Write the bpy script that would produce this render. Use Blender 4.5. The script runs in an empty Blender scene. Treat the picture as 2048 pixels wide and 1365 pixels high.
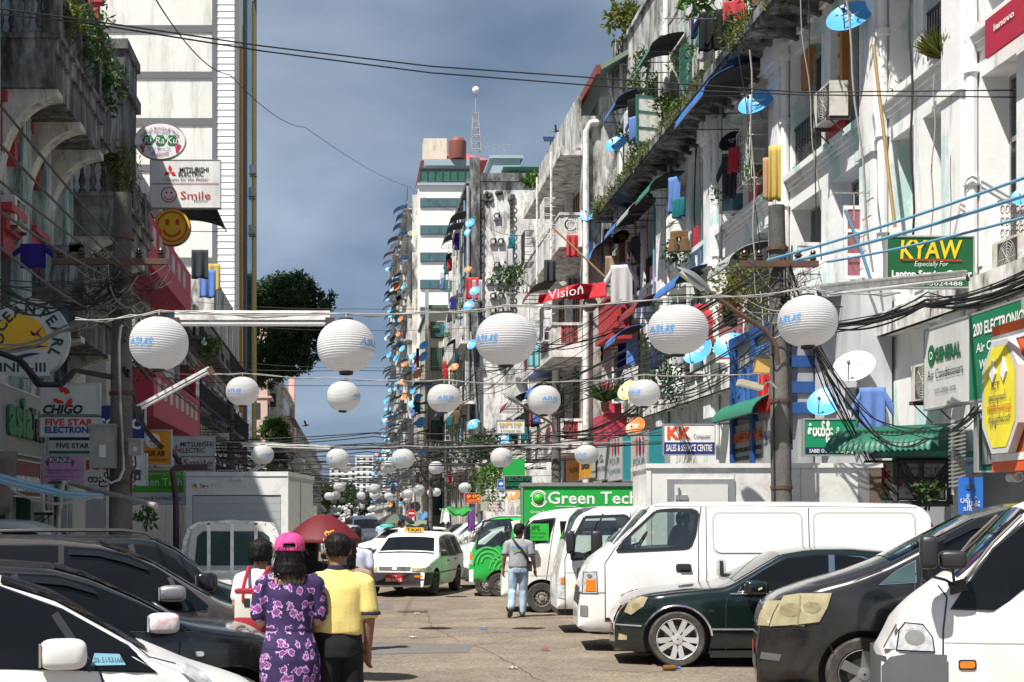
import bpy,bmesh,math,random
import numpy as np
from mathutils import Vector,Matrix,Quaternion,noise as mnoise
from mathutils.geometry import tessellate_polygon
rng=random.Random(7)
SC=bpy.context.scene
COL=SC.collection
# ------------------------------------------------------------------ camera, sky, sun, exposure
HC=1.8
FPX,VX,VY=2900.0,705.0,1035.0
cam_d=bpy.data.cameras.new('camera');cam=bpy.data.objects.new('camera',cam_d);COL.objects.link(cam)
cam.location=(0,0,HC);cam.rotation_euler=(math.radians(90),0,0)
cam_d.sensor_width=36;cam_d.lens=FPX/2048*36
cam_d.shift_x=(1024-VX)/2048;cam_d.shift_y=(VY-682.5)/2048
cam_d.clip_start=0.1;cam_d.clip_end=4000
SC.camera=cam
SUN_DIR=Vector((0.35,0.38,-0.855)).normalized()
W=bpy.data.worlds.new("World");SC.world=W;W.use_nodes=True
_nt=W.node_tree;_n=_nt.nodes;_l=_nt.links;_n.clear()
_out=_n.new('ShaderNodeOutputWorld');_bg=_n.new('ShaderNodeBackground');_bg.inputs[1].default_value=0.116
_sky=_n.new('ShaderNodeTexSky');_sky.sky_type='NISHITA';_sky.sun_disc=False
_sky.sun_elevation=math.asin(-SUN_DIR.z);_sky.sun_rotation=math.atan2(-SUN_DIR.x,-SUN_DIR.y)
_sky.air_density=1.0;_sky.dust_density=1.5
_tc=_n.new('ShaderNodeTexCoord');_mp=_n.new('ShaderNodeMapping');_mp.inputs['Scale'].default_value=(1.0,1.0,2.2)
_mp.inputs['Location'].default_value=(0.35,0.1,0.9)
_nz=_n.new('ShaderNodeTexNoise');_nz.inputs['Scale'].default_value=4.2;_nz.inputs['Detail'].default_value=7;_nz.inputs['Roughness'].default_value=.45;_nz.inputs['Distortion'].default_value=.1
_cr=_n.new('ShaderNodeValToRGB')
_cr.color_ramp.elements[0].position=.38;_cr.color_ramp.elements[0].color=(.60,.94,1.46,1)
_cr.color_ramp.elements[1].position=.64;_cr.color_ramp.elements[1].color=(1.9,2.28,2.85,1)
_sep=_n.new('ShaderNodeSeparateXYZ');_mr=_n.new('ShaderNodeMapRange')
_mr.inputs[1].default_value=0.0;_mr.inputs[2].default_value=.26;_mr.inputs[3].default_value=1.75;_mr.inputs[4].default_value=1.0
_sc=_n.new('ShaderNodeVectorMath');_sc.operation='SCALE'
_mx=_n.new('ShaderNodeMix');_mx.data_type='RGBA';_mx.inputs[0].default_value=.88
_l.new(_tc.outputs['Generated'],_mp.inputs[0]);_l.new(_mp.outputs[0],_nz.inputs['Vector']);_l.new(_nz.outputs[0],_cr.inputs[0])
_l.new(_tc.outputs['Generated'],_sep.inputs[0]);_l.new(_sep.outputs[2],_mr.inputs[0])
_l.new(_cr.outputs[0],_sc.inputs[0]);_l.new(_mr.outputs[0],_sc.inputs['Scale'])
_l.new(_sky.outputs[0],_mx.inputs['A']);_l.new(_sc.outputs[0],_mx.inputs['B'])
_l.new(_mx.outputs['Result'],_bg.inputs[0]);_l.new(_bg.outputs[0],_out.inputs[0])
sun_d=bpy.data.lights.new('sun','SUN');sun_d.energy=5.0;sun_d.angle=math.radians(.5);sun_d.color=(1,.95,.87)
sun=bpy.data.objects.new('sun',sun_d);COL.objects.link(sun);sun.rotation_euler=SUN_DIR.to_track_quat('-Z','Y').to_euler()
SC.view_settings.view_transform='Standard';SC.view_settings.look='None';SC.view_settings.gamma=1;SC.view_settings.use_curve_mapping=False
SC.view_settings.exposure=0.68
SC.render.engine='CYCLES';SC.cycles.max_bounces=6;SC.cycles.diffuse_bounces=3;SC.cycles.glossy_bounces=3;SC.cycles.transparent_max_bounces=6
# ------------------------------------------------------------------ materials
_M={}
def srgb(r,g,b):
 f=lambda c:(c/255/12.92)if c/255<=.04045 else((c/255+.055)/1.055)**2.4
 return(f(r),f(g),f(b))
def pm(name,col,rough=.6,var=.12,sc=4.,metal=0.,coat=0.,bump=0.,dirt=None,dsc=1.2,damt=.5,streak=1.,dsoft=.12,pos=False,spec=.5,trans=0.,fine=0.):
 """procedural paint / plaster / metal: base colour with noise variation and an optional worn layer of a second colour"""
 if name in _M:return _M[name]
 m=bpy.data.materials.new(name);m.use_nodes=True;nt=m.node_tree;n=nt.nodes;l=nt.links
 b=n['Principled BSDF']
 b.inputs['Roughness'].default_value=rough;b.inputs['Metallic'].default_value=metal
 b.inputs['Specular IOR Level'].default_value=spec
 if coat:b.inputs['Coat Weight'].default_value=coat;b.inputs['Coat Roughness'].default_value=.04
 if pos:
  g=n.new('ShaderNodeNewGeometry');src=g.outputs['Position']
 else:
  g=n.new('ShaderNodeTexCoord');src=g.outputs['Object']
 nz=n.new('ShaderNodeTexNoise');nz.inputs['Scale'].default_value=sc;nz.inputs['Detail'].default_value=4
 l.new(src,nz.inputs['Vector'])
 mx=n.new('ShaderNodeMix');mx.data_type='RGBA'
 mx.inputs['A'].default_value=(*[c*(1-var)for c in col],1);mx.inputs['B'].default_value=(*[min(1,c*(1+var))for c in col],1)
 l.new(nz.outputs[0],mx.inputs[0]);res=mx.outputs['Result']
 if dirt:
  mp=n.new('ShaderNodeMapping');mp.inputs['Scale'].default_value=(1,1,1/streak)
  l.new(src,mp.inputs[0])
  d=n.new('ShaderNodeTexNoise');d.inputs['Scale'].default_value=dsc;d.inputs['Detail'].default_value=8;d.inputs['Roughness'].default_value=.68
  l.new(mp.outputs[0],d.inputs['Vector'])
  r=n.new('ShaderNodeMapRange');t=1-damt
  t=.28+.44*t
  r.inputs[1].default_value=t-dsoft;r.inputs[2].default_value=t+dsoft;l.new(d.outputs[0],r.inputs[0])
  m2=n.new('ShaderNodeMix');m2.data_type='RGBA';l.new(r.outputs[0],m2.inputs[0]);l.new(res,m2.inputs['A']);m2.inputs['B'].default_value=(*dirt,1)
  res=m2.outputs['Result']
 l.new(res,b.inputs['Base Color'])
 if bump:
  bp=n.new('ShaderNodeBump');bp.inputs['Strength'].default_value=bump;bp.inputs['Distance'].default_value=.02
  nf=n.new('ShaderNodeTexNoise');nf.inputs['Scale'].default_value=fine or sc*6;nf.inputs['Detail'].default_value=5;l.new(src,nf.inputs['Vector'])
  l.new(nf.outputs[0],bp.inputs['Height']);l.new(bp.outputs[0],b.inputs['Normal'])
 if trans:
  tr=n.new('ShaderNodeBsdfTranslucent');l.new(res,tr.inputs[0]);ms=n.new('ShaderNodeMixShader');ms.inputs[0].default_value=trans
  o=n['Material Output'];l.new(b.outputs[0],ms.inputs[1]);l.new(tr.outputs[0],ms.inputs[2]);l.new(ms.outputs[0],o.inputs[0])
 _M[name]=m;return m
def glassmat(name,tint,rough=.03):
 if name in _M:return _M[name]
 m=pm(name,tint,rough=rough,var=.55,sc=1.6,spec=.8);return m
def clearglass(name,tint=(.75,.85,.82),mixf=.82):
 if name in _M:return _M[name]
 m=bpy.data.materials.new(name);m.use_nodes=True;n=m.node_tree.nodes;l=m.node_tree.links;n.clear()
 o=n.new('ShaderNodeOutputMaterial');t=n.new('ShaderNodeBsdfTransparent');t.inputs[0].default_value=(*tint,1)
 g=n.new('ShaderNodeBsdfGlossy');g.inputs['Roughness'].default_value=.02;ms=n.new('ShaderNodeMixShader')
 fr=n.new('ShaderNodeFresnel');fr.inputs[0].default_value=1.5;ad=n.new('ShaderNodeMath');ad.operation='ADD';ad.inputs[1].default_value=1-mixf-.04
 l.new(fr.outputs[0],ad.inputs[0]);l.new(ad.outputs[0],ms.inputs[0]);l.new(t.outputs[0],ms.inputs[1]);l.new(g.outputs[0],ms.inputs[2]);l.new(ms.outputs[0],o.inputs[0])
 _M[name]=m;return m
def paint(name,col,rough=.3,var=.03,coat=.6,dirt=None,damt=.25):return pm(name,col,rough=rough,var=var,sc=2,coat=coat,dirt=dirt,damt=damt,dsc=2,dsoft=.2)
def flat(r,g,b,rough=.55):
 c=srgb(r,g,b);return pm('print_%d_%d_%d'%(r,g,b),c,rough=rough,var=.09,sc=2,dirt=[x*.62+.012 for x in c],dsc=1.6,damt=.33,dsoft=.2,streak=3)
BLACKRUB=pm('black_rubber',(.018,.018,.018),rough=.7,var=.2)
BLACKPL=pm('black_plastic',(.022,.022,.024),rough=.42,var=.15)
GREYPL=pm('grey_bumper_plastic',(.10,.105,.11),rough=.65,var=.12,sc=6)
CHROME=pm('chrome',(.8,.8,.8),rough=.12,metal=1,var=.03)
STEEL=pm('dull_steel',(.42,.42,.42),rough=.42,metal=.8,var=.2)
GALV=pm('galvanised_pipe',(.5,.5,.48),rough=.45,metal=.6,var=.15,dirt=(.2,.12,.07),damt=.25)
RUST=pm('rusty_steel',(.12,.055,.035),rough=.8,var=.3,sc=8,dirt=(.05,.04,.035),damt=.5)
CABLE=pm('cable_black',(.012,.012,.013),rough=.6,var=.1)
CABLEG=pm('cable_grey',(.28,.27,.25),rough=.6,var=.1)
PIPEBLUE=pm('blue_plastic_conduit',(.13,.31,.46),rough=.4,var=.1)
WHITEW=pm('white_frame_paint',(.74,.74,.71),rough=.5,var=.08,dirt=(.3,.28,.24),damt=.28,dsc=5)
# ------------------------------------------------------------------ mesh builder
class MB:
 def __init__(s):s.v=[];s.f=[];s.m=[];s.sm=[]
 def add(s,vs,fs,m=0,smooth=False):
  o=len(s.v);s.v.extend([tuple(p)for p in vs])
  for f in fs:s.f.append(tuple(i+o for i in f));s.m.append(m);s.sm.append(smooth)
 def box(s,x0,x1,y0,y1,z0,z1,m=0):
  s.add([(x0,y0,z0),(x1,y0,z0),(x1,y1,z0),(x0,y1,z0),(x0,y0,z1),(x1,y0,z1),(x1,y1,z1),(x0,y1,z1)],
  [(0,3,2,1),(4,5,6,7),(0,1,5,4),(1,2,6,5),(2,3,7,6),(3,0,4,7)],m)
 def obox(s,c,u,v,w,m=0):
  c,u,v,w=map(Vector,(c,u,v,w))
  p=[c+u*a+v*b+w*d for d in(-1,1)for a,b in((-1,-1),(1,-1),(1,1),(-1,1))]
  s.add(p,[(0,3,2,1),(4,5,6,7),(0,1,5,4),(1,2,6,5),(2,3,7,6),(3,0,4,7)],m)
 def quad(s,a,b,c,d,m=0):s.add([a,b,c,d],[(0,1,2,3)],m)
 def poly(s,pts,m=0):
  s.add(pts,[tuple(t)for t in tessellate_polygon([[Vector(p)for p in pts]])],m)
 def prism(s,pts,vec,m=0):
  """closed polygon pts (3-D, planar) extruded along vec"""
  pts=[Vector(p)for p in pts];vec=Vector(vec);n=len(pts)
  tri=[tuple(t)for t in tessellate_polygon([pts])]
  vs=pts+[p+vec for p in pts]
  fs=list(tri)+[tuple(i+n for i in reversed(t))for t in tri]+[(i,(i+1)%n,(i+1)%n+n,i+n)for i in range(n)]
  s.add(vs,fs,m)
 def tube(s,pts,r,n=6,m=0,caps=True,smooth=True):
  pts=[Vector(p)for p in pts];k=len(pts);vs=[]
  up=None
  for i,p in enumerate(pts):
   t=(pts[min(i+1,k-1)]-pts[max(i-1,0)])
   t=t.normalized()if t.length>1e-9 else Vector((0,0,1))
   if up is None:up=Vector((0,0,1))if abs(t.z)<.9 else Vector((1,0,0))
   a=t.cross(up);a=a.normalized()if a.length>1e-6 else t.orthogonal().normalized()
   b=a.cross(t).normalized();up=b
   rr=r[i]if hasattr(r,'__len__')else r
   for j in range(n):
    th=2*math.pi*j/n;vs.append(p+a*rr*math.cos(th)+b*rr*math.sin(th))
  fs=[(i*n+j,i*n+(j+1)%n,(i+1)*n+(j+1)%n,(i+1)*n+j)for i in range(k-1)for j in range(n)]
  s.add(vs,fs,m,smooth)
  if caps:s.add(vs[:n],[tuple(reversed(range(n)))],m);s.add(vs[-n:],[tuple(range(n))],m)
 def lathe(s,prof,n=24,c=(0,0,0),ax='z',m=0,smooth=True,a0=0.,a1=2*math.pi,sy=1.):
  c=Vector(c);vs=[];full=abs(a1-a0-2*math.pi)<1e-6;q=n if full else n+1
  for r,z in prof:
   for j in range(q):
    t=a0+(a1-a0)*j/n;x,y=r*math.cos(t),r*math.sin(t)*sy
    vs.append(c+Vector({'z':(x,y,z),'y':(x,z,y),'x':(z,x,y)}[ax]))
  fs=[(i*q+j,i*q+(j+1)%q,(i+1)*q+(j+1)%q,(i+1)*q+j)for i in range(len(prof)-1)for j in range(n)]
  if ax=='y':fs=[tuple(reversed(f))for f in fs]
  s.add(vs,fs,m,smooth)
 def disc(s,c,u,v,ru,rv=None,n=28,m=0,a0=0,a1=2*math.pi):
  c,u,v=map(Vector,(c,u,v));rv=rv or ru
  s.add([c+u*ru*math.cos(a0+(a1-a0)*i/n)+v*rv*math.sin(a0+(a1-a0)*i/n)for i in range(n)],[tuple(range(n))],m)
 def ell_ring(s,c,u,v,r0,r1,n=36,m=0,sy=1.,a0=0.,a1=2*math.pi):
  c,u,v=map(Vector,(c,u,v));vs=[]
  for i in range(n+1):
   t=a0+(a1-a0)*i/n
   for r in(r0,r1):vs.append(c+u*r*math.cos(t)+v*r*sy*math.sin(t))
  s.add(vs,[(2*i,2*i+1,2*i+3,2*i+2)for i in range(n)],m)
 def grid(s,fn,nu,nv,m=0,smooth=True,flip=False):
  vs=[fn(i/nu,j/nv)for i in range(nu+1)for j in range(nv+1)];q=nv+1
  fs=[(i*q+j,(i+1)*q+j,(i+1)*q+j+1,i*q+j+1)for i in range(nu)for j in range(nv)]
  if flip:fs=[tuple(reversed(f))for f in fs]
  s.add(vs,fs,m,smooth)
 def sphere(s,c,r,nu=12,nv=8,m=0,sc=(1,1,1)):
  c=Vector(c)
  s.lathe([(max(1e-4,r*math.sin(math.pi*i/nv)),-r*math.cos(math.pi*i/nv)*sc[2])for i in range(nv+1)],nu,c,'z',m,sy=sc[1])
 def text(s,body,o,u,v,h,m=0,w=None,align='c',ext=0.,shear=0.,bold=0.,maxw=None):
  """flat (or extruded) lettering: o is the centre (or left end) of the line, u / v the reading and up directions, h the capital height"""
  vs,fs,wd=textgeo(body,ext>0,shear,bold)
  k=h/.70;kx=k
  if w:kx=w/wd
  elif maxw and wd*k>maxw:kx=maxw/wd
  o,u,v=map(Vector,(o,u,v));nn=u.cross(v)
  off={'c':-wd/2,'l':0,'r':-wd}[align]
  s.add([o+u*((p[0]+off)*kx)+v*((p[1]-.35)*k)+nn*(p[2]*ext*2 if ext else 0)for p in vs],fs,m)
 def build(s,name,mats,parent=None,sharp=35,**kw):
  me=s.mesh(name,mats,sharp);o=bpy.data.objects.new(name,me);COL.objects.link(o)
  if parent is not None:o.parent=parent
  for k,v in kw.items():o[k]=v
  return o
 def mesh(s,name,mats,sharp=35):
  me=bpy.data.meshes.new(name);me.from_pydata(s.v,[],s.f)
  mats=mats if isinstance(mats,(list,tuple))else[mats]
  for a in mats:me.materials.append(a)
  me.polygons.foreach_set('material_index',s.m);me.polygons.foreach_set('use_smooth',s.sm)
  if any(s.sm):me.set_sharp_from_angle(angle=math.radians(sharp))
  me.update();return me
_TG={}
def textgeo(body,ext,shear,bold):
 k=(body,ext,shear,bold)
 if k not in _TG:
  c=bpy.data.curves.new('lettering','FONT');c.body=body;c.size=1;c.resolution_u=2;c.shear=shear;c.offset=bold
  if ext:c.extrude=.25
  o=bpy.data.objects.new('lettering',c);me=bpy.data.meshes.new_from_object(o)
  vs=[tuple(v.co)for v in me.vertices];fs=[tuple(p.vertices)for p in me.polygons]
  x0=min([v[0]for v in vs]or[0]);vs=[(a-x0,b,d)for a,b,d in vs];wd=max([v[0]for v in vs]or[1])
  bpy.data.objects.remove(o);bpy.data.curves.remove(c);bpy.data.meshes.remove(me)
  _TG[k]=(vs,fs,wd)
 return _TG[k]
 # ------------------------------------------------------------------ things
def tag(o,label=None,cat=None,group=None,kind=None):
 if label:o['label']=label
 if cat:o['category']=cat
 if group:o['group']=group
 if kind:o['kind']=kind
 return o
def thing(name,label,cat,loc=(0,0,0),rz=0.,group=None):
 o=bpy.data.objects.new(name,None);COL.objects.link(o);o.location=loc;o.rotation_euler=(0,0,rz);o.empty_display_size=.2
 return tag(o,label,cat,group)
def inst(name,me,parent=None,loc=(0,0,0),rot=(0,0,0),sc=(1,1,1)):
 o=bpy.data.objects.new(name,me);COL.objects.link(o);o.location=loc;o.rotation_euler=rot;o.scale=sc
 if parent is not None:o.parent=parent
 return o
def copy_tree(o,parent=None):
 c=o.copy();COL.objects.link(c);c.parent=parent
 for ch in o.children:copy_tree(ch,c)
 return c
def P(x,y,D):return Vector(((x-VX)*D/FPX,D,HC+(VY-y)*D/FPX))
def DX(x,X):return FPX*X/(x-VX)
UX,UY,UZ=Vector((1,0,0)),Vector((0,1,0)),Vector((0,0,1))
def sag(a,b,d,n=14):
 a,b=Vector(a),Vector(b)
 return[a.lerp(b,i/n)-Vector((0,0,d*4*(i/n)*(1-i/n)))for i in range(n+1)]
def evalmesh(o):
 dg=bpy.context.evaluated_depsgraph_get();return bpy.data.meshes.new_from_object(o.evaluated_get(dg),depsgraph=dg)
def remesh(mb,voxel,smooth_it=4,name='body'):
 """union of overlapping closed shapes as one continuous surface"""
 me=mb.mesh('tmp',[]);o=bpy.data.objects.new('tmp',me);COL.objects.link(o)
 r=o.modifiers.new('r','REMESH');r.mode='VOXEL';r.voxel_size=voxel;r.use_smooth_shade=True
 if smooth_it:q=o.modifiers.new('s','SMOOTH');q.iterations=smooth_it;q.factor=.5
 out=evalmesh(o);bpy.data.objects.remove(o);bpy.data.meshes.remove(me);out.name=name;return out
 # ------------------------------------------------------------------ surfaces of the setting
ASPH=pm('sunbaked_road',(.222,.178,.130),rough=.9,var=.32,sc=1.1,dirt=(.12,.10,.085),dsc=.5,damt=.36,dsoft=.16,bump=.55,fine=55)
_nt=ASPH.node_tree;_n=_nt.nodes;_l=_nt.links
_b=_n['Principled BSDF'];_src=_b.inputs['Base Color'].links[0].from_socket
_v=_n.new('ShaderNodeTexVoronoi');_v.inputs['Scale'].default_value=38;_tc=_n.new('ShaderNodeTexCoord');_l.new(_tc.outputs['Object'],_v.inputs['Vector'])
_mm=_n.new('ShaderNodeMapRange');_mm.inputs[1].default_value=0;_mm.inputs[2].default_value=1;_mm.inputs[3].default_value=.62;_mm.inputs[4].default_value=1.34
_sp=_n.new('ShaderNodeSeparateColor');_l.new(_v.outputs['Color'],_sp.inputs[0]);_l.new(_sp.outputs[0],_mm.inputs[0])
_sc=_n.new('ShaderNodeVectorMath');_sc.operation='SCALE';_l.new(_src,_sc.inputs[0]);_l.new(_mm.outputs[0],_sc.inputs['Scale']);_l.new(_sc.outputs[0],_b.inputs['Base Color'])
PATCH=pm('road_patch',(.135,.125,.115),rough=.9,var=.25,sc=3,bump=.5,fine=70)
PAVE=pm('pavement_concrete',(.27,.26,.24),rough=.9,var=.2,sc=2,dirt=(.12,.11,.1),damt=.4,bump=.3)
EARTH=pm('far_ground',(.2,.18,.15),rough=.95,var=.2,sc=.05)
mb=MB();mb.quad((-1500,-200,-.02),(1500,-200,-.02),(1500,3000,-.02),(-1500,3000,-.02));mb.build('ground',EARTH,kind='structure')
mb=MB();mb.quad((-5.6,-10,0),(8.4,-10,0),(8.4,700,0),(-5.6,700,0));mb.build('road',ASPH,kind='structure')
for x0,x1,nm in((-7.4,-5.6,'pavement'),(8.4,10.6,'pavement')):
 mb=MB();mb.box(x0,x1,-10,700,-.02,.13);mb.build(nm,PAVE,kind='structure')
def roadsheet(name,pts,z,m):
 mb=MB();c=sum((Vector((x,y,0))for x,y in pts),Vector())/len(pts);q=[]
 for i,(x,y)in enumerate(pts):
  x2,y2=pts[(i+1)%len(pts)]
  for t in(0,.2,.4,.6,.8):q.append((x+(x2-x)*t+rng.uniform(-.03,.03),y+(y2-y)*t+rng.uniform(-.05,.05),z))
 mb.poly(q);mb.build(name,m,kind='structure')
roadsheet('road_patch',[(-.2,18.9),(1.55,19.3),(1.72,20.6),(.2,20.9),(-1.2,20.2)],.004,PATCH)
roadsheet('road_patch',[(.3,28.2),(.78,28.4),(.82,30.4),(.35,30.2)],.004,PATCH)
roadsheet('road_patch',[(2.2,25.6),(5,26.2),(5.2,26.6),(2.3,26)],.004,pm('road_stain',(.17,.135,.10),rough=.8,var=.3))
for k,(x,y,a,b)in enumerate(((3.4,23.6,.5,.9),(2.9,20.4,.45,.6),(1.4,25.2,.35,.8),(.6,24.6,.25,.5),(2.2,29.5,.6,1.4),(3.3,17.2,.5,.5),(1.0,21.9,.3,.35),(2.6,22.0,.16,.3),(.9,36,.9,2.5),(1.9,15.6,.4,.5))):
 roadsheet('road_stain',[(x+a*math.cos(t)*rng.uniform(.6,1.1),y+b*math.sin(t)*rng.uniform(.6,1.1))for t in np.linspace(0,6.28,11)[:-1]],.002+.0002*k,pm('road_stain',(.15,.12,.09)))
mb=MB();mb.lathe([(.001,.009),(.26,.009),(.30,.006)],24,(1.15,27.6,0));mb.lathe([(.05,.012),(.12,.012)],20,(1.15,27.6,0));o=mb.build('manhole_cover',RUST);tag(o,'round iron manhole cover in the middle of the road','manhole cover')
def crackline(pts):
 mb=MB();q=[]
 for(a,b),(c,d)in zip(pts[:-1],pts[1:]):
  for t in np.linspace(0,1,12,endpoint=False):q.append((a+(c-a)*t+rng.uniform(-.03,.03),b+(d-b)*t+rng.uniform(-.06,.06)))
 vs=[];
 for x,y in q:w=rng.uniform(.004,.011);vs+=[(x-w,y,.003),(x+w,y,.003)]
 mb.add(vs,[(2*i,2*i+1,2*i+3,2*i+2)for i in range(len(q)-1)]);mb.build('road_crack',pm('crack_dark',(.075,.06,.045),rough=.95),kind='structure')
crackline([(1.72,20.5),(1.95,18),(2.1,15.5),(2.05,13)]);crackline([(1.55,21),(1.3,24),(1.45,29)]);crackline([(1.7,20.4),(2.4,21.2),(3.1,21.1)]);crackline([(.2,24),(1.4,23.2),(2.6,23.6)])
# ------------------------------------------------------------------ plaster and other building materials (world position drives the wear)
def wornwall(name,base,mid,dark,a=.45,b=.35,sc=1.0,streak=3.5,soft=.1):
 """plaster with a worn coat and long dark rain streaks (wear with a shape of its own)"""
 m=pm(name,base,rough=.9,var=.12,sc=.9,pos=True,dirt=mid,dsc=sc,damt=a,streak=2,dsoft=soft,bump=.25,fine=7)
 nt=m.node_tree;n=nt.nodes;l=nt.links;bb=n['Principled BSDF'];src=bb.inputs['Base Color'].links[0].from_socket
 g=n.new('ShaderNodeNewGeometry');mp=n.new('ShaderNodeMapping');mp.inputs['Scale'].default_value=(1.9*sc,1.9*sc,1.9*sc/streak);mp.inputs['Location'].default_value=(3.1,1.7,.4)
 l.new(g.outputs['Position'],mp.inputs[0]);d=n.new('ShaderNodeTexNoise');d.inputs['Scale'].default_value=1.;d.inputs['Detail'].default_value=9;d.inputs['Roughness'].default_value=.72
 l.new(mp.outputs[0],d.inputs['Vector']);r=n.new('ShaderNodeMapRange');t=.28+.44*(1-b);r.inputs[1].default_value=t-.09;r.inputs[2].default_value=t+.09
 l.new(d.outputs[0],r.inputs[0]);x=n.new('ShaderNodeMix');x.data_type='RGBA';l.new(r.outputs[0],x.inputs[0]);l.new(src,x.inputs['A']);x.inputs['B'].default_value=(*dark,1)
 l.new(x.outputs['Result'],bb.inputs['Base Color']);return m
PLA=wornwall('white_plaster',(.80,.80,.79),(.48,.67,.64),(.17,.165,.155),.36,.17,.8,6,.03)
PLAG=wornwall('weathered_grey_plaster',(.70,.70,.67),(.38,.37,.34),(.075,.072,.065),.47,.44)
PLAOLD=wornwall('old_white_plaster',(.78,.77,.74),(.50,.49,.45),(.085,.08,.075),.40,.35,1.3)
PLADK=wornwall('mouldy_concrete',(.34,.36,.36),(.12,.12,.115),(.035,.035,.033),.6,.5,1.4)
PLATEAL=wornwall('mouldy_teal_plaster',(.34,.50,.48),(.50,.53,.51),(.05,.052,.05),.45,.42,1.5,5)
PLAFAR=wornwall('stained_pale_plaster',(.68,.66,.61),(.45,.43,.39),(.12,.11,.10),.4,.4,.8)
CREAM=wornwall('cream_plaster',(.66,.62,.5),(.5,.47,.4),(.16,.14,.12),.35,.25,.8)
PINKW=wornwall('pink_plaster',(.68,.42,.34),(.6,.4,.34),(.25,.18,.15),.3,.2,.7)
TOWERW=wornwall('pale_tower_panel',(.74,.73,.69),(.66,.65,.61),(.42,.41,.37),.42,.27,.5,7)
WHITEB=wornwall('clean_white_render',(.80,.81,.79),(.74,.74,.71),(.45,.43,.38),.3,.12,.5,6)
GREYBAND=pm('grey_band_paint',(.13,.135,.145),rough=.8,var=.08,pos=True,sc=.8)
REDP=pm('red_paint',(.42,.035,.045),rough=.55,var=.15,sc=2,pos=True,dirt=(.2,.05,.05),damt=.25)
PINKRED=pm('crimson_render',(.50,.045,.085),rough=.7,var=.12,sc=1.5,pos=True)
TILEW=pm('beige_wall_tile',(.50,.49,.37),rough=.5,var=.1,sc=3,pos=True)
WOODB=pm('brown_timber',(.20,.085,.03),rough=.6,var=.3,sc=5)
WOODO=pm('orange_timber',(.42,.17,.035),rough=.5,var=.2,sc=5)
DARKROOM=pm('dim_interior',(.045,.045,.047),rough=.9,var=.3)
WINGL=glassmat('window_glass_dark',(.05,.062,.066),.06)
GREENGL=glassmat('window_glass_green',(.045,.14,.10),.08)
TEALGL=glassmat('window_glass_teal',(.07,.14,.155),.07)
SHUT=pm('shutter_maroon',(.26,.09,.11),rough=.6,var=.12)
GRILLE=pm('iron_grille',(.035,.036,.04),rough=.6,var=.2)
LEDGEM=PLADK
LEAFM=[pm('leaf_green',(.045,.095,.018),rough=.6,var=.55,sc=2.5,trans=.35),pm('leaf_dark',(.028,.066,.020),rough=.55,var=.5,sc=1.2,trans=.25),
pm('leaf_yellowgreen',(.13,.15,.022),rough=.6,var=.45,sc=3,trans=.35),pm('leaf_bright',(.07,.16,.02),rough=.55,var=.4,sc=2,trans=.35)]
def leaf(mb,c,d,ln,w,m=0):
 """one folded pointed leaf at c along d"""
 d=Vector(d).normalized();a=d.orthogonal().normalized();a.rotate(Quaternion(d,rng.uniform(0,6.28)));nn=d.cross(a)
 c=Vector(c)
 mb.add([c,c+d*ln*.45+a*w+nn*w*.35,c+d*ln-nn*ln*.12,c+d*ln*.45-a*w+nn*w*.35],[(0,1,2),(0,2,3)],m,True)
def rdir(up=.3):
 v=Vector((rng.gauss(0,1),rng.gauss(0,1),rng.gauss(up,1)));return v.normalized()
def clump(mb,c,r,n,ln,w,up=.4,m=0,stems=True):
 c=Vector(c)
 for i in range(n):
  d=rdir(up);p=c+d*r*rng.random()**.6
  leaf(mb,p,rdir(up),ln*rng.uniform(.6,1.2),w*rng.uniform(.7,1.2),m)
  # ------------------------------------------------------------------ block A: the white colonial block along the right pavement
XA=9.5
PIL=[14.0,18.6,22.5,26.2,32.0,38.0,44.0,51.2]
blockA=thing('colonial_block','long white colonial block with teal stains and mossy ledge along the right pavement','building',(XA,14,0))
def lc(mbx,name,m,**k):
 mbx.v=[(a-XA,b-14,c)for a,b,c in mbx.v];return mbx.build(name,m,blockA,**k)
Z1,Z2,ZL=5.3,9.0,12.3
w=MB();wg=MB()
w.box(XA+.02,XA+.6,14,51.2,4.4,5.6);w.box(XA,XA+.6,14,51.2,8.45,9.25);w.box(XA,XA+.6,14,51.2,11.75,12.2)
wg.box(XA,XA+.6,14,51.2,12.5,13.2);wg.box(XA,XA+.6,14,51.2,15.6,16.6)
wg.box(XA-.02,XA+.25,14,51.2,16.6,18.3);wg.box(XA-.12,XA+.3,14,51.25,18.3,18.45)
w.box(XA+.6,XA+9,14,51.2,0,4.4);wg.box(XA+1.4,XA+10,14,51.2,12.2,17.6)
w.box(XA+.001,XA+.6,51.0,51.2,0,12.2)
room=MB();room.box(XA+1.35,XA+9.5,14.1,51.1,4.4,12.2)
openings=[]
for i in range(len(PIL)-1):
 a,b=PIL[i]+.48,PIL[i+1]-.48
 mid=(a+b)/2;g=.28 if b-a>3.6 else .2
 for f,(z0,z1,ww)in enumerate(((5.6,8.45,w),(9.25,11.75,w),(13.2,15.6,wg))):
  xp=XA+.6
  for q0,q1 in((PIL[i],a+.12),(mid-g,mid+g),(b-.12,PIL[i+1])):
   ww.box(XA+.001,xp,q0,q1,z0,z1)
  openings+=[(a+.12,mid-g,z0,z1,f),(mid+g,b-.12,z0,z1,f)]
w.box(XA+.001,XA+.6,50.7,51.2,5.6,8.45);wg.box(XA+.001,XA+.6,50.7,51.2,13.2,15.6)
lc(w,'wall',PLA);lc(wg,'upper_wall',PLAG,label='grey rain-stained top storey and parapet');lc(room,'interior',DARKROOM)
c=MB()
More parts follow.
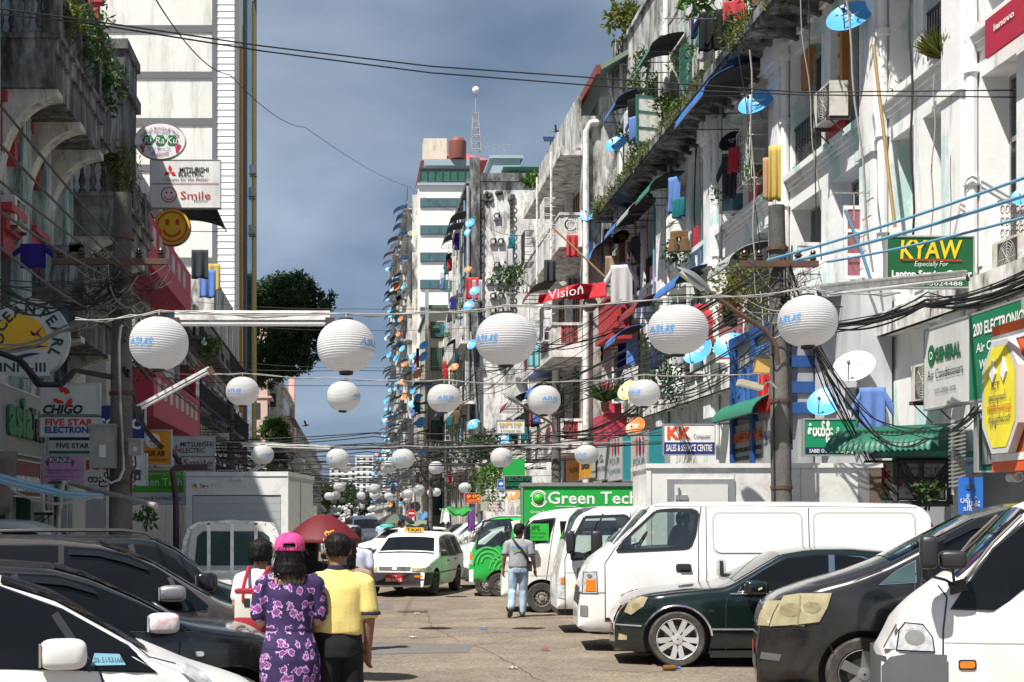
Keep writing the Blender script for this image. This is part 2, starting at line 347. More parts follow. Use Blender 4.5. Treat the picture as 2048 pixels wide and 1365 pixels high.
for p in PIL[1:]:
 q=MB();q.box(XA-.22,XA-.001,p-.36,p+.36,4.4,11.6);q.box(XA-.27,XA-.002,p-.42,p+.42,8.32,8.5);q.box(XA-.3,XA-.002,p-.44,p+.44,11.6,11.72);q.box(XA-.25,XA-.002,p-.40,p+.40,11.3,11.42);q.box(XA-.36,XA-.002,p-.5,p+.5,11.72,12.2)
 lc(q,'pilaster',PLA)
 q=MB();q.box(XA-.16,XA-.001,p-.3,p+.3,12.5,16.5);q.box(XA-.26,XA-.03,p-.4,p+.4,16.3,18.6);lc(q,'upper_pilaster',PLAG)
 q=MB();q.tube([(XA-.1,p-.48,3.6),(XA-.1,p-.48,12.1)],.085,10);q.tube([(XA-.1,p-.48,12.5),(XA-.1,p-.48,18)],.07,8)
 for z in(5.2,6.9,8.6,10.4,11.8):q.lathe([(.085,-.07),(.125,-.06),(.125,.06),(.085,.07)],10,(XA-.1,p-.48,z))
 lc(q,'downpipe',PLA)
q=MB()
for i in range(len(PIL)-1):
 a,b=PIL[i]+.36,PIL[i+1]-.36
 q.box(XA-.16,XA-.003,a,b,9.07,9.2);q.box(XA-.1,XA-.003,a,b,8.96,9.07);q.box(XA-.05,XA-.003,a,b,8.86,8.96)
 q.box(XA-.08,XA-.003,a,b,12.05,12.2)
lc(q,'sill_moulding',PLA)
q=MB();q.box(XA-.95,XA+1.3,14,51.25,12.2,12.36);q.box(XA-1.0,XA-.9,14,51.25,12.3,12.52)
for y in np.arange(14.3,51,.75):q.prism([(XA-.02,y,12.2),(XA-.02,y,11.95),(XA-.75,y,12.2)],(0,.14,0))
lc(q,'mossy_ledge',LEDGEM,label='black mossy concrete ledge with brackets')
q=MB();q.box(XA-.3,XA+1.2,14,51.25,4.97,5.08);q.box(XA-.32,XA-.2,14,51.25,4.97,5.36)
lc(q,'balcony_ledge',PLAOLD)
def win_mesh(wd,ht,style):
 """returns frame, pane meshes around the origin at the lower far corner; the facade runs along Y, looks to -X"""
 fr=MB();pa=MB();t=.06
 fr.box(0,.09,0,t,0,ht);fr.box(0,.09,wd-t,wd,0,ht);fr.box(0,.09,t,wd-t,ht-t,ht);fr.box(0,.09,t,wd-t,0,t)
 tr=ht*.66;fr.box(.005,.085,t,wd-t,tr-.04,tr+.04);n=max(2,int(wd/.55))
 for i in range(1,n):y=wd*i/n;fr.box(.01,.08,y-.025,y+.025,t,ht-t)
 pa.box(.035,.05,t,wd-t,t,ht-t)
 return fr,pa
wcache={}
def put_window(d0,d1,z0,z1,x,style,parent=None,off=(XA,14)):
 wd,ht=d1-d0,z1-z0;key=(round(wd,2),round(ht,2))
 if key not in wcache:
  fr,pa=win_mesh(wd,ht,style);wcache[key]=(fr,pa)
 fm,pmx={'white':(WHITEW,WINGL),'wood':(WOODB,WINGL),'green':(pm('green_frame',(.03,.16,.12),rough=.6),GREENGL),'grey':(STEEL,WINGL)}[style]
 k2=key+(style,)
 if k2 not in wcache:wcache[k2]=(wcache[key][0].mesh('window_frame',fm),wcache[key][1].mesh('pane',pmx))
 f,p=wcache[k2]
 o=inst('window',f,parent or blockA,(x-off[0],d0-off[1],z0));inst('pane',p,o);return o
shm={}
def shutter(parent,wd,ht,y,ang,m=WHITEW,mp=SHUT):
 key=(round(wd,2),round(ht,2),m.name,mp.name)
 if key not in shm:
  a=MB();t=.07
  for y0,y1,z0,z1 in((0,t,0,ht),(wd-t,wd,0,ht),(t,wd-t,0,t),(t,wd-t,ht-t,ht),(t,wd-t,ht*.33-.03,ht*.33+.03),(t,wd-t,ht*.66-.03,ht*.66+.03)):a.box(0,.045,y0,y1,z0,z1,0)
  a.box(.015,.03,t,wd-t,t,ht-t,1);shm[key]=a.mesh('shutter',[m,mp])
 return inst('shutter',shm[key],parent,(-.02,y,0),(0,0,ang))
R2=random.Random(3)
for k,(d0,d1,z0,z1,f)in enumerate(openings):
 st=R2.choice(['white','white','wood','grey','green'])if f!=0 else R2.choice(['white','white','grey'])
 xr=XA+(.42 if f!=1 else .5)
 o=put_window(d0,d1,z0 if f!=1 else z0,z1,xr,st)
 if R2.random()<.45:
  wd=(d1-d0)/2;shutter(o,wd-.03,(z1-z0)*.62,.02,math.radians(R2.choice([70,95,110])),WHITEW if st!='green' else pm('green_frame',(.03,.16,.12)),R2.choice([SHUT,TEALGL,WHITEW]))
 if f==1:
  if R2.random()<.6:
   g=MB();g.box(XA+.06,XA+.10,d0,d1,10.15,10.2);g.box(XA+.06,XA+.10,d0,d1,9.3,9.34)
   for y in np.arange(d0+.06,d1,.11):g.box(XA+.07,XA+.09,y-.011,y+.011,9.34,10.15)
   for y in np.arange(d0+.11,d1-.1,.22):g.ell_ring((XA+.065,y,9.75),UY,UZ,.07,.095,12)
   lc(g,'balustrade',GRILLE)
for D_,x_,rz_,w_ in((26.55,8.98,-90,.5),(25.9,9.46,0,.55)):
 o=shutter(blockA,w_,1.35,D_-14,math.radians(rz_),WHITEW,SHUT);o.location=(x_-XA,D_-14,6.15);o['label']='white shutter leaf with maroon panels'
g=MB()
for d in(28.5,29.5):g.box(XA+.1,XA+.24,d-.07,d+.07,9.3,11.75)
for z in np.arange(9.7,11.6,.42):g.box(XA+.14,XA+.2,28.57,29.43,z-.03,z+.03)
g.box(XA+.12,XA+.2,30.5,31.1,10.9,11.7);lc(g,'timber_frame',WOODO,label='orange timber door frame with rungs')
g=MB()
for d0,d1,z0,z1 in((33.4,34.6,13.3,15.0),(35.2,36.0,12.9,14.4)):
 for a,b,c_,d_ in((d0,d0+.09,z0,z1),(d1-.09,d1,z0,z1),(d0,d1,z0,z0+.09),(d0,d1,z1-.09,z1),(d0,d1,(z0+z1)/2-.04,(z0+z1)/2+.04)):g.box(XA-.35,XA-.28,a,b,c_,d_)
lc(g,'yellow_frame',pm('yellow_gloss_paint',(.55,.30,.02),rough=.5),label='yellow painted window frames on the top storey')
for i in range(len(PIL)-1):
 g=MB();a,b=PIL[i]+.4,PIL[i+1]-.4
 g.box(XA+.1,XA+.6,a,b,.13,3.1);lc(g,'roller_door',pm('roller_door_grey',(.32,.34,.36),rough=.5,var=.15,sc=3))
 g=MB();g.box(XA-.05,XA+.6,PIL[i]-.4,PIL[i]+.4,.13,4.4);g.box(XA,XA+.6,a,b,3.1,4.4);lc(g,'shop_pier',PLA)
g=MB()
for y in np.arange(22.2,51,.16):
 k=mnoise.noise(Vector((y*.45,2.3,0)))
 if y<33:k+=.25
 if k>-.38:
  c0=Vector((XA-.98+rng.uniform(-.06,.25),y,12.45+rng.uniform(-.12,.1)))
  clump(g,c0,.2+.26*max(0,k),int(30+60*max(0,k)),.17,.026,.2,rng.choice([0,2,2,2]))
for y in(49.2,48,46.5,45.2,43,40.6,38.5,36,33,30.4,27.2):
 clump(g,(XA-.2,y,14.6+rng.uniform(-1,2)),.5,190,.2,.035,.2,rng.choice([0,0,2]))
for y in(31,29,33.6):clump(g,(XA-.7,y,13.1),.5,160,.22,.03,.3,0)
for i in range(70):y=rng.uniform(22,51);clump(g,(XA-.05,y,rng.choice([5.3,5.98,9.22])),.1,14,.14,.02,.3,0)
g.build('ledge_moss',LEAFM,label='green and yellow moss and weeds growing along the black ledge',category='moss',kind='stuff')
# ------------------------------------------------------------------ block B with concrete canopy, balconies and a tin roof
def bthing(name,label,cat,loc):return thing(name,label,cat,loc)
class Bld:
 def __init__(s,name,label,loc):s.r=thing(name,label,'building',loc);s.l=Vector(loc)
 def add(s,mbx,name,m,**k):
  mbx.v=[(a-s.l.x,b-s.l.y,c-s.l.z)for a,b,c in mbx.v];return mbx.build(name,m,s.r,**k)
B=Bld('balcony_house','grey stained house with long concrete canopy and balconies beyond the white block',(9.4,52,0))
q=MB();q.box(8.9,18,52,64,0,16.9);B.add(q,'wall',PLAOLD)
q=MB();q.box(8.25,8.9,52.0,52.5,0,16.2);q.box(8.9,9.6,51.4,52,0,16.2);B.add(q,'end_wall',PLAG)
q=MB();q.tube([(8.35,51.85,3),(8.35,51.85,15.6),(8.5,51.85,15.9),(9.1,51.85,15.95),(9.25,51.85,16.2),(9.25,51.85,17)],.11,10);B.add(q,'downpipe',WHITEW)
q=MB();q.box(7.45,8.95,52.05,63.2,14.8,14.98);q.box(7.45,7.6,52.05,63.2,14.98,15.15);B.add(q,'canopy_slab',PLAOLD,label='pale concrete canopy seen from below')
q=MB();q.prism([(8.5,49.8,17.15),(11,49.8,18.6),(11,49.8,18.75),(8.45,49.8,17.3)],(0,15,0));B.add(q,'tin_roof',pm('roof_green_tin',(.16,.22,.16),rough=.6,var=.2))
q=MB();q.box(8.36,8.5,49.7,65,17.0,17.32);B.add(q,'eaves_board',pm('eaves_redbrown',(.2,.035,.03),rough=.6))
q=MB();q.box(8.1,8.25,52.3,63,15.15,17.0);B.add(q,'parapet',PLAG)
for z,xo,d1,mw in((11.7,7.45,63,PLAOLD),(7.75,7.2,62,PLAOLD),(4.3,7.3,61,PLAOLD)):
 q=MB();q.box(xo,8.95,52.1,d1,z-.18,z);q.box(xo,xo+.09,52.1,d1,z,z+.95);q.box(xo+.09,8.3,52.1,52.2,z,z+.3);q.box(xo-.03,xo+.12,52.05,d1,z+.95,z+1.05);q.box(xo+.12,8.3,52.07,52.2,z+.95,z+1.05);q.box(xo+.09,xo+.3,52.1,52.2,z+.3,z+.95);q.box(8.1,8.3,52.1,52.2,z+.3,z+.95)
 bal=B.add(q,'balcony',mw)
 q=MB();m2=REDP if z<9 else WHITEW
 for a in np.linspace(xo+.34,8.06,5):q.box(a-.02,a+.02,52.12,52.17,z+.3,z+.95)
 for zz in(.35,.52,.72,.9):q.box(xo+.3,8.1,52.11,52.16,z+zz-.02,z+zz+.02)
 q.ell_ring(((xo+8.2)/2,52.1,z+.62),UX,UZ,.16,.21,20)
 lat=B.add(q,'lattice_panel',m2)
 if z<9:
  for d in(54,57,60):
   q=MB();q.box(xo-.01,xo+.1,d-.45,d+.45,z+.2,z+.85);B.add(q,'red_panel',REDP)
for z0,z1 in((12.9,14.5),(8.6,11.0),(5.2,7.2),(12.0,12.9)):
 for d in np.arange(53.2,62.5,1.75):
  if z1-z0<1:continue
  put_window(d,d+1.35,z0,z1,8.82,'wood',B.r,(9.4,52))
q=MB()
for d in(54.8,58.6,62.4):q.box(8.6,8.9,d-.16,d+.16,0,14.8)
B.add(q,'column',WHITEW)
q=MB();q.box(8.7,9.45,49.2,51.3,8.0,9.2);q.box(8.6,9.45,49.1,51.4,7.85,8.0);q.box(8.65,9.45,49.15,51.35,9.2,9.3)
q.box(8.8,9.35,49.0,49.2,8.2,8.6);o=q.build('red_bay',REDP);tag(o,'bright red boxed balcony fixed to the end of the white block','balcony')
q=MB();q.box(8.5,9.45,48.6,51.2,4.2,5.3);q.box(8.4,9.45,48.5,51.3,4.05,4.2);q.box(8.45,9.0,48.5,49.0,5.3,6.3);o=q.build('red_bay',PINKRED);tag(o,'low crimson balcony parapet above the orange satellite dish','balcony')
# ------------------------------------------------------------------ block C: old white house with raised letters on its gable
C=Bld('old_gable_house','old white house with blackened plaster relief on its tall gable wall',(6.8,80,0))
q=MB();q.box(6.6,16,80,96,0,20.6);C.add(q,'wall',PLAOLD)
q=MB();q.box(6.45,10.6,79.8,80,20.3,20.75);q.box(6.45,7.0,79.75,80,0,21.6);q.box(6.3,6.6,79.9,96,20.2,20.5);C.add(q,'coping',PLADK)
q=MB()
cx=7.95
for x in(7.15,8.75):q.box(x-.07,x+.07,79.9,80,12.8,19.3);q.box(x-.2,x+.2,79.87,80,19.3,19.6)
q.box(7.0,8.95,79.88,80,12.4,12.7)
for z in np.arange(13.0,19.2,.5):
 for x in(7.08,8.82):q.ell_ring((x,79.87,z),UX,UZ,.08,.17,12,sy=1.2)
rr=random.Random(4)
for z in(18.4,17.0,15.7,14.8,14.0,13.2):
 n=rr.choice([1,2,3])
 for i in range(n):
  x=cx+(i-(n-1)/2)*.42
  q.ell_ring((x,79.86,z),UX,UZ,.1,.18,12);q.box(x-.16,x+.12,79.86,80,z-.22,z-.15);q.box(x+.1,x+.17,79.86,80,z-.22,z+.2)
for i in range(14):q.sphere((7.1+1.75*rr.random(),79.95,rr.choice([19.4,12.3,11.9,19.7])+rr.uniform(-.15,.15)),.14,8,6)
C.add(q,'relief_lettering',PLADK)
q=MB();q.tube([(6.5,79.7,12),(6.9,79.6,6),(6.8,79.7,2)],.06,8);q.tube([(6.35,79.7,1),(6.35,79.7,20)],.09,8);C.add(q,'drainpipe',GALV)
for z in(4.2,7.6,11.,14.4,17.6):
 for d in np.arange(81,95,2.4):put_window(d,d+1.3,z,z+1.7,6.57,rr.choice(['grey','wood','green']),C.r,(6.8,80))
q=MB()
for z in(4.4,8.0,11.3):q.box(5.9,6.7,79.2,95,z,z+.16);q.box(5.9,5.98,79.2,95,z+.16,z+.95)
C.add(q,'balcony',PLAOLD)
# ------------------------------------------------------------------ tiled house T (green windows), the grey roofs behind C
T=Bld('tiled_house','beige tiled house with rows of green windows facing the camera',(6.3,110,0))
q=MB();q.box(5.75,7.9,110,124,0,17.6);T.add(q,'wall',TILEW)
q=MB();q.box(5.6,8.0,109.6,124.2,17.6,17.85);q.box(5.75,7.9,109.7,109.95,16.1,16.3);T.add(q,'roof_edge',pm('dull_green_paint',(.07,.12,.08),rough=.7))
q=MB();q.box(5.5,5.74,109.3,109.9,0,19.0);q.tube([(5.66,109.2,0),(5.66,109.2,17)],.1,8);T.add(q,'drainpipe',GALV)
for k,z in enumerate((2.0,4.7,7.4,10.1,12.9,15.4)):
 hh=1.75 if k<5 else 1.2
 q=MB();q.box(5.95,7.75,109.9,110.05,z,z+hh);wn=T.add(q,'window',pm('window_brown_frame',(.045,.035,.03),rough=.5))
 q=MB()
 for a in(6.0,6.9):q.box(a,a+.78,109.86,109.9,z+.06,z+hh-.06)
 q.v=[(a,b,c)for a,b,c in q.v];q.v=[(a-6.3,b-110,c)for a,b,c in q.v];q.build('pane',GREENGL,wn)
 q=MB()
 for a in np.arange(6.0,7.7,.13):q.box(a-.008,a+.008,109.82,109.85,z+.05,z+hh-.05)
 q.v=[(a-6.3,b-110,c)for a,b,c in q.v];q.build('window_bars',GRILLE,wn)
for z in(3.9,6.6,9.3,12.05,14.75):
 q=MB();q.box(6.85,7.8,109.93,110.0,z,z+.7);T.add(q,'white_spandrel',WHITEB)
q=MB();q.box(8.1,15,97,160,0,15);q.box(6.9,8.2,97,109,0,16.5);o=q.build('house_row',PLAG);tag(o,'grey weathered house wall between the old gable and the tiled house','building')
G=Bld('roof_house','pale blue-grey rooftop house with green hipped roof behind the old gable',(11,100,20))
q=MB();q.box(8.3,13.6,100,112,14,25.4);q.box(9.6,11.5,99.5,104,24,26.4);q.box(9.4,11.7,99.3,104.2,26.4,26.6);G.add(q,'wall',pm('pale_blue_render',(.32,.40,.45),rough=.8,var=.08,pos=True))
q=MB();z0=25.5;q.add([(10.2,98,z0),(15.2,98,z0),(15.2,106,z0),(10.2,106,z0),(12,102,z0+1),(13.6,102,z0+1),],[(0,1,5,4),(1,2,5),(2,3,4,5),(3,0,4),(3,2,1,0)]);G.add(q,'green_roof',pm('green_sheet_roof',(.07,.21,.16),rough=.6,var=.12))
q=MB();q.box(10.4,15,99,99.1,24.4,25.3);G.add(q,'green_screen',GREENGL)
# ------------------------------------------------------------------ white tower block D with teal window bands, red roofs on top
D=Bld('white_block','white slab block with teal window bands and a red roof far down the right side',(7.4,161,0))
q=MB();q.box(7.3,13.6,161,215,0,38.6);D.add(q,'wall',WHITEB)
for k in range(12):
 z=36.2-k*3.02
 q=MB();q.box(7.5,13.5,160.85,161.02,z,z+1.02);wn=D.add(q,'window',GREYBAND)
 for x in np.arange(7.58,13.4,.99):
  q=MB();q.box(x-7.4,x-7.4+.93,-.19,-.15,z+.06,z+.96);q.build('pane',TEALGL,wn)
q=MB();q.box(7.2,13.7,160.7,215,38.6,38.9);q.box(8,13.4,161.5,200,41.0,41.7);D.add(q,'coping',pm('pale_blue_render',(.32,.40,.45)))
q=MB();q.box(7.5,13.3,160.9,160.95,39.1,40.4);D.add(q,'green_screen',GREENGL)
q=MB()
for x in np.arange(7.5,13.5,.83):q.box(x-.05,x+.05,160.8,160.9,38.9,40.6)
q.box(7.4,13.4,160.78,160.92,40.4,40.55);D.add(q,'rail',GRILLE)
q=MB();q.add([(7.6,162,41.7),(15.5,162,41.7),(15.5,176,41.7),(7.6,176,41.7),(10.5,169,44.2),(13,169,44.2)],[(0,1,5,4),(1,2,5),(2,3,4,5),(3,0,4),(3,2,1,0)])
D.add(q,'red_roof',pm('red_sheet_roof',(.48,.10,.10),rough=.6,var=.1))
q=MB();q.box(8.0,10.6,163,166,41.7,44.4);D.add(q,'stair_head',CREAM)
q=MB();q.lathe([(.95,0),(1.,.2),(1.,2.0),(.7,2.4),(.1,2.5)],16,(11.7,161.9,41.7));o=q.build('water_tank',pm('tank_brown',(.2,.07,.05),rough=.5));tag(o,'brown round water tank on the roof of the white slab block','tank')
q=MB();mx0,my0=13.55,160.4
mx0=(951-VX)*160/FPX
for a,b in((-1,-1),(1,-1),(1,1),(-1,1)):q.tube([(mx0+a*.55,160+b*.55,42),(mx0+a*.28,160+b*.28,46.4)],.06,5)
for z in np.arange(42.3,46.5,.8):
 t=.55-.27*(z-42)/4.4
 for a,b,c_,d_ in((-1,-1,1,-1),(1,-1,1,1),(1,1,-1,1),(-1,1,-1,-1)):q.tube([(mx0+a*t,160+b*t,z),(mx0+c_*t,160+d_*t,z)],.05,4)
mast=thing('radio_mast','thin lattice mast with a round white dish on its tip above the red roof','mast',(0,0,0));q.build('lattice_frame',GALV,mast)
q=MB();q.tube([(mx0,160,46.4),(mx0,160,48.8)],.05,5);q.build('pole',GALV,mast)
q=MB();q.lathe([(.01,-.18),(.25,-.12),(.36,-.02),(.37,.05)],20,(mx0,159.7,48.9),'y');q.build('round_dish',WHITEB,mast)
q=MB();q.box(6.2,7.3,163.5,214,0,36.5);q.box(6.0,7.3,172,190,0,34);q.box(5.7,7.3,192,214,0,30);D.add(q,'side_wall',PLAFAR)
q=MB()
for k in range(13):z=1.2+k*2.95;q.box(5.75,7.3,163.3,191,z-.12,z);q.box(5.3,7.3,192,214,z-.12,z)
D.add(q,'floor_slab',PLAFAR)
for d in np.arange(163,214,4.4):
 q=MB();q.box(6.7,7.3,d-.2,d+.2,0,38);D.add(q,'side_pier',PLAFAR)
q=MB()
for k in range(13):
 for d in np.arange(164,213,2.2):xw=6.2 if d<171.5 else(6.0 if d<190 else 5.7);q.box(xw-.03,xw+.05,d,d+1.2,2.2+k*2.95,3.7+k*2.95)
D.add(q,'side_window',WINGL,kind='stuff')
def farblock(name,label,x0,x1,d0,d1,h,m,nfl,lowz=2.0,side=-1,fw=1.3,gl=WINGL,face=True,roof=None):
 b=Bld(name,label,(x0,d0,0));q=MB();q.box(x0,x1,d0,d1,0,h);b.add(q,'wall',m)
 q=MB();xf=x0 if side<0 else x1
 fh=(h-lowz)/nfl;k=0
 for i in range(nfl):
  for d in np.arange(d0+1,d1-1,max(2.4,(d1-d0)/14)):
   q.box(xf-.04,xf+.04,d,d+fw,lowz+i*fh,lowz+i*fh+fh*.5)
 b.add(q,'side_window',gl,kind='stuff')
 if face:
  for i in range(nfl):
   n=max(1,int((x1-x0)/2.4))
   for j in range(n):
    xx=x0+(x1-x0)*(j+.5)/n;q=MB();q.box(xx-.6,xx+.6,d0-.04,d0+.04,lowz+i*fh,lowz+i*fh+fh*.5);wn=b.add(q,'window',gl)
 q=MB()
 for i in range(1,nfl+1):q.box(min(x0,xf)-(.35 if side<0 else 0),x1+(.35 if side>0 else 0),d0-.1,d1,lowz+i*fh-.35*fh,lowz+i*fh-.29*fh)
 b.add(q,'floor_slab',m)
 if roof:
  q=MB();a,c_,e,f=x0-.5,x1+.5,d0-.5,d1+.5;xm=(x0+x1)/2
  q.add([(a,e,h),(c_,e,h),(c_,f,h),(a,f,h),(xm,e+3,h+2.2),(xm,f-3,h+2.2)],[(0,1,4),(1,2,5,4),(2,3,5),(3,0,4,5),(3,2,1,0)]);b.add(q,'roof',roof)
 return b
RROOF=pm('red_sheet_roof',(.48,.10,.10))
farblock('far_apartment','stained grey apartment row beyond the white slab block',6.9,14,216,300,23.5,PLAFAR,8,face=False)
farblock('far_apartment','pale low apartment row at the far right end of the street',6.3,14,300,470,17,PLAG,6,face=False)
farblock('far_tower','distant white tower with red roof and one blue side left of the street end',-14.2,-8.9,330,345,16.8,WHITEB,7,side=1,roof=RROOF)
q=MB();q.box(-8.9,-8.7,331,346,0,18);o=q.build('blue_wall',pm('blue_render',(.05,.15,.33),rough=.7));tag(o,'blue painted side wall of the distant white tower','wall')
farblock('far_tower','white high-rise with many small windows at the street end, left one of the pair',-9.8,1.8,620,640,23,WHITEB,10,side=1,fw=2)
farblock('far_tower','taller white high-rise behind the lanterns at the street end',1.2,9.4,650,670,29.5,WHITEB,12,side=-1,fw=2)
# ------------------------------------------------------------------ left side: tower
TX=-6.9
Tw=Bld('pale_tower','tall pale tower with dark grey bands and a ribbed white corner strip',(-8,86,0))
q=MB();q.box(-24,-6.75,86,100,0,46);Tw.add(q,'wall',TOWERW)
q=MB()
for i in range(16):
 z=3.0+i*2.755;q.box(-24,-8.12,85.93,86,z,z+.42)
q.box(-8.32,-8.0,85.9,86,0,46);q.box(-7.0,-6.72,85.9,86.02,0,46);Tw.add(q,'grey_band',GREYBAND)
SID=pm('white_siding',(.82,.83,.82),rough=.5,var=.03)
sh=MB();sh.prism([(0,0,0),(0,-.07,.02),(0,-.03,.38),(0,0,.38)],(1.0,0,0));shme=sh.mesh('siding_board',SID)
for i in range(118):inst('siding_board',shme,Tw.r,(.0,-.03,.2+i*.39))
q=MB();q.box(-6.75,-6.6,86.6,87.6,0,30);Tw.add(q,'ochre_strip',pm('ochre_render',(.42,.24,.06),rough=.7))
q=MB();q.box(-6.76,-6.62,89,90.6,0,32);q.box(-6.76,-6.55,96,99,0,36);Tw.add(q,'yellow_pier',pm('yellow_render',(.40,.32,.10),rough=.75,var=.15))
q=MB();q.box(-6.76,-6.6,91,95,0,40);Tw.add(q,'curtain_glazing',TEALGL)
q=MB();q.tube([(-6.66,99,0),(-6.66,99,44)],.12,8);q.tube([(-6.55,88.4,0),(-6.55,88.4,44)],.12,8);Tw.add(q,'drainpipe',GREYBAND)
# ------------------------------------------------------------------ left side: colonial house with corbelled balconies (facade looks to +X)
XL=-7.0
LH=Bld('teal_colonial_house','shaded old colonial house with teal mould, red window hoods and curved balcony corbels',(XL,20,0))
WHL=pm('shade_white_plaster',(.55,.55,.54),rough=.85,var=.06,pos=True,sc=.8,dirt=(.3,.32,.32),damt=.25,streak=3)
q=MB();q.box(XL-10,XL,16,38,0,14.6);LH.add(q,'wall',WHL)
q=MB();q.box(XL-10,XL+.08,35.5,46.4,12.3,14.9);q.box(XL-10,XL+.22,35.3,46.5,14.7,15.05);q.box(XL,XL+.25,16,38,14.3,14.6)
q.box(XL-9,XL+.1,44,46.4,15.05,16.0);q.box(XL-9,XL+.2,43.9,46.5,16.0,16.3);LH.add(q,'parapet',PLADK)
q=MB()
for d in(27.2,29.9,31.9,34.4):q.box(XL,XL+.3,d-.4,d+.4,0,14.5)
LH.add(q,'pilaster',PLATEAL)
def corbel(d,z,w=.5,out=1.15,ht=1.7):
 """S-curved concrete bracket: wall at XL, reaching out under the balcony slab"""
 pr=[]
 for i in range(13):
  t=i/12*math.pi/2;pr.append((XL+out*(1-math.cos(t)),z-ht+ht*.92*math.sin(t)))
 pts=[(XL,z)]+[(XL,z-ht-.25)]+[(XL+.12,z-ht-.2)]+[(XL+.14+a-XL,b)for a,b in pr]+[(XL+out+.14,z)]
 q=MB();q.prism([(a,d-w/2,b)for a,b in pts],(0,w,0));return q
PLACORB=wornwall('mottled_corbel_plaster',(.60,.58,.54),(.42,.38,.32),(.10,.09,.07),.35,.3,2)
LCOL=PLACORB
def left_balcony(d0,d1,z,m=PLADK,mf=PLATEAL):
 s=MB();s.box(XL,XL+1.3,d0,d1,z-.28,z);s.box(XL,XL+1.38,d0-.05,d1,z,z+.1);s.box(XL,XL+1.22,d0-.02,d1,z-.95,z-.28);o=LH.add(s,'balcony_slab',m)
 r=MB();r.box(XL+.05,XL+1.32,d0,d0+.2,z+.85,z+1.0);r.box(XL+1.12,XL+1.32,d0,d1,z+.85,z+1.0)
 for dd in list(np.arange(d0,d1,2.2)):r.box(XL+1.02,XL+1.34,dd,dd+.32,z+.1,z+1.05)
 LH.add(r,'balcony_rail',m)
 pf=[(.05,0),(.09,.03),(.09,.08),(.05,.12),(.095,.28),(.05,.5),(.045,.62),(.08,.68),(.08,.75)]
 k=MB();k.lathe(pf,12);bm_=k.mesh('baluster',PLADK)
 for x in np.arange(XL+.16,XL+1.0,.26):inst('baluster',bm_,LH.r,(x-XL,d0+.1-20,z+.1))
 for y in np.arange(d0+.5,d1,.3):inst('baluster',bm_,LH.r,(1.22,y-20,z+.1))
left_balcony(28.0,33.2,11.05)
for d in(28.35,30.7,33.0):LH.add(corbel(d,10.1),'corbel',LCOL)
left_balcony(35.2,41,9.6)
for d in(35.5,37.6,39.6):LH.add(corbel(d,8.7,.45,1.15,1.8),'corbel',LCOL)
left_balcony(30.6,34.8,6.55)
for d in(31,34.3):LH.add(corbel(d,5.65,.45,1.1,1.5),'corbel',LCOL)
def archwin(d,z0,z1,wd=1.0):
 q=MB();n=10;pts=[(XL+.012,d-wd/2,z0),(XL+.012,d+wd/2,z0)]+[(XL+.012,d+wd/2*math.cos(math.pi*i/n),z1-wd/2+wd/2*math.sin(math.pi*i/n))for i in range(n+1)]
 q.prism(pts,(-.06,0,0));wn=LH.add(q,'window',glassmat('shade_grey_glass',(.10,.11,.12),.2))
 for s in(-1,1):
  q=MB();q.box(XL,XL+.22,d+s*wd*.72-.12,d+s*wd*.72+.12,z1-.1,z1+1.0);q.box(XL,XL+.32,d+s*wd*.72-.18,d+s*wd*.72+.18,z1+.85,z1+1.05);LH.add(q,'red_hood',REDP)
 q=MB();q.box(XL,XL+.3,d-wd*.8,d+wd*.8,z0-.5,z0-.15);q.box(XL,XL+.42,d-wd*.9,d+wd*.9,z0-.15,z0);q.box(XL,XL+.2,d-wd*.6,d+wd*.6,z0-.9,z0-.5)
 LH.add(q,'red_sill',REDP)
for d in(24.6,26.0,28.7,30.9):archwin(d,7.3+.6,9.0,.75)
for d in(24.6,26.2):archwin(d,12.0,13.3,.8)
for d in(36.3,38.2):archwin(d,12.9,14.7,.9)
for d in(21.5,24.5,29,33):q=MB();q.box(XL,XL+.04,d-.5,d+.5,5.0,7.2);LH.add(q,'louvre_window',GRILLE)
q=MB();q.box(XL,XL+.06,28.4,29.8,10.9,14);LH.add(q,'teal_door',PLATEAL)
q=MB()
for d in(24.2,25.4,27.4):q.box(XL+.6,XL+.95,d-.14,d+.14,.13,3.2)
LH.add(q,'green_door_post',pm('dark_green_paint',(.015,.10,.05),rough=.5))
for d in(24.7,25.9,26.4,26.9):
 q=MB();q.box(XL+.62,XL+.70,d-.24,d+.24,.13,3.1);LH.add(q,'door_panel',pm('grey_door_panel',(.36,.37,.39),rough=.5))
q=MB();q.box(XL+.2,XL+.9,20,23.9,.13,2.4);LH.add(q,'shop_window',WINGL)
q=MB();q.grid(lambda u,v:(-5.85+.05*math.sin(u*8+v*3),20.5+4.6*u,2.95-.1*math.sin(u*3.1)-1.05*v),16,6);o=q.build('dark_banner',pm('dark_banner_cloth',(.10,.085,.075),rough=.5,var=.5,sc=3));o.modifiers.new('t','SOLIDIFY').thickness=.01;tag(o,'dark printed cloth banner sagging below the red shop board','banner')
RH=Bld('crimson_house','house with long crimson balcony parapets in the shade before the tower',(-7,41,0))
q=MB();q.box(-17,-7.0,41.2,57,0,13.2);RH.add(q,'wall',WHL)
for z,x1,d0,d1,m in((9.25,-5.8,41.2,52,PINKRED),(5.0,-5.9,43,56,PINKRED)):
 q=MB();q.box(x1-.12,x1,d0,d1,z,z+1.25);q.box(-7,x1-.12,d0,d0+.12,z,z+1.25);q.box(-7,x1,d0,d1,z-.2,z);bal=RH.add(q,'balcony',m)
 for d in np.arange(d0+.8,d1-1,1.5):
  q=MB();q.box(x1-.02,x1+.02,d,d+.7,z+.45,z+1.0);RH.add(q,'parapet_opening',WHL)
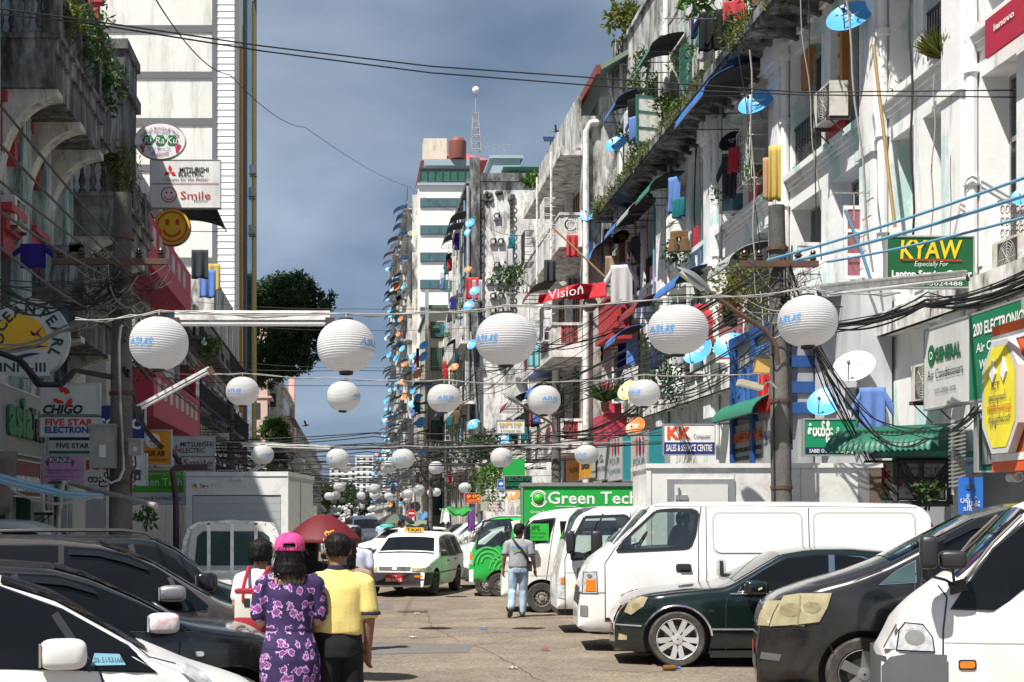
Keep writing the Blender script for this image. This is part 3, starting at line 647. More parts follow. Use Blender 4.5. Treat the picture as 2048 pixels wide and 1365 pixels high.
for z in(3.4,6.6,10.6):
 for d in(42.5,45,47.5,50):
  q=MB();q.box(-7,-6.95,d,d+1.4,z,z+1.7);wn=RH.add(q,'window',WINGL)
SHD=Bld('shaded_house_row','row of shaded grey houses with awnings and laundry in front of the pale tower',(-7,57,0))
q=MB();q.box(-17,-6.9,57.2,70,0,11);q.box(-17,-6.7,70,85.5,0,13.5);SHD.add(q,'wall',PLAG)
for z in(3.4,6.4,9.2):
 for d in np.arange(58,85,2.6):
  q=MB();q.box(-6.9,-6.55,d,d+1.4,z,z+1.5);wn=SHD.add(q,'window',WINGL)
 q=MB();q.box(-6.9,-6.0,57.4,84,z-.35,z-.2);SHD.add(q,'balcony_slab',PLADK)
 q=MB()
 for d in np.arange(57.5,84,.25):q.box(-6.04,-6.0,d-.015,d+.015,z-.2,z+.75)
 q.box(-6.05,-5.98,57.4,84,z+.72,z+.78);SHD.add(q,'balcony_rail',GRILLE)
farblock('left_far_house','weathered grey house with awnings just beyond the big tree',-16,-6.3,131,150,14.2,PLAOLD,5,side=1)
q=MB();q.box(-6.6,-6.0,150,151.5,0,17.8);o=q.build('pink_wall',PINKW);tag(o,'tall narrow pink end wall beyond the big tree','wall')
farblock('left_far_house','grey house row in the shade beyond the pink wall',-16,-6.5,152,300,13,PLAG,4,side=1,face=False)
farblock('pink_far_house','pale pink house with red roof behind the big tree',-22,-7.4,126,130,21.5,pm('pale_pink_render',(.62,.45,.4),rough=.8,var=.1,pos=True),7,side=1,roof=RROOF)
# ------------------------------------------------------------------ trees
BARK=pm('tree_bark',(.07,.055,.04),rough=.9,var=.4,sc=3,bump=.4)
def tree(label,base,h,blobs,nleaf,ln,mi,tr=.3,group=None):
 t=thing('tree',label,'tree',base,group=group);q=MB();base=Vector(base)
 top=Vector(blobs[0][0]);r0=random.Random(int(h*100))
 big=h>15;trunk=[Vector((0,0,0)),Vector((.1,.05,h*.2)),Vector(((top-base).x*(.1 if big else .35),0,h*(.6 if big else .42))),Vector(((top-base).x*.6,0,h*(.75 if big else .6)))]
 q.tube(trunk,[tr,tr*.85,tr*.65,tr*.5],10)
 for c,r in blobs:c=Vector(c)-base;q.tube([trunk[2],trunk[2].lerp(c,.5)+Vector((0,0,.4)),c],[tr*.5,tr*.28,.03],7)
 q.build('trunk',BARK,t);cr=MB();tot=sum(r**2 for c,r in blobs)
 for c,r in blobs:
  c=Vector(c)-base;nsub=max(6,int(26*r*r/max(1,r)));per=int(nleaf*r*r/tot/nsub)
  for i in range(nsub):
   d=rdir(.1);sc_=c+Vector((d.x*r,d.y*r,d.z*r*.8))*rng.uniform(.55,1.0);rs=r*rng.uniform(.16,.34)
   for j in range(per):
    e=rdir(.1);leaf(cr,sc_+e*rs*rng.random()**.5,rdir(-.1),ln*rng.uniform(.6,1.2),ln*.24,mi if rng.random()<.8 else 0)
 cr.build('crown',LEAFM,t);return t
def tb(px_,py,r,D,dy=0):p=P(px_,py,D);return((p.x,p.y+dy,p.z),r*D/FPX)
tree('big dark green tree rising behind the pale tower on the left',(-8.3,112,0),19,[tb(585,590,58,112),tb(545,580,52,112,2),tb(625,610,44,111),tb(600,655,56,112),tb(640,665,36,111),tb(545,660,60,113),tb(520,720,40,112),tb(575,705,40,112),tb(628,700,32,111),tb(490,620,60,113),tb(535,748,34,112),tb(592,728,30,112),tb(560,735,34,113)],42000,.30,1,.26)
tree('bright green tree in front of the grey house below the big tree',(-6.6,118,0),8,[tb(545,855,30,118),tb(560,890,28,118),tb(530,905,34,118),tb(555,930,26,118)],9000,.26,3,.2)
for k,(x,y,r)in enumerate(((640,985,26),(668,1000,30),(700,1005,30),(726,1000,22),(690,985,24),(655,1015,26))):
 tree('leafy tree closing the far end of the street, %s of the six'%['leftmost','second from the left','tallest in the middle','rightmost','third from the left','lowest'][k],(P(x,1030,430+6*k).x,430+6*k,0),6,[tb(x,y,r,430+6*k),tb(x+14,y+14,r*.8,430+6*k)],2600,.9,rng.choice([0,1,1]),.2,'trees at the far end of the street')
 # ------------------------------------------------------------------ vehicles
GLD=pm('tinted_car_glass',(.006,.007,.008),rough=.05,var=.5,sc=1.5,spec=.42)
GLM=glassmat('car_glass',(.05,.085,.085),.03)
CLEARG=clearglass('clear_car_glass')
LAMP=pm('lamp_lens',(.50,.52,.53),rough=.08,var=.75,sc=22,coat=1)
LAMPY=pm('yellowed_lamp_lens',(.38,.335,.20),rough=.22,var=.45,sc=11,coat=.7)
AMBER=pm('amber_lens',(.75,.20,.015),rough=.15,var=.25,sc=20,coat=.8)
REDLENS=pm('red_lens',(.45,.02,.02),rough=.15,coat=.8)
SEAT=pm('grey_seat_cloth',(.09,.09,.10),rough=.9)
class Car:
 def __init__(s,label,cat,loc,rz,L,Wd,top,bot,belt,plan,mat,tum=.28,r=.10,name='parked_car',group=None,wheels=(),wr=.31,rim='five',crown=.03,ty=.09,arch=True,holes=(),bulge=.03,smooth=.05):
  s.L,s.W,s.tum,s.r,s.crown,s.bulge=L,Wd,tum,r,crown,bulge
  xs=np.linspace(0,L,int(L/.01)+1)
  def curve(pts,sm):
   y=np.interp(xs,[p[0]for p in pts],[p[1]for p in pts]);k=int(sm/.01)
   if k>1:
    pad=np.concatenate([np.full(k,y[0]),y,np.full(k,y[-1])]);ker=np.hanning(2*k+1);ker/=ker.sum();y2=np.convolve(pad,ker,'same')[k:-k];w=np.clip(np.minimum(xs,L-xs)/(sm*1.2),0,1);y=y*(1-w)+y2*w
   return y
  s.xs=xs;s._t=curve(top,smooth);s._b=curve(bot,.04);s._w=curve(belt,.1);s._p=curve(plan,.04)
  s.o=thing(name,label,cat,loc,rz,group);s.mat=mat;s.holes=holes
  s.body(wheels,wr,arch)
  s.wheel_set(wheels,wr,rim,ty)
 def T(s,x):return float(np.interp(x,s.xs,s._t))
 def Bt(s,x):return float(np.interp(x,s.xs,s._b))
 def S(s,x,z):
  p=float(np.interp(x,s.xs,s._p));b=float(np.interp(x,s.xs,s._b));w=float(np.interp(x,s.xs,s._w));hw=s.W/2*p
  t=min(1.15,max(0,(z-b)/max(.05,w-b)))
  y=hw*(1-s.bulge*(1.6*(t-.62)**2)*1.7)
  if z>w:y-=s.tum*(z-w)+.05*s.tum*(z-w)**2
  return y
 def body(s,wheels,wr,arch):
  L=s.L;st=sorted(set([0,.015,.04,.08,.13,.2]+[round(x,3)for x in np.arange(.28,L-.25,.075)]+[L-.2,L-.13,L-.08,L-.04,L-.015,L]))
  q=MB();NS=9;NA=4;rows=[]
  for x in st:
   T,B=s.T(x),s.Bt(x);r=min(s.r,(T-B)*.35);row=[]
   zz=[B+(T-r-B)*(i/NS)for i in range(NS+1)]
   side=[(s.S(x,z),z)for z in zz];side[0]=(side[0][0]-.05,B)
   y0=s.S(x,T-r)
   for k in range(1,NA+1):
    a=math.pi/2*k/NA;side.append((y0-r*.95*(1-math.cos(a)),T-r+r*math.sin(a)))
   yt=side[-1][0]
   for k in(.66,.33):side.append((yt*k,T+s.crown*(1-k*k)))
   half=[(0,B)]+side+[(0,T+s.crown)]
   rows.append([(x,-y,z)for y,z in half]+[(x,y,z)for y,z in reversed(half[1:-1])])
  n=len(rows[0]);vs=[p for r_ in rows for p in r_]
  fs=[(i*n+j,i*n+(j+1)%n,(i+1)*n+(j+1)%n,(i+1)*n+j)for i in range(len(rows)-1)for j in range(n)]
  q.add(vs,fs,0,True);q.add(rows[0],[tuple(reversed(range(n)))],0,True);q.add(rows[-1],[tuple(range(n))],0,True)
  if not(arch and wheels)and not s.holes:s.b=q.build('body',[s.mat,BLACKPL],s.o);return
  me=q.mesh('tmp',[s.mat,BLACKPL]);o=bpy.data.objects.new('tmp',me);COL.objects.link(o)
  bm=bmesh.new();bm.from_mesh(me);bmesh.ops.remove_doubles(bm,verts=bm.verts,dist=1e-5);bmesh.ops.recalc_face_normals(bm,faces=bm.faces);bm.to_mesh(me);bm.free()
  c=MB()
  for wx in(wheels if arch else()):
   for sd in(-1,1):
    yo=s.W/2
    m_=[(wx+(wr+.065)*math.cos(t),wr+(wr+.065)*math.sin(t))for t in np.linspace(0,2*math.pi,33)[:-1]]
    c.prism([(a,sd*(yo-.30),b)for a,b in m_],(0,sd*.5,0),1)
  for h in s.holes:c.prism([(a,-1.3,b)for a,b in h],(0,2.6,0),1)
  cm=c.mesh('cut',[s.mat,BLACKPL]);bm=bmesh.new();bm.from_mesh(cm);bmesh.ops.recalc_face_normals(bm,faces=bm.faces);bm.to_mesh(cm);bm.free()
  co=bpy.data.objects.new('cut',cm);COL.objects.link(co);md=o.modifiers.new('b','BOOLEAN');md.object=co;md.operation='DIFFERENCE';md.solver='EXACT'
  out=evalmesh(o);bpy.data.objects.remove(o);bpy.data.objects.remove(co);out.name='body'
  for p in out.polygons:
   cx,cy,cz=p.center
   for wx in wheels:
    if(cx-wx)**2+(cz-wr)**2<(wr+.068)**2 and(abs(cy)<s.W/2-.02)and abs(p.normal.z)+abs(p.normal.x)+abs(p.normal.y)>0 and cz>s.Bt(cx)+.002 and cz<wr*2+.1:p.material_index=1
   if cz<s.Bt(cx)+.01 and p.normal.z<-.7:p.material_index=1
   p.use_smooth=True
  out.set_sharp_from_angle(angle=math.radians(38))
  s.b=inst('body',out,s.o)
 def wheel_set(s,wheels,wr,rim,ty):
  if not wheels:return
  tm,rm=wheel_meshes(wr,rim)
  for wx in wheels:
   for sd in(-1,1):
    w=bpy.data.objects.new('wheel',None);COL.objects.link(w);w.parent=s.o;w.location=(wx,sd*(s.W/2-.115),wr);w.rotation_euler=(0,rng.uniform(0,1),0 if sd<0 else math.pi)
    inst('tyre',tm,w);inst('rim',rm,w)
 def side(s,name,pts,mat,off=.006,sides=(-1,1),parent=None,nz=5,step=.05,label=None,dx=0):
  o=None
  for sd in sides:
   q=MB();s._side(q,pts,off,sd,nz,step);o=q.build(name,mat,parent or s.o)
   if label:o['label']=label
  return o
 def _side(s,q,pts,off,sd,nz=5,step=.05,m=0):
  xs=sorted(set([p[0]for p in pts]));x0,x1=xs[0],xs[-1];n=max(2,int((x1-x0)/step));xs=sorted(set([round(x,4)for x in xs]+[round(x0+(x1-x0)*i/n,4)for i in range(n+1)]));cols=[]
  for x in xs:
   zs=[];xe=min(max(x,x0+1e-5),x1-1e-5)
   for(a,b),(c,d)in zip(pts,pts[1:]+pts[:1]):
    if abs(c-a)<1e-9:continue
    if min(a,c)<=xe<=max(a,c):zs.append(b+(d-b)*(xe-a)/(c-a))
   if not zs:continue
   cols.append((x,min(zs),max(zs)))
  vs=[]
  for x,a,b in cols:
   for k in range(nz+1):z=a+(b-a)*k/nz;vs.append((x,sd*(s.S(x,z)+off),z))
  k=nz+1;fs=[(i*k+j,(i+1)*k+j,(i+1)*k+j+1,i*k+j+1)for i in range(len(cols)-1)for j in range(nz)]
  if sd>0:fs=[tuple(reversed(f))for f in fs]
  q.add(vs,fs,m,True)
 def seam(s,name,line,w=.012,mat=None,off=.003,sides=(-1,1),closed=False):
  for sd in sides:
   q=MB();pts=list(line)+([line[0]]if closed else[])
   for(a,b),(c,d)in zip(pts[:-1],pts[1:]):
    ln=math.hypot(c-a,d-b)
    if ln<1e-6:continue
    n=max(1,int(ln/.08));nx,nz=-(d-b)/ln*w/2,(c-a)/ln*w/2;vs=[]
    for i in range(n+1):
     x,z=a+(c-a)*i/n,b+(d-b)*i/n
     for e in(-1,1):X_,Z_=x+nx*e,z+nz*e;vs.append((X_,sd*(s.S(X_,Z_)+off),Z_))
    q.add(vs,[(2*i,2*i+1,2*i+3,2*i+2)for i in range(n)],0)
   q.build(name,mat or BLACKPL,s.o)
 def rod(s,name,line,r,mat,off=.01,sides=(-1,1)):
  for sd in sides:
   q=MB();q.tube([(x,sd*(s.S(x,z)+off),z)for x,z in line],r,6);q.build(name,mat,s.o)
 def topz(s,x,y):
  yt=max(.05,s.S(x,s.T(x)-s.r)-s.r*.95);k=min(1,abs(y)/yt);return s.T(x)+s.crown*(1-k*k)
 def top(s,name,x0,x1,hw0,hw1,mat,off=.006,nx=12,ny=10,label=None):
  q=MB()
  def fn(u,v):
   x=x0+(x1-x0)*u;h=hw0+(hw1-hw0)*u;y=-h+2*h*v;return(x-off*.6,y,s.topz(x,y)+off)
  q.grid(fn,nx,ny,flip=True);o=q.build(name,mat,s.o)
  if label:o['label']=label
  return o
 def frontx(s,y,z):
  for x in np.arange(0,1.6,.008):
   if s.T(x)+s.crown>=z and s.S(x,z)>=abs(y):return x
  return 1.6
 def front(s,name,pts,mat,off=.008,n=8,label=None,parent=None):
  """(y, z) four corners in order: bottom left, bottom right, top right, top left"""
  q=MB();a,b,c,d=pts
  def fn(u,v):
   y=(a[0]*(1-u)+b[0]*u)*(1-v)+(d[0]*(1-u)+c[0]*u)*v;z=(a[1]*(1-u)+b[1]*u)*(1-v)+(d[1]*(1-u)+c[1]*u)*v
   return(s.frontx(y,z)-off,y,z)
  q.grid(fn,n,4,flip=True);o=q.build(name,mat,parent or s.o)
  if label:o['label']=label
  return o
 def mirror(s,x,z,sz,mat,sides=(-1,1),tall=False,face=CHROME,label=None,out=.13):
  for sd in sides:
   q=MB();y=sd*(s.S(x,z)+out);a,b,c=sz
   q.v=[];bmv=[]
   def fn(u,v):
    th=u*2*math.pi;ph=(v-.5)*math.pi;e=.55
    sg=lambda t:math.copysign(abs(t)**e,t)
    return(x+a/2*sg(math.cos(ph))*sg(math.cos(th)),y+c/2*sg(math.cos(ph))*sg(math.sin(th)),z+b/2*sg(math.sin(ph)))
   q.grid(fn,24,12);o=q.build('mirror',mat,s.o)
   if label:o['label']=label
   q=MB();q.tube([(x,sd*(s.S(x,z-b*.4)-.02),z-b*.35),(x,y-sd*.02,z-b*.3)],.03,6);q.build('mirror_bracket',BLACKPL,o)
   q=MB();q.box(x+a*.47,x+a*.5+.004,y-c*.4,y+c*.4,z-b*.38,z+b*.38);q.build('mirror_glass',face,o)
 def handle(s,x,z,mat,l=.16,sides=(-1,1),recess=None):
  for sd in sides:
   y=s.S(x,z);q=MB()
   q.obox((x,sd*(y+.022),z),(l/2,0,0),(0,.012,0),(0,0,.016));q.obox((x-l*.42,sd*(y+.01),z),(.015,0,0),(0,.012,0),(0,0,.014));q.obox((x+l*.42,sd*(y+.01),z),(.015,0,0),(0,.012,0),(0,0,.014))
   q.build('door_handle',mat,s.o)
_WM={}
def wheel_meshes(wr,rim):
 k=(round(wr,3),rim)
 if k in _WM:return _WM[k]
 rr=wr*{'five':.68,'steel':.60,'big':.76,'dark':.64}.get(rim,.66);w=.105
 t=MB();t.lathe([(rr,-w*.8),(rr+.01,-w*.95),(wr*.93,-w),(wr*.985,-w*.8),(wr,-w*.5),(wr,w*.5),(wr*.985,w*.8),(wr*.93,w),(rr,w*.9),(rr-.02,0),(rr,-w*.8)],36,ax='y')
 for i in range(0):pass
 tm=t.mesh('tyre',pm('dusty_tyre',(.04,.037,.034),rough=.85,var=.35,sc=9,dirt=(.12,.10,.08),damt=.3,dsc=6))
 r=MB();mt={'five':STEEL,'big':pm('polished_alloy',(.72,.72,.72),rough=.28,metal=.55,var=.1),'steel':pm('steel_wheel',(.34,.33,.30),rough=.5,metal=.3,var=.2,dirt=(.15,.09,.05),damt=.3,dsc=12),'dark':BLACKPL}.get(rim,STEEL)
 r.lathe([(rr,-w*.85),(rr*.97,-w*.95),(rr*.93,-w*.8),(rr*.90,-w*.3),(rr*.88,w*.4)],36,ax='y',m=0)
 r.lathe([(rr*.9,w*.1),(.01,w*.1)],24,ax='y',m=1)
 if rim=='steel':
  r.lathe([(rr*.9,-w*.3),(rr*.75,-w*.62),(rr*.5,-w*.72),(rr*.42,-w*.5),(rr*.30,-w*.5),(rr*.28,-w*.95),(.01,-w*1.0)],30,ax='y',m=0)
  for i in range(12):
   a=2*math.pi*i/12;r.lathe([(.022,-w*.70),(.001,-w*.71)],8,c=(rr*.70*math.cos(a),0,rr*.70*math.sin(a)),ax='y',m=1)
  for i in range(5):
   a=2*math.pi*i/5;r.lathe([(.012,-w*.5),(.012,-w*.62),(.001,-w*.63)],6,c=(rr*.36*math.cos(a),0,rr*.36*math.sin(a)),ax='y',m=0)
 else:
  n=5;fork=rim=='big'
  for i in range(n):
   a=2*math.pi*i/n+.3;ca,sa=math.cos(a),math.sin(a);px_,pz=-sa,ca
   for e in((-1,1)if fork else(0,)):
    h0,h1=(rr*.12,rr*.13)if fork else(rr*.17,rr*.20);sh_=e*rr*.22
    A=[(ca*rr*.16+px_*(sh_*.2+k*h0),sa*rr*.16+pz*(sh_*.2+k*h0))for k in(-1,1)];Bp=[(ca*rr*.92+px_*(sh_+k*h1),sa*rr*.92+pz*(sh_+k*h1))for k in(1,-1)]
    pts=A+Bp;yv=[-w*.75,-w*.75,-w*.9,-w*.9]
    vs=[(p[0],y,p[1])for p,y in zip(pts,yv)]+[(p[0],-w*.35,p[1])for p in pts]
    r.add(vs,[(0,1,2,3),(0,4,5,1),(1,5,6,2),(2,6,7,3),(3,7,4,0)],0)
  r.lathe([(rr*.26,-w*.4),(rr*.24,-w*.85),(.01,-w*.9)],20,ax='y',m=0)
  r.lathe([(rr*.62,-w*.05),(.01,-w*.05)],24,ax='y',m=2)
 rm=r.mesh('rim',[mt,BLACKPL,pm('brake_disc',(.2,.17,.14),rough=.4,metal=.7)]);_WM[k]=(tm,rm);return tm,rm
ANG={(1157,150.):6,(1232,166.):7,(1515,213.):14,(1765,255.):17,(1115,130.):4,(1003,106.):5,(938,88.):5,(600,340.):13,(640,267.):12,(540,221.):11,(560,185.):9}
def ptsx(nx,s,lst,d=1):
 """photo columns/rows -> (x from the nose, z) on the near flank of a car whose nose corner shows at column nx at s pixels per metre"""
 a=math.radians(ANG.get((nx,s),0));Y0=FPX/s;X0=(nx-VX)/s;o=[]
 for x,y in lst:
  k=(x-VX)/FPX;u=d*(k*Y0-X0)/(math.cos(a)+d*k*math.sin(a));o.append((round(u,3),round(HC+(VY-y)*(Y0-u*math.sin(a))/FPX,3)))
 return o
def cpose(nx,s,W_,d=1):
 a=math.radians(ANG.get((nx,s),0));return((nx-VX)/s+d*W_/2*math.sin(a),FPX/s+W_/2*math.cos(a),0),(-a if d>0 else math.pi+a)
def grow(pts,e):
 cx=sum(p[0]for p in pts)/len(pts);cz=sum(p[1]for p in pts)/len(pts);hx=max(abs(p[0]-cx)for p in pts);hz=max(abs(p[1]-cz)for p in pts)
 return[(cx+(p[0]-cx)*(hx+e)/hx,cz+(p[1]-cz)*(hz+e)/hz)for p in pts]
def cabin(c,wp,k=1.):
 """seats, wheel and handle seen through the open-cut side windows"""
 x0,x1,z0=min(p[0]for p in wp),max(p[0]for p in wp),min(p[1]for p in wp)
 for y in(-.42,.42):
  q=MB();q.grid(lambda u,v:(x1-.16+.07*math.copysign(abs(math.cos(6.2832*u))**.5,math.cos(6.2832*u))*max(0,math.cos((v-.5)*3.1416))**.4+.10*(v-.5),y+.2*math.copysign(abs(math.sin(6.2832*u))**.5,math.sin(6.2832*u))*max(0,math.cos((v-.5)*3.1416))**.4,z0+.16*k+.38*k*(v-.5)),16,10);q.grid(lambda u,v:(x1-.10+.045*math.cos(6.2832*u)*math.sin(v*3.1416),y+.11*math.sin(6.2832*u)*max(0,math.sin(v*3.1416))**.5,z0+.42*k+.09*math.cos(v*3.1416)),14,8);q.build('seat',SEAT,c.o)
 q=MB();q.tube([(x0+.40+.09*math.sin(t),.40+.17*math.cos(t),z0+.08+.15*math.sin(t))for t in np.linspace(0,6.2832,21)],.014,6);q.tube([(x0+.1,.4,z0-.02),(x0+.40,.4,z0+.08)],.02,6);q.build('steering_wheel',BLACKPL,c.o)
 q=MB();q.box(x0+.02,x0+.22,-.7,.7,z0-.02,z0+.06);q.build('dashboard',pm('grey_dash',(.12,.125,.13),rough=.7),c.o)
WHITEC=paint('white_car_paint',(.76,.76,.745),coat=.22,dirt=(.62,.59,.53),damt=.2)
WHITEC2=paint('white_van_paint',(.80,.80,.79),rough=.35,dirt=(.66,.64,.60),damt=.2)
BLACKC=paint('black_car_paint',(.008,.009,.010),rough=.22,coat=.6,dirt=(.03,.028,.026),damt=.3)
GREENBLK=paint('dark_green_car_paint',(.004,.011,.0105),rough=.2,coat=.8)
BROWNC=paint('grey_brown_car_paint',(.060,.052,.047),rough=.22,coat=1)
PLAN=lambda L,a=.80,b=.9:[(0,a),(.05,a+.05),(.18,a+.10),(.5,.97),(1.0,1),(L-.8,1),(L-.25,.96),(L-.05,b),(L,b-.04)]
s4=150.;L=4.69
wp=ptsx(1157,s4,[(1237,1101),(1252,1080),(1313,1026),(1330,1023),(1388,1023),(1396,1028),(1389,1070),(1380,1092),(1371,1095)])
van=Car('long white windowless panel van parked side on, pressed panels along its flank','van',*cpose(1157,s4,1.70),L,1.70,
[(0,.55),(.03,.80),(.08,1.03),(.2,1.22),(.42,1.385),(.95,1.90),(1.1,1.955),(1.3,1.985),(3,1.985),(4.40,1.96),(4.56,1.88),(4.64,1.5),(4.69,.6)],
[(0,.32),(.1,.27),(4.5,.30),(4.69,.42)],[(0,1.1),(L,1.2)],[(0,.86),(.06,.92),(.2,.965),(.6,1),(4.3,1),(4.69,.95)],WHITEC2,tum=.12,r=.13,name='panel_van',wheels=(.95,3.5),wr=.32,rim='steel',bulge=.02,holes=[wp])
van.seam('window_surround',grow(wp,.016),.045,BLACKPL,.006,closed=True);van.side('window',wp,CLEARG,.008);cabin(van,wp)
van.seam('door_seam',ptsx(1157,s4,[(1211,1245),(1210,1128),(1228,1100)])+ptsx(1157,s4,[(1228,1100),(1300,1014)]),.012)
van.seam('door_seam',ptsx(1157,s4,[(1404,1014),(1398,1060),(1397,1165),(1393,1240)]),.012);van.seam('door_seam',ptsx(1157,s4,[(1414,1014),(1413,1240)]),.01);van.seam('door_seam',ptsx(1157,s4,[(1620,1016),(1620,1240)]),.012)
van.seam('roof_gutter',ptsx(1157,s4,[(1310,1013),(1500,1012),(1840,1016)]),.016,STEEL)
def rrect(x0,x1,y0,y1,r=14):
 o=[]
 for cx,cy,a in((x1-r,y0+r,-90),(x1-r,y1-r,0),(x0+r,y1-r,90),(x0+r,y0+r,180)):
  for k in range(5):t=math.radians(a+k*22.5);o.append((cx+r*math.cos(t),cy+r*math.sin(t)))
 return o
PRESS=pm('pressed_edge_paint',(.45,.45,.44),rough=.4)
for a,b in((1428,1607),(1630,1834)):
 pr=ptsx(1157,s4,rrect(a,b,1026,1108));van.seam('pressed_groove',pr,.022,PRESS,.002,closed=True);van.side('pressed_panel',grow(pr,-.014),WHITEC2,.012)
van.side('handle_recess',ptsx(1157,s4,rrect(1352,1383,1128,1145,5)),BLACKPL,.004);van.handle((1367-1157)/s4,HC-(1137-VY)/s4,BLACKPL,.15)
van.side('handle_recess',ptsx(1157,s4,rrect(1433,1452,1119,1152,6)),PRESS,.003);van.side('slide_handle',ptsx(1157,s4,[(1439,1122),(1446,1122),(1447,1151),(1439,1151)]),BLACKPL,.02)
hl=ptsx(1157,s4,[(1166,1187),(1168,1146),(1193,1145),(1195,1187)]);van.side('headlight_rim',grow(hl,.012),BLACKPL,.004);van.side('headlight',hl,LAMP,.012)
van.side('indicator_lens',ptsx(1157,s4,[(1171,1183),(1173,1160),(1191,1159),(1193,1183)]),AMBER,.02)
van.side('fog_light',ptsx(1157,s4,[(1160,1233),(1161,1211),(1176,1212),(1176,1233)]),STEEL,.012)
van.seam('bumper_seam',ptsx(1157,s4,[(1159,1188),(1211,1186)]),.01);van.side('sill_strip',ptsx(1157,s4,[(1212,1243),(1212,1236),(1800,1232),(1800,1243)]),BLACKPL,.008)
van.front('grille',[(-.6,.62),(.6,.62),(.62,.85),(-.62,.85)],BLACKPL);van.front('headlight',[(-.82,.8),(-.58,.8),(-.58,1.05),(-.8,1.05)],LAMP,.012)
van.top('windscreen',.47,.93,.70,.64,GLM)
van.side('tail_light',[(4.58,1.0),(4.67,1.0),(4.64,1.6),(4.56,1.75)],pm('tail_brown_lens',(.05,.02,.015),rough=.2),.01)
s3=166.;D3=FPX/s3;L=4.8;nx=1232
sed=Car('lowered dark green saloon with big chrome five spoke wheels and sun glint','car',*cpose(nx,s3,1.79),L,1.79,
[(0,.50),(.03,.60),(.1,.71),(.18,.80),(.4,.865),(.8,.92),(1.3,.965),(1.42,1.02),(2.0,1.355),(2.35,1.41),(2.8,1.42),(3.25,1.385),(4.0,1.06),(4.3,1.02),(4.7,.98),(4.78,.8),(4.8,.5)],
[(0,.17),(.5,.16),(4.3,.18),(4.8,.3)],[(0,.80),(1.3,.89),(4.8,.92)],PLAN(L,.70,.86),GREENBLK,tum=.42,r=.10,wheels=(.73,3.5),wr=.335,rim='big',bulge=.035)
wp=ptsx(nx,s3,[(1478,1182),(1490,1168),(1530,1141),(1580,1118),(1640,1112),(1690,1112),(1730,1116),(1760,1128),(1770,1150),(1765,1182)])
sed.side('window_trim',grow(wp,.022),CHROME,.005);sed.side('window',wp,GLD,.010);sed.seam('door_pillar',ptsx(nx,s3,[(1665,1182),(1670,1111)]),.07,CHROME,.014)
sed.rod('chrome_strip',ptsx(nx,s3,[(1422,1259),(1600,1259),(1800,1258)]),.011,CHROME);sed.rod('belt_strip',ptsx(nx,s3,[(1460,1188),(1600,1186),(1760,1184)]),.009,CHROME);sed.rod('bumper_strip',ptsx(nx,s3,[(1234,1252),(1260,1253),(1285,1254)]),.010,CHROME)
sed.rod('arch_strip',[(.73+.405*math.cos(t),.335+.405*math.sin(t))for t in np.linspace(.12,2.75,18)],.013,CHROME,.004)
hl=ptsx(nx,s3,[(1250,1226),(1260,1203),(1284,1194),(1297,1196),(1288,1214),(1264,1232)]);sed.side('headlight',hl,LAMPY,.012)
sed.seam('door_seam',ptsx(nx,s3,[(1458,1186),(1452,1210),(1452,1300)]),.010);sed.seam('door_seam',ptsx(nx,s3,[(1668,1186),(1672,1300)]),.010);sed.seam('bonnet_seam',ptsx(nx,s3,[(1290,1193),(1350,1185),(1452,1176)]),.008)
sed.side('wing_badge',ptsx(nx,s3,rrect(1417,1429,1219,1226,3)),CHROME,.008);sed.side('fog_light',ptsx(nx,s3,[(1238,1283),(1240,1270),(1256,1274),(1256,1283)]),LAMPY,.01)
sed.mirror((1503-nx)/s3,.965,(.27,.17,.16),GREENBLK);sed.side('mirror_lamp',ptsx(nx,s3,[(1512,1176),(1520,1173),(1520,1177),(1512,1180)]),LAMPY,.22)
sed.handle(2.5,.80,CHROME,.2)
sed.front('grille',[(-.42,.50),(.42,.50),(.40,.72),(-.40,.72)],CHROME);sed.front('number_plate',[(-.16,.36),(.16,.36),(.16,.47),(-.16,.47)],flat(200,40,40))
sed.top('windscreen',1.42,1.98,.70,.56,GLD)
sed.side('sill_panel',ptsx(nx,s3,[(1420,1316),(1420,1302),(1790,1300),(1790,1314)]),BLACKPL,.012)
s2=213.;D2=FPX/s2;L=4.85;nx=1515
alp=Car('dusty black people carrier with big yellowed headlight and dark glass','car',*cpose(nx,s2,1.83),L,1.83,
[(0,.62),(.03,.85),(.10,.97),(.22,1.05),(.5,1.15),(.85,1.25),(1.16,1.37),(1.96,1.80),(2.3,1.90),(2.7,1.94),(3.6,1.94),(4.5,1.88),(4.8,1.5),(4.85,.6)],
[(0,.20),(.4,.18),(4.5,.22),(4.85,.35)],[(0,1.02),(1.2,1.12),(4.85,1.15)],PLAN(L,.72,.92),BLACKC,tum=.26,r=.12,wheels=(.955,3.85),wr=.345,rim='five',bulge=.035)
hl=ptsx(nx,s2,[(1540,1256),(1548,1232),(1568,1193),(1600,1188),(1664,1187),(1655,1215),(1639,1244),(1600,1250)]);alp.side('headlight_rim',grow(hl,.012),BLACKPL,.004);alp.side('headlight',hl,LAMPY,.016)
qw=ptsx(nx,s2,[(1762,1168),(1795,1143),(1832,1124),(1832,1164)]);alp.side('quarter_trim',grow(qw,.018),CHROME,.004);alp.side('quarter_window',qw,GLM,.010)
dw=ptsx(nx,s2,[(1845,1166),(1850,1110),(1880,1085),(1950,1052),(2060,1030),(2200,1028),(2200,1166)]);alp.side('window_surround',grow(dw,.02),BLACKPL,.004);alp.side('window',dw,GLD,.010)
alp.side('wind_deflector',ptsx(nx,s2,[(1888,1090),(1950,1060),(2048,1037),(2048,1022),(1960,1038),(1895,1072)]),pm('smoked_acrylic',(.012,.014,.018),rough=.2),.045)
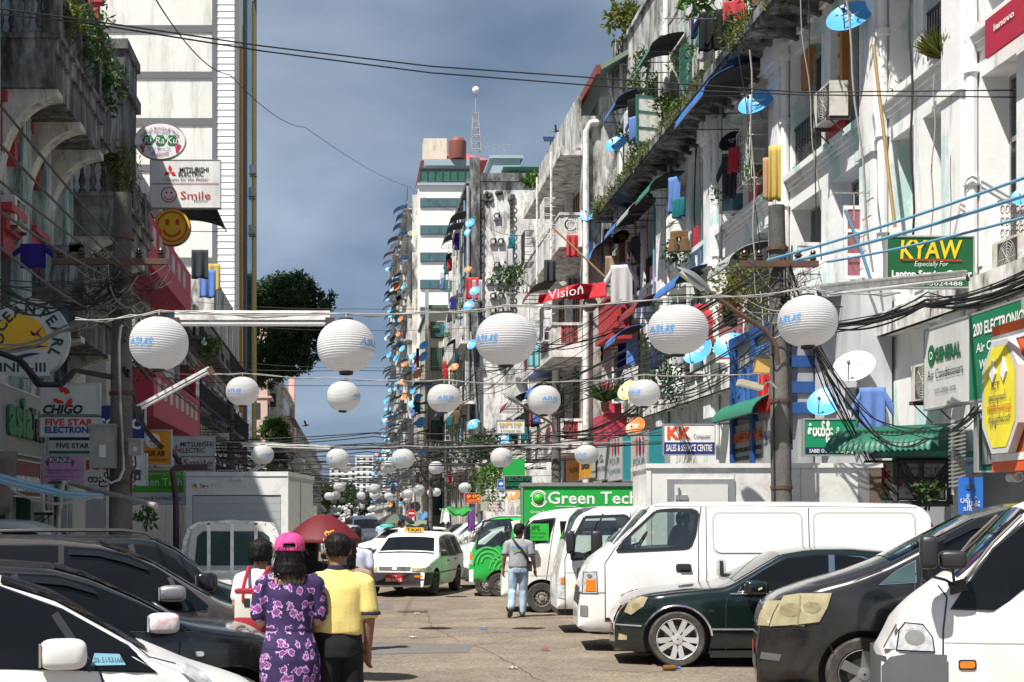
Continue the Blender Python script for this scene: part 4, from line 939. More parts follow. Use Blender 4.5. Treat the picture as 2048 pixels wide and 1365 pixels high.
alp.seam('door_seam',ptsx(nx,s2,[(1835,1120),(1830,1180),(1822,1260),(1815,1330)]),.012);alp.seam('bumper_seam',ptsx(nx,s2,[(1530,1262),(1600,1258),(1640,1262),(1660,1290),(1668,1310)]),.012)
alp.seam('bonnet_seam',ptsx(nx,s2,[(1664,1186),(1720,1160),(1765,1140)]),.012)
alp.front('grille',[(-.5,.72),(.5,.72),(.52,.96),(-.52,.96)],CHROME);alp.front('grille_mesh',[(-.46,.75),(.46,.75),(.48,.93),(-.48,.93)],BLACKPL,.014);alp.front('bumper_vent',[(-.6,.3),(.6,.3),(.58,.46),(-.58,.46)],GREYPL)
alp.front('number_plate',[(-.17,.47),(.17,.47),(.17,.58),(-.17,.58)],flat(205,45,45),.02);alp.front('headlight',[(-.86,.78),(-.55,.76),(-.5,.98),(-.80,1.02)],LAMPY,.012)
alp.side('fog_slot',ptsx(nx,s2,[(1521,1322),(1524,1308),(1565,1312),(1560,1326)]),GREYPL,.010);alp.mirror(1.72,1.27,(.24,.22,.20),BLACKC,label=None)
alp.top('windscreen',1.2,1.94,.72,.62,GLD)
s1=255.;D1=FPX/s1;L=4.4;nx=1765
bon=Car('short nosed white van at the right edge with grey plastic bumper and black mirrors','van',*cpose(nx,s1,1.66),L,1.66,
[(0,.68),(.02,.72),(.06,.78),(.14,.96),(.30,1.12),(.48,1.26),(.62,1.37),(1.08,1.87),(1.25,1.945),(1.5,1.97),(4.2,1.95),(4.4,1.7)],
[(0,.22),(.4,.20),(4.2,.26),(4.4,.4)],[(0,1.0),(.5,1.06),(4.4,1.08)],[(0,.80),(.06,.87),(.2,.93),(.5,.985),(.9,1),(4.4,.98)],WHITEC,tum=.15,r=.11,name='cab_van',wheels=(1.45,3.6),wr=.30,rim='steel',bulge=.03)
bon.side('bumper',[(.0,.22),(.0,.62),(.06,.70),(.20,.735),(.47,.735),(.47,.22)],GREYPL,.03);bon.front('bumper',[(-.74,.25),(.74,.25),(.72,.70),(-.72,.70)],GREYPL,.03)
hl=ptsx(nx,s1,[(1796,1301),(1801,1262),(1812,1248),(1846,1251),(1864,1275),(1868,1303)]);bon.side('headlight_rim',grow(hl,.012),BLACKPL,.005);bon.side('headlight',hl,LAMP,.02)
wp=ptsx(nx,s1,[(1906,1215),(1945,1160),(1990,1100),(2060,1045),(2350,1040),(2350,1180),(2048,1178),(2020,1200),(1990,1218)]);bon.side('window_surround',grow(wp,.03),BLACKPL,.005);bon.side('window',wp,GLD,.012)
bon.seam('door_seam',ptsx(nx,s1,[(1878,1172),(1895,1195),(1887,1260),(1886,1365)]),.012);bon.seam('flank_crease',ptsx(nx,s1,[(1890,1286),(2300,1290)]),.008,PRESS)
bon.side('side_marker',ptsx(nx,s1,rrect(1920,1950,1323,1337,4)),AMBER,.016);bon.side('marker_rim',ptsx(nx,s1,rrect(1917,1953,1320,1340,5)),BLACKPL,.008)
bon.top('windscreen',.56,1.06,.66,.60,GLD);bon.front('headlight',[(-.76,.76),(-.56,.76),(-.56,.95),(-.72,.95)],LAMP,.014)
bon.rod('pillar_gutter',ptsx(nx,s1,[(1915,1180),(1990,1085),(2048,1030)]),.012,pm('bronze_trim',(.16,.13,.11),rough=.4))
q=MB()
def paddle(q,c,a,b,t):
 q.grid(lambda u,v:(c[0]+a/2*math.copysign(abs(math.cos((v-.5)*math.pi))**.45,1)*math.copysign(abs(math.cos(u*6.2832))**.45,math.cos(u*6.2832)),c[1]+t/2*math.copysign(abs(math.cos((v-.5)*math.pi))**.45,1)*math.copysign(abs(math.sin(u*6.2832))**.45,math.sin(u*6.2832)),c[2]+b/2*math.copysign(abs(math.sin((v-.5)*math.pi))**.45,math.sin((v-.5)*math.pi))),20,10)
def lm(x,y,dy):return((x-nx)/s1,dy,HC+(VY-y)/s1)
q=MB();paddle(q,lm(1846,1103,-1.05),.13,.26,.16);q.build('mirror',BLACKPL,bon.o);q=MB();paddle(q,lm(1892,1118,-.95),.2,.14,.16);q.build('mirror',BLACKPL,bon.o)
q=MB();q.tube([lm(1846,1125,-1.05),lm(1850,1150,-1.0),lm(1880,1158,-.9),lm(1905,1172,-.80)],.011,6);q.tube([lm(1892,1135,-.95),lm(1896,1160,-.9),lm(1908,1175,-.80)],.011,6);q.obox(lm(1905,1172,-.80),(.06,0,.02),(0,.04,0),(-.01,0,.045));q.build('mirror_arm',BLACKPL,bon.o)
s5=130.;D5=FPX/s5;nx=1115
wp=ptsx(nx,s5,[(1147,1117),(1152,1075),(1172,1037),(1250,1034),(1257,1040),(1256,1095),(1200,1112)])
can=Car('white forward control box lorry with tall black mirrors and a side hatch','lorry',*cpose(nx,s5,1.7),1.42,1.7,
[(0,.62),(.02,.95),(.12,1.38),(.30,1.80),(.42,1.92),(.7,1.95),(1.3,1.95),(1.42,1.9)],[(0,.38),(1.42,.42)],[(0,1.1),(1.42,1.12)],[(0,.88),(.06,.95),(.3,1),(1.42,1)],WHITEC2,tum=.10,r=.10,name='box_lorry',wheels=(),arch=False,bulge=.015,holes=[wp])
can.seam('window_surround',grow(wp,.018),.05,BLACKPL,.006,closed=True);can.side('window',wp,CLEARG,.008);cabin(can,wp)
can.side('headlight',ptsx(nx,s5,[(1114,1196),(1115,1155),(1129,1152),(1130,1198)]),LAMP,.012);can.side('indicator_lens',ptsx(nx,s5,[(1121,1168),(1122,1157),(1129,1156),(1129,1168)]),AMBER,.02)
can.seam('door_seam',ptsx(nx,s5,[(1131,1230),(1130,1120),(1150,1060)]),.012);can.seam('door_seam',ptsx(nx,s5,[(1262,1025),(1262,1230)]),.012);can.seam('flank_crease',ptsx(nx,s5,[(1131,1146),(1290,1142)]),.012,PRESS)
can.top('windscreen',.14,.40,.72,.68,GLD)
q=MB();bx0=(1292-nx)/s5;bx1=(1745-nx)/s5;q.box(bx0,bx1,-.92,.92,.72,2.58);q.box(bx0-.03,bx1+.02,-.96,.96,2.55,2.62);q.box(bx0-.02,bx0+.05,-.94,-.9,.72,2.56);q.box(.3,bx1-.1,-.35,.35,.45,.72);can.b2=q.build('cargo_box',pm('lorry_box_white',(.66,.66,.64),rough=.5,var=.05,dirt=(.42,.40,.36),damt=.22,dsc=3),can.o)
q=MB();q.box((1330-nx)/s5,(1462-nx)/s5,-.945,-.921,1.0,2.38);q.build('side_hatch',STEEL,can.o);q=MB();q.box((1344-nx)/s5,(1448-nx)/s5,-.965,-.946,1.0,2.30);q.build('hatch_panel',pm('hatch_panel_paint',(.58,.58,.55),rough=.5),can.o)
q=MB()
for x,z in((1345,1.45),(1352,2.1),(1440,1.7)):q.box((x-nx)/s5-.05,(x-nx)/s5+.13,-1.0,-.966,z-.04,z+.04)
q.tube([((1352-nx)/s5,-.99,1.4),((1352-nx)/s5,-.99,2.25)],.018,6);q.build('hatch_hinge',STEEL,can.o)
q=MB();q.box((1700-nx)/s5,(1722-nx)/s5,-.94,-.921,.75,2.5);q.build('corner_plate',STEEL,can.o);q=MB();q.box((1722-nx)/s5,(1745-nx)/s5,-.945,-.921,.75,2.52);q.build('rear_door_edge',pm('stained_timber',(.12,.085,.06),rough=.8,var=.3),can.o)
for x in(1461,1590):
 q=MB();q.box((x-nx)/s5-.01,(x-nx)/s5+.01,-.926,-.921,.75,2.55);q.build('panel_joint',PRESS,can.o)
q=MB();paddle(q,((1139-nx)/s5,-1.0,1.42),.13,.36,.14);q.build('mirror',BLACKPL,can.o);q=MB();paddle(q,((1190-nx)/s5,-1.05,1.4),.17,.40,.16);q.build('mirror',BLACKPL,can.o)
q=MB();q.tube([((1139-nx)/s5,-1,1.3),((1143-nx)/s5,-.85,1.15)],.015,5);q.tube([((1190-nx)/s5,-1.05,1.2),((1205-nx)/s5,-.86,1.15)],.015,5);q.tube([((1190-nx)/s5,-1.05,1.6),((1205-nx)/s5,-.86,1.85)],.015,5);q.build('mirror_arm',BLACKPL,can.o)
q=MB();q.box(.02,1.4,-.7,.7,.28,.42);q.build('chassis',BLACKPL,can.o)
tm,rm=wheel_meshes(.33,'steel')
for x in(.75,3.9):
 for sd in(-1,1):w_=bpy.data.objects.new('wheel',None);COL.objects.link(w_);w_.parent=can.o;w_.location=(x,sd*.72,.33);w_.rotation_euler=(0,0,0 if sd<0 else math.pi);inst('tyre',tm,w_);inst('rim',rm,w_)
q=MB();q.text('OBLE',((1250-nx)/s5,-.875,1.60),UX,UZ,.07);q.build('lettering',WHITEB,can.o)
s6=106.;D6=FPX/s6;nx=1003;L=4.7
hia=Car('white passenger van with a green notice in its side window, behind the man in grey','van',*cpose(nx,s6,1.69),L,1.69,
[(0,.6),(.03,.85),(.12,1.05),(.2,1.2),(.55,1.74),(.75,1.86),(1.1,1.93),(1.5,1.96),(4.3,1.95),(4.65,1.7),(4.7,.6)],[(0,.30),(4.7,.36)],[(0,1.1),(4.7,1.15)],[(0,.85),(.1,.93),(.4,1),(4.7,.97)],WHITEC,tum=.14,r=.12,name='passenger_van',wheels=(.755,3.3),wr=.285,rim='steel',bulge=.02)
wp=ptsx(nx,s6,[(1050,1086),(1052,1058),(1068,1044),(1106,1040),(1107,1044),(1094,1081),(1063,1086)]);hia.side('window_surround',grow(wp,.04),BLACKPL,.005);hia.side('window',wp,GLD,.01)
q=MB();q.box((1060-nx)/s6,(1097-nx)/s6,-.83,-.825,1.36,1.68);q.build('green_notice',flat(40,190,60),hia.o);q=MB();q.text('UPS',((1068-nx)/s6,-.84,1.6),UX,UZ,.09);q.text('Uninterruptible',((1074-nx)/s6,-.84,1.51),UX,UZ,.035);q.text('Power Supply',((1073-nx)/s6,-.84,1.44),UX,UZ,.035);q.build('lettering',BLACKPL,hia.o)
wp=ptsx(nx,s6,[(1122,1060),(1120,1043),(1300,1040),(1300,1070),(1122,1070)]);hia.side('rear_window',wp,GLD,.008)
hia.seam('door_seam',ptsx(nx,s6,[(1112,1035),(1103,1085),(1092,1165)]),.012);hia.side('headlight',[(.03,.78),(.05,1.0),(.12,1.0),(.14,.78)],LAMP,.01);hia.top('windscreen',.22,.54,.68,.62,GLD);hia.mirror(.55,1.25,(.14,.22,.12),BLACKPL)
hia.seam('flank_crease',ptsx(nx,s6,[(1060,1152),(1110,1152)]),.012,PRESS)
s7=88.;D7=FPX/s7;nx=938;GREENC=paint('bright_green_paint',(.015,.42,.06),rough=.3)
wp=ptsx(nx,s7,[(954,1097),(958,1075),(969,1044),(1021,1041),(1023,1045),(1017,1079),(985,1092)])
gt=Car('bright green small lorry with a green box lettered Green Tech','lorry',*cpose(nx,s7,1.6),1.2,1.6,
[(0,.66),(.02,.90),(.12,1.16),(.34,1.68),(.5,1.76),(.7,1.8),(1.2,1.8)],[(0,.32),(1.2,.34)],[(0,1.05),(1.2,1.05)],[(0,.88),(.08,.95),(.3,1),(1.2,1)],GREENC,tum=.10,r=.09,name='box_lorry',wheels=(.70,),wr=.27,rim='steel',bulge=.015,holes=[wp])
gt.seam('window_surround',grow(wp,.018),.05,BLACKPL,.006,closed=True);gt.side('window',wp,CLEARG,.008);cabin(gt,wp)
gt.side('white_cab_back',ptsx(nx,s7,[(1030,1075),(1022,1043),(1040,1040),(1042,1165),(1035,1165)]),WHITEC2,.012);gt.top('white_roof',.42,1.2,.66,.66,WHITEC2,.02)
gt.side('headlight',[(.01,.72),(.02,.98),(.08,.98),(.09,.72)],LAMP,.012);gt.side('indicator_lens',[(.02,.84),(.02,.97),(.08,.97),(.08,.84)],AMBER,.02);gt.side('bumper',[(0,.33),(0,.6),(.1,.62),(.1,.33)],WHITEC2,.01)
q=MB()
for r_ in(.12,.22,.32):q.ell_ring((.42,-.815,.78),UX,UZ,r_,r_+.035,24,a0=0,a1=math.pi);q.ell_ring((.80,-.815,.62),UX,UZ,r_,r_+.035,24,a0=0,a1=math.pi)
q.build('pale_rings',paint('pale_green_paint',(.09,.55,.13)),gt.o)
q=MB();paddle(q,((1001-nx)/s7,-.98,1.32),.09,.36,.1);q.tube([((1001-nx)/s7,-.98,1.15),((1008-nx)/s7,-.8,1.0)],.012,5);q.build('mirror',BLACKPL,gt.o)
GT=flat(18,168,62);q=MB();g0,g1=(1043-nx)/s7,(1292-nx)/s7;q.box(g0,g1,-.86,.86,.62,2.5);q.build('cargo_box',GT,gt.o);q=MB();q.box(g0-.03,g1+.02,-.9,.9,2.5,2.58);q.box(g0-.02,g0+.03,-.88,-.861,.62,2.5);q.box(g1-.04,g1+.02,-.88,-.861,.62,2.5);q.build('box_frame',STEEL,gt.o)
q=MB();cx,cz=(1076-nx)/s7,HC+(VY-998)/s7
q.ell_ring((cx,-.866,cz),UX,UZ,.165,.195,30,a0=.5,a1=2.9);q.ell_ring((cx,-.866,cz),UX,UZ,.165,.195,30,a0=3.6,a1=6.0);q.ell_ring((cx,-.866,cz),UX,UZ,.135,.150,30)
q.text('Green Tech',((1182-nx)/s7,-.868,HC+(VY-996)/s7),UX,UZ,.27,w=2.0,bold=.012)
q.text('Green Technology Engineering',((1060-nx)/s7,-.868,HC+(VY-1024)/s7),UX,UZ,.065,align='l');q.box((1110-nx)/s7,(1150-nx)/s7,-.868,-.866,HC+(VY-1014)/s7,HC+(VY-1013)/s7)
q.build('lettering',WHITEB,gt.o);q=MB();q.text('Your  Reliable  Partner',((1222-nx)/s7,-.868,HC+(VY-1014)/s7),UX,UZ,.07,w=1.5);q.build('small_lettering',flat(5,60,20),gt.o)
q=MB();q.sphere((cx,-.80,cz),.13,16,10);q.build('globe_emblem',paint('globe_green',(.05,.45,.04)),gt.o)
for x in(.70-.30,3.0):
 for sd in(-1,1):w_=bpy.data.objects.new('wheel',None);COL.objects.link(w_);w_.parent=gt.o;w_.location=(x+.0,sd*.66,.27);w_.rotation_euler=(0,0,0 if sd<0 else math.pi);a_,b_=wheel_meshes(.27,'steel');inst('tyre',a_,w_);inst('rim',b_,w_)
 if x<1:w_.hide_render=False
q=MB();q.box(.2,g1,-.5,.5,.4,.62);q.build('chassis',BLACKPL,gt.o)
taxi=Car('white estate taxi with red number plate and yellow roof sign driving towards the camera','taxi',(.95,32.9,0),math.radians(74),4.2,1.65,
[(0,.48),(.02,.60),(.08,.71),(.3,.80),(.7,.87),(1.02,.93),(1.12,.97),(1.65,1.32),(1.95,1.40),(2.6,1.44),(3.5,1.42),(3.75,1.36),(4.1,.95),(4.18,.7),(4.2,.45)],
[(0,.22),(.3,.20),(3.9,.24),(4.2,.35)],[(0,.78),(1.0,.87),(4.2,.90)],PLAN(4.2,.84,.9),pm('taxi_white_paint',(.76,.76,.745),rough=.6,var=.03,spec=.2),tum=.36,r=.09,name='taxi',wheels=(.75,3.2),wr=.29,rim='dark',bulge=.04)
taxi.front('bumper',[(-.80,.26),(.80,.26),(.79,.55),(-.79,.55)],pm('grey_black_bumper',(.035,.035,.037),rough=.5),.03);taxi.front('bumper_slot',[(-.5,.32),(.5,.32),(.5,.37),(-.5,.37)],BLACKRUB,.036)
taxi.side('bumper_side',[(.0,.26),(.0,.55),(.42,.55),(.42,.26)],pm('grey_black_bumper',(.035,.035,.037)),.012)
taxi.front('grille',[(-.36,.595),(.36,.595),(.38,.68),(-.38,.68)],BLACKPL,.012);taxi.front('grille_badge',[(-.05,.615),(.05,.615),(.05,.66),(-.05,.66)],CHROME,.022)
for sd in(-1,1):
 a=[(sd*.72,.58),(sd*.40,.58),(sd*.41,.68),(sd*.72,.69)];taxi.front('headlight',a if sd>0 else[a[1],a[0],a[3],a[2]]if False else a,LAMPY,.014)
 taxi.front('indicator_lens',[(sd*.66,.44),(sd*.48,.44),(sd*.48,.49),(sd*.66,.49)],AMBER,.042)
taxi.side('corner_lamp',[(.02,.59),(.04,.68),(.26,.70),(.28,.60)],LAMP,.010)
pl=taxi.front('number_plate',[(-.205,.335),(.205,.335),(.205,.50),(-.205,.50)],flat(215,30,45),.05,label='red number plate')
q=MB();q.text('BB-6715',(-.062,0,.385),-UY,UZ,.075,w=.36);q.text('YGN',(-.062,0,.468),-UY,UZ,.04);q.build('lettering',WHITEB,taxi.o)
taxi.top('windscreen',1.16,1.63,.66,.56,GLD,.008);taxi.top('bonnet_gap',1.04,1.12,.68,.68,BLACKPL,.004)
for x0,x1,pts in((0,0,[(1.30,.90),(1.36,.96),(1.78,1.30),(2.05,1.34),(2.08,.90)]),(0,0,[(2.16,.90),(2.14,1.34),(2.80,1.34),(2.90,.90)]),(0,0,[(3.0,.92),(2.90,1.34),(3.45,1.32),(3.72,1.20),(3.88,.94)])):
 taxi.side('window_surround',grow(pts,.025),BLACKPL,.005);taxi.side('window',pts,GLD,.011)
for x in(1.22,2.12,2.98):taxi.seam('door_seam',[(x,.88),(x-.03,.6),(x,.3)],.012)
taxi.seam('flank_strip',[(.5,.52),(3.9,.54)],.03,GREYPL,.006);taxi.handle(1.95,.78,BLACKPL);taxi.handle(2.8,.80,BLACKPL);taxi.mirror(1.35,.98,(.10,.13,.17),BLACKPL,out=.1)
q=MB();q.obox((1.95,0,1.5),(.08,0,0),(0,.22,0),(0,0,.055));ts=q.build('roof_sign',paint('taxi_sign_yellow',(.75,.42,.02)),taxi.o);q=MB();q.text('TAXI',(1.862,0,1.5),-UY,UZ,.07,w=.34,bold=.02);q.build('lettering',BLACKPL,ts)
q=MB();q.obox((1.42,.0,.97),(.12,0,0),(0,.5,0),(0,0,.008));q.build('dash_cloth',flat(20,80,190),taxi.o)
for y,z in((.42,1.2),(.45,.98)):
 q=MB();q.obox((1.5 if z>1.1 else 1.22,-y,z+.012),(.035,0,.026),(0,.05,0),(0,0,.004));q.build('windscreen_sticker',WHITEB,taxi.o)
def leftcar(label,nx,s,W_,topv,belt,mat,wheels,wr,bot=.2,plan=None,tum=.33,name='parked_car',r=.1,L=None,**k):
 L=L or topv[-1][0];return Car(label,'car',*cpose(nx,s,W_,-1),L,W_,topv,[(0,bot),(L,bot+.05)],belt,plan or PLAN(L,.72,.9),mat,tum=tum,r=r,name=name,wheels=wheels,wr=wr,bulge=.035,**k)
N=(1,)
def lp(nx,s,l):return ptsx(nx,s,l,-1)
sA=340.;nA=600
fit=leftcar('white hatchback at the bottom left edge with a phone number sticker in its window',nA,sA,1.69,[(0,.5),(.03,.62),(.2,.74),(.53,.845),(.72,.93),(.85,.985),(1.06,1.11),(1.41,1.31),(1.76,1.42),(2.2,1.50),(3,1.51),(3.6,1.45),(3.95,1.1),(4.1,.6)],[(0,.78),(.8,.90),(4.1,.95)],WHITEC,(.78,3.3),.30)
wq=lp(nA,sA,[(308,1344),(300,1334),(240,1292),(120,1232),(75,1222),(100,1262),(130,1300),(172,1330),(200,1341)])
fw=lp(nA,sA,[(312,1345),(255,1292),(125,1222),(0,1178),(-200,1160),(-200,1336),(0,1337),(180,1341)]);fit.side('window_surround',grow(fw,.012),BLACKPL,.004,N);fit.side('window',fw,GLD,.009,N);fit.seam('quarter_post',lp(nA,sA,[(185,1341),(110,1230)]),.045,BLACKPL,.013,N)
fit.mirror((nA-135)/sA,1.03,(.265,.175,.17),WHITEC,N,label='white wing mirror');fit.seam('door_seam',lp(nA,sA,[(200,1342),(206,1365),(212,1500)]),.012,None,.004,N);fit.seam('bonnet_seam',lp(nA,sA,[(240,1268),(300,1316),(356,1330)]),.008,None,.003,N)
fit.side('headlight',lp(nA,sA,[(352,1328),(372,1326),(410,1345),(432,1372),(405,1372),(372,1350)]),LAMP,.012,N)
st_=fit.side('window_sticker',lp(nA,sA,[(182,1332),(190,1308),(240,1310),(252,1331)]),flat(120,175,195),.014,N)
q=MB();x_,z_=lp(nA,sA,[(217,1321)])[0];q.text('09-5193168',(x_,fit.S(x_,z_)+.024,z_),-UX,UZ,.03,w=.165,shear=-.1);q.build('lettering',flat(20,30,40),fit.o)
sB=267.;nB=640
wag=leftcar('black estate car with a white and pink scraped wing mirror',nB,sB,1.72,[(0,.52),(.03,.64),(.15,.76),(.42,.915),(.90,.985),(1.06,1.03),(1.34,1.18),(1.70,1.34),(1.98,1.42),(2.4,1.45),(3.3,1.44),(4.0,1.3),(4.3,.95),(4.5,.5)],[(0,.80),(.9,.93),(4.5,.97)],BLACKC,(.66,3.3),.315)
fw=lp(nB,sB,[(385,1262),(330,1231),(282,1210),(186,1172),(110,1152),(0,1148),(-150,1148),(-150,1262)]);wag.side('window_surround',grow(fw,.012),BLACKPL,.004,N);wag.side('window',fw,GLD,.009,N);wag.seam('door_pillar',lp(nB,sB,[(48,1262),(28,1150)]),.05,BLACKPL,.013,N)
wag.side('wind_deflector',lp(nB,sB,[(34,1153),(120,1158),(190,1180),(196,1190),(130,1172),(40,1165)]),pm('smoked_acrylic',(.03,.035,.042)),.04,N)
wag.mirror((nB-327)/sB,1.03,(.235,.15,.16),pm('scraped_mirror_white',(.72,.70,.68),rough=.4,var=.05,dirt=(.62,.17,.22),damt=.33,dsc=4,dsoft=.06),N,label='white wing mirror scraped pink')
wag.side('side_marker',lp(nB,sB,rrect(390,408,1303,1313,4)),LAMP,.012,N);wag.seam('door_seam',lp(nB,sB,[(362,1258),(360,1290),(352,1400)]),.012,None,.004,N);wag.seam('bonnet_seam',lp(nB,sB,[(395,1256),(460,1268),(520,1274)]),.008,None,.003,N)
sC=221.;nC=540
mpv=leftcar('brown grey people carrier with a silver wing mirror and pale headlight',nC,sC,1.74,[(0,.58),(.03,.74),(.12,.88),(.22,.935),(.40,1.0),(.68,1.16),(1.04,1.38),(1.52,1.55),(1.94,1.60),(2.6,1.62),(3.8,1.58),(4.3,1.2),(4.5,.6)],[(0,.86),(.6,.95),(4.5,1.02)],BROWNC,(.72,3.4),.315)
fw=lp(nC,sC,[(418,1212),(380,1180),(320,1140),(260,1112),(200,1099),(100,1092),(-100,1092),(-100,1222),(380,1222),(412,1220)]);mpv.side('window_surround',grow(fw,.014),BLACKPL,.004,N);mpv.side('window',fw,GLD,.009,N);mpv.seam('door_pillar',lp(nC,sC,[(122,1222),(122,1092)]),.05,BLACKPL,.013,N);mpv.seam('quarter_post',lp(nC,sC,[(375,1222),(340,1156)]),.04,BROWNC,.014,N)
mpv.mirror((nC-345)/sC,1.12,(.245,.15,.15),STEEL,N,label='silver wing mirror');mpv.side('headlight',lp(nC,sC,[(492,1232),(506,1231),(522,1240),(528,1256),(516,1256),(500,1246)]),LAMP,.012,N);mpv.side('wind_deflector',lp(nC,sC,[(136,1100),(200,1103),(255,1117),(300,1136),(296,1142),(250,1126),(196,1113),(136,1110)]),pm('smoked_acrylic',(.03,.035,.042)),.04,N)
mpv.seam('door_seam',lp(nC,sC,[(384,1222),(388,1250),(384,1330)]),.012,None,.004,N)
sD=185.;nD=560
suv=leftcar('black off roader with roof rails behind the brown people carrier',nD,sD,1.78,[(0,.6),(.03,.8),(.15,.93),(.42,.985),(.70,1.08),(.84,1.23),(1.10,1.43),(1.34,1.545),(1.52,1.575),(2.5,1.58),(4.2,1.55),(4.5,1.2),(4.6,.6)],[(0,.90),(.7,.98),(4.6,1.02)],BLACKC,(.8,3.5),.35)
fw=lp(nD,sD,[(392,1162),(350,1118),(312,1096),(284,1090),(100,1090),(-100,1090),(-100,1168),(390,1168)]);suv.side('window',fw,GLD,.009,N)
suv.rod('roof_rail',[((nD-x)/sD,HC+(VY-y)/sD)for x,y in((322,1086),(296,1068),(250,1062),(100,1062),(-80,1064),(-120,1076))],.018,BLACKPL,-.22);suv.mirror((nD-413)/sD,1.1,(.24,.22,.15),BLACKC,N)
suv.seam('door_pillar',lp(nD,sD,[(278,1168),(262,1090)]),.06,BLACKPL,.013,N)
for c_,x0,x1 in((fit,.88,1.72),(wag,1.08,1.95),(mpv,.50,1.50),(suv,.86,1.32)):c_.top('windscreen',x0,x1,.66,.56,GLD,.008)
def ellp(cx,cz,a,b):return[(cx+a*math.cos(t),cz+b*math.sin(t))for t in np.linspace(0,6.2832,15)[:-1]]
for c_,x,z,r,sd in((bon,.24,.86,.075,(-1,)),(van,.145,1.02,.03,(-1,))):
 c_.side('lamp_bowl',ellp(x,z,r,r*.8),CHROME,.022,sd,step=.02);c_.side('lamp_bulb',ellp(x,z,r*.4,r*.4),pm('bulb_glass',(.25,.25,.26),rough=.1),.026,sd,step=.02)
for x,z,r in((.30,.93,.085),(.49,.96,.07)):alp.side('lamp_bowl',ellp(x,z,r*1.15,r*.75),pm('yellow_lamp_bowl',(.27,.23,.13),rough=.2,var=.5,sc=20,coat=.5),.019,(-1,),step=.02)
alp.seam('lamp_divider',[(.39,1.07),(.36,.79)],.014,pm('yellow_lamp_bowl',(.27,.23,.13)),.022,(-1,));sed.side('lamp_bowl',ellp(.25,.72,.05,.045),pm('yellow_lamp_bowl',(.27,.23,.13)),.016,(-1,),step=.02)
pk=thing('pickup_truck','small white pickup seen from behind with steel cab guard and orange stripe','pickup',(-1.86,20.4,0))
q=MB();q.box(-.76,.76,0,2.1,.48,.56);q.box(-.76,-.71,0,2.1,.56,.93);q.box(.71,.76,0,2.1,.56,.93);q.box(-.71,.71,2.05,2.1,.56,.93);q.build('load_bed',WHITEW,pk)
q=MB();q.box(-.75,.75,-.05,-.005,.50,.92);q.box(-.72,.72,-.07,-.051,.86,.92);tg=q.build('tailgate',WHITEW,pk);q=MB();q.box(-.75,.75,-.056,-.052,.66,.79);q.build('orange_stripe',flat(240,160,20),tg);q=MB();q.box(-.75,.75,-.057,-.053,.795,.81);q.build('red_line',flat(190,40,40),tg)
for sd in(-1,1):
 q=MB();q.box(sd*.765-.012,sd*.765+.012,0,2.1,.66,.79);q.build('orange_stripe',flat(240,160,20),pk)
cabp=Car('tmp','tmp',(0,0,0),0,1.55,1.5,[(0,.9),(.1,1.3),(.35,1.66),(.5,1.72),(1.5,1.72),(1.55,1.70)],[(0,.45),(1.55,.5)],[(0,1.02),(1.55,1.02)],[(0,.92),(.2,1),(1.55,1)],WHITEC,tum=.16,r=.14,wheels=(),arch=False)
cb=cabp.b;cb.parent=pk;cb.name='cab';cb.location=(0,3.75,0);cb.rotation_euler=(0,0,-math.pi/2);bpy.data.objects.remove(cabp.o)
q=MB();pts=[(-.60,2.185,1.05),(.60,2.185,1.05),(.56,2.185,1.5),(.46,2.185,1.58),(-.46,2.185,1.58),(-.56,2.185,1.5)];q.prism(pts,(0,.03,0));q.build('rear_window',GLM,pk)
q=MB();fr=[(-.80,2.0,.95),(-.72,2.0,1.45),(-.66,2.0,1.62),(-.52,2.0,1.70),(0,2.0,1.735),(.52,2.0,1.70),(.66,2.0,1.62),(.72,2.0,1.45),(.80,2.0,.95)]
for a,b in zip(fr[:-1],fr[1:]):
 d=(Vector(b)-Vector(a));q.obox((Vector(a)+Vector(b))/2,d/2*1.02,UY*.03,d.normalized().cross(UY)*.028)
for x in(-.36,.0,.37):q.box(x-.025,x+.025,1.97,2.03,.95,1.71)
q.box(-.78,.78,1.98,2.02,.93,.98);q.build('cab_guard',WHITEW,pk)
a_,b_=wheel_meshes(.28,'steel')
for y in(.8,2.95):
 for sd in(-1,1):w_=bpy.data.objects.new('wheel',None);COL.objects.link(w_);w_.parent=pk;w_.location=(sd*.66,y,.28);w_.rotation_euler=(0,0,math.pi/2*sd);inst('tyre',a_,w_);inst('rim',b_,w_)
bl=thing('box_lorry','white box lorry seen from behind with a closed roller shutter door','lorry',(-2.18,27.4,0),math.radians(-7))
BXW=pm('lorry_box_white2',(.70,.71,.70),rough=.5,var=.04,dirt=(.5,.48,.44),damt=.22,dsc=3)
q=MB();q.box(-.95,.95,.03,3.3,.8,2.58);q.box(-.98,.98,-.02,3.33,2.58,2.66);q.box(-.98,-.86,-.02,.03,.8,2.58);q.box(.84,.98,-.02,.03,.8,2.58);q.box(-.86,.84,-.02,.03,2.22,2.58);q.build('cargo_box',BXW,bl)
for k in range(9):
 q=MB();z=.85+k*.151;q.box(-.85,.83,.0,.028,z,z+.147);q.build('shutter_slat',pm('shutter_aluminium',(.52,.54,.55),rough=.38,metal=.35,var=.1,sc=2),bl)
q=MB();q.box(-.86,.84,-.004,.029,2.205,2.222);q.box(-.862,-.85,-.004,.029,.8,2.21);q.box(.83,.842,-.004,.029,.8,2.21);q.build('shutter_seal',BLACKRUB,bl)
q=MB();q.box(-.97,.97,-.03,-.021,2.56,2.58);q.box(.955,.975,.0,3.3,2.5,2.58);q.box(.951,.965,1.6,1.63,.8,2.5);q.build('box_trim',STEEL,bl)
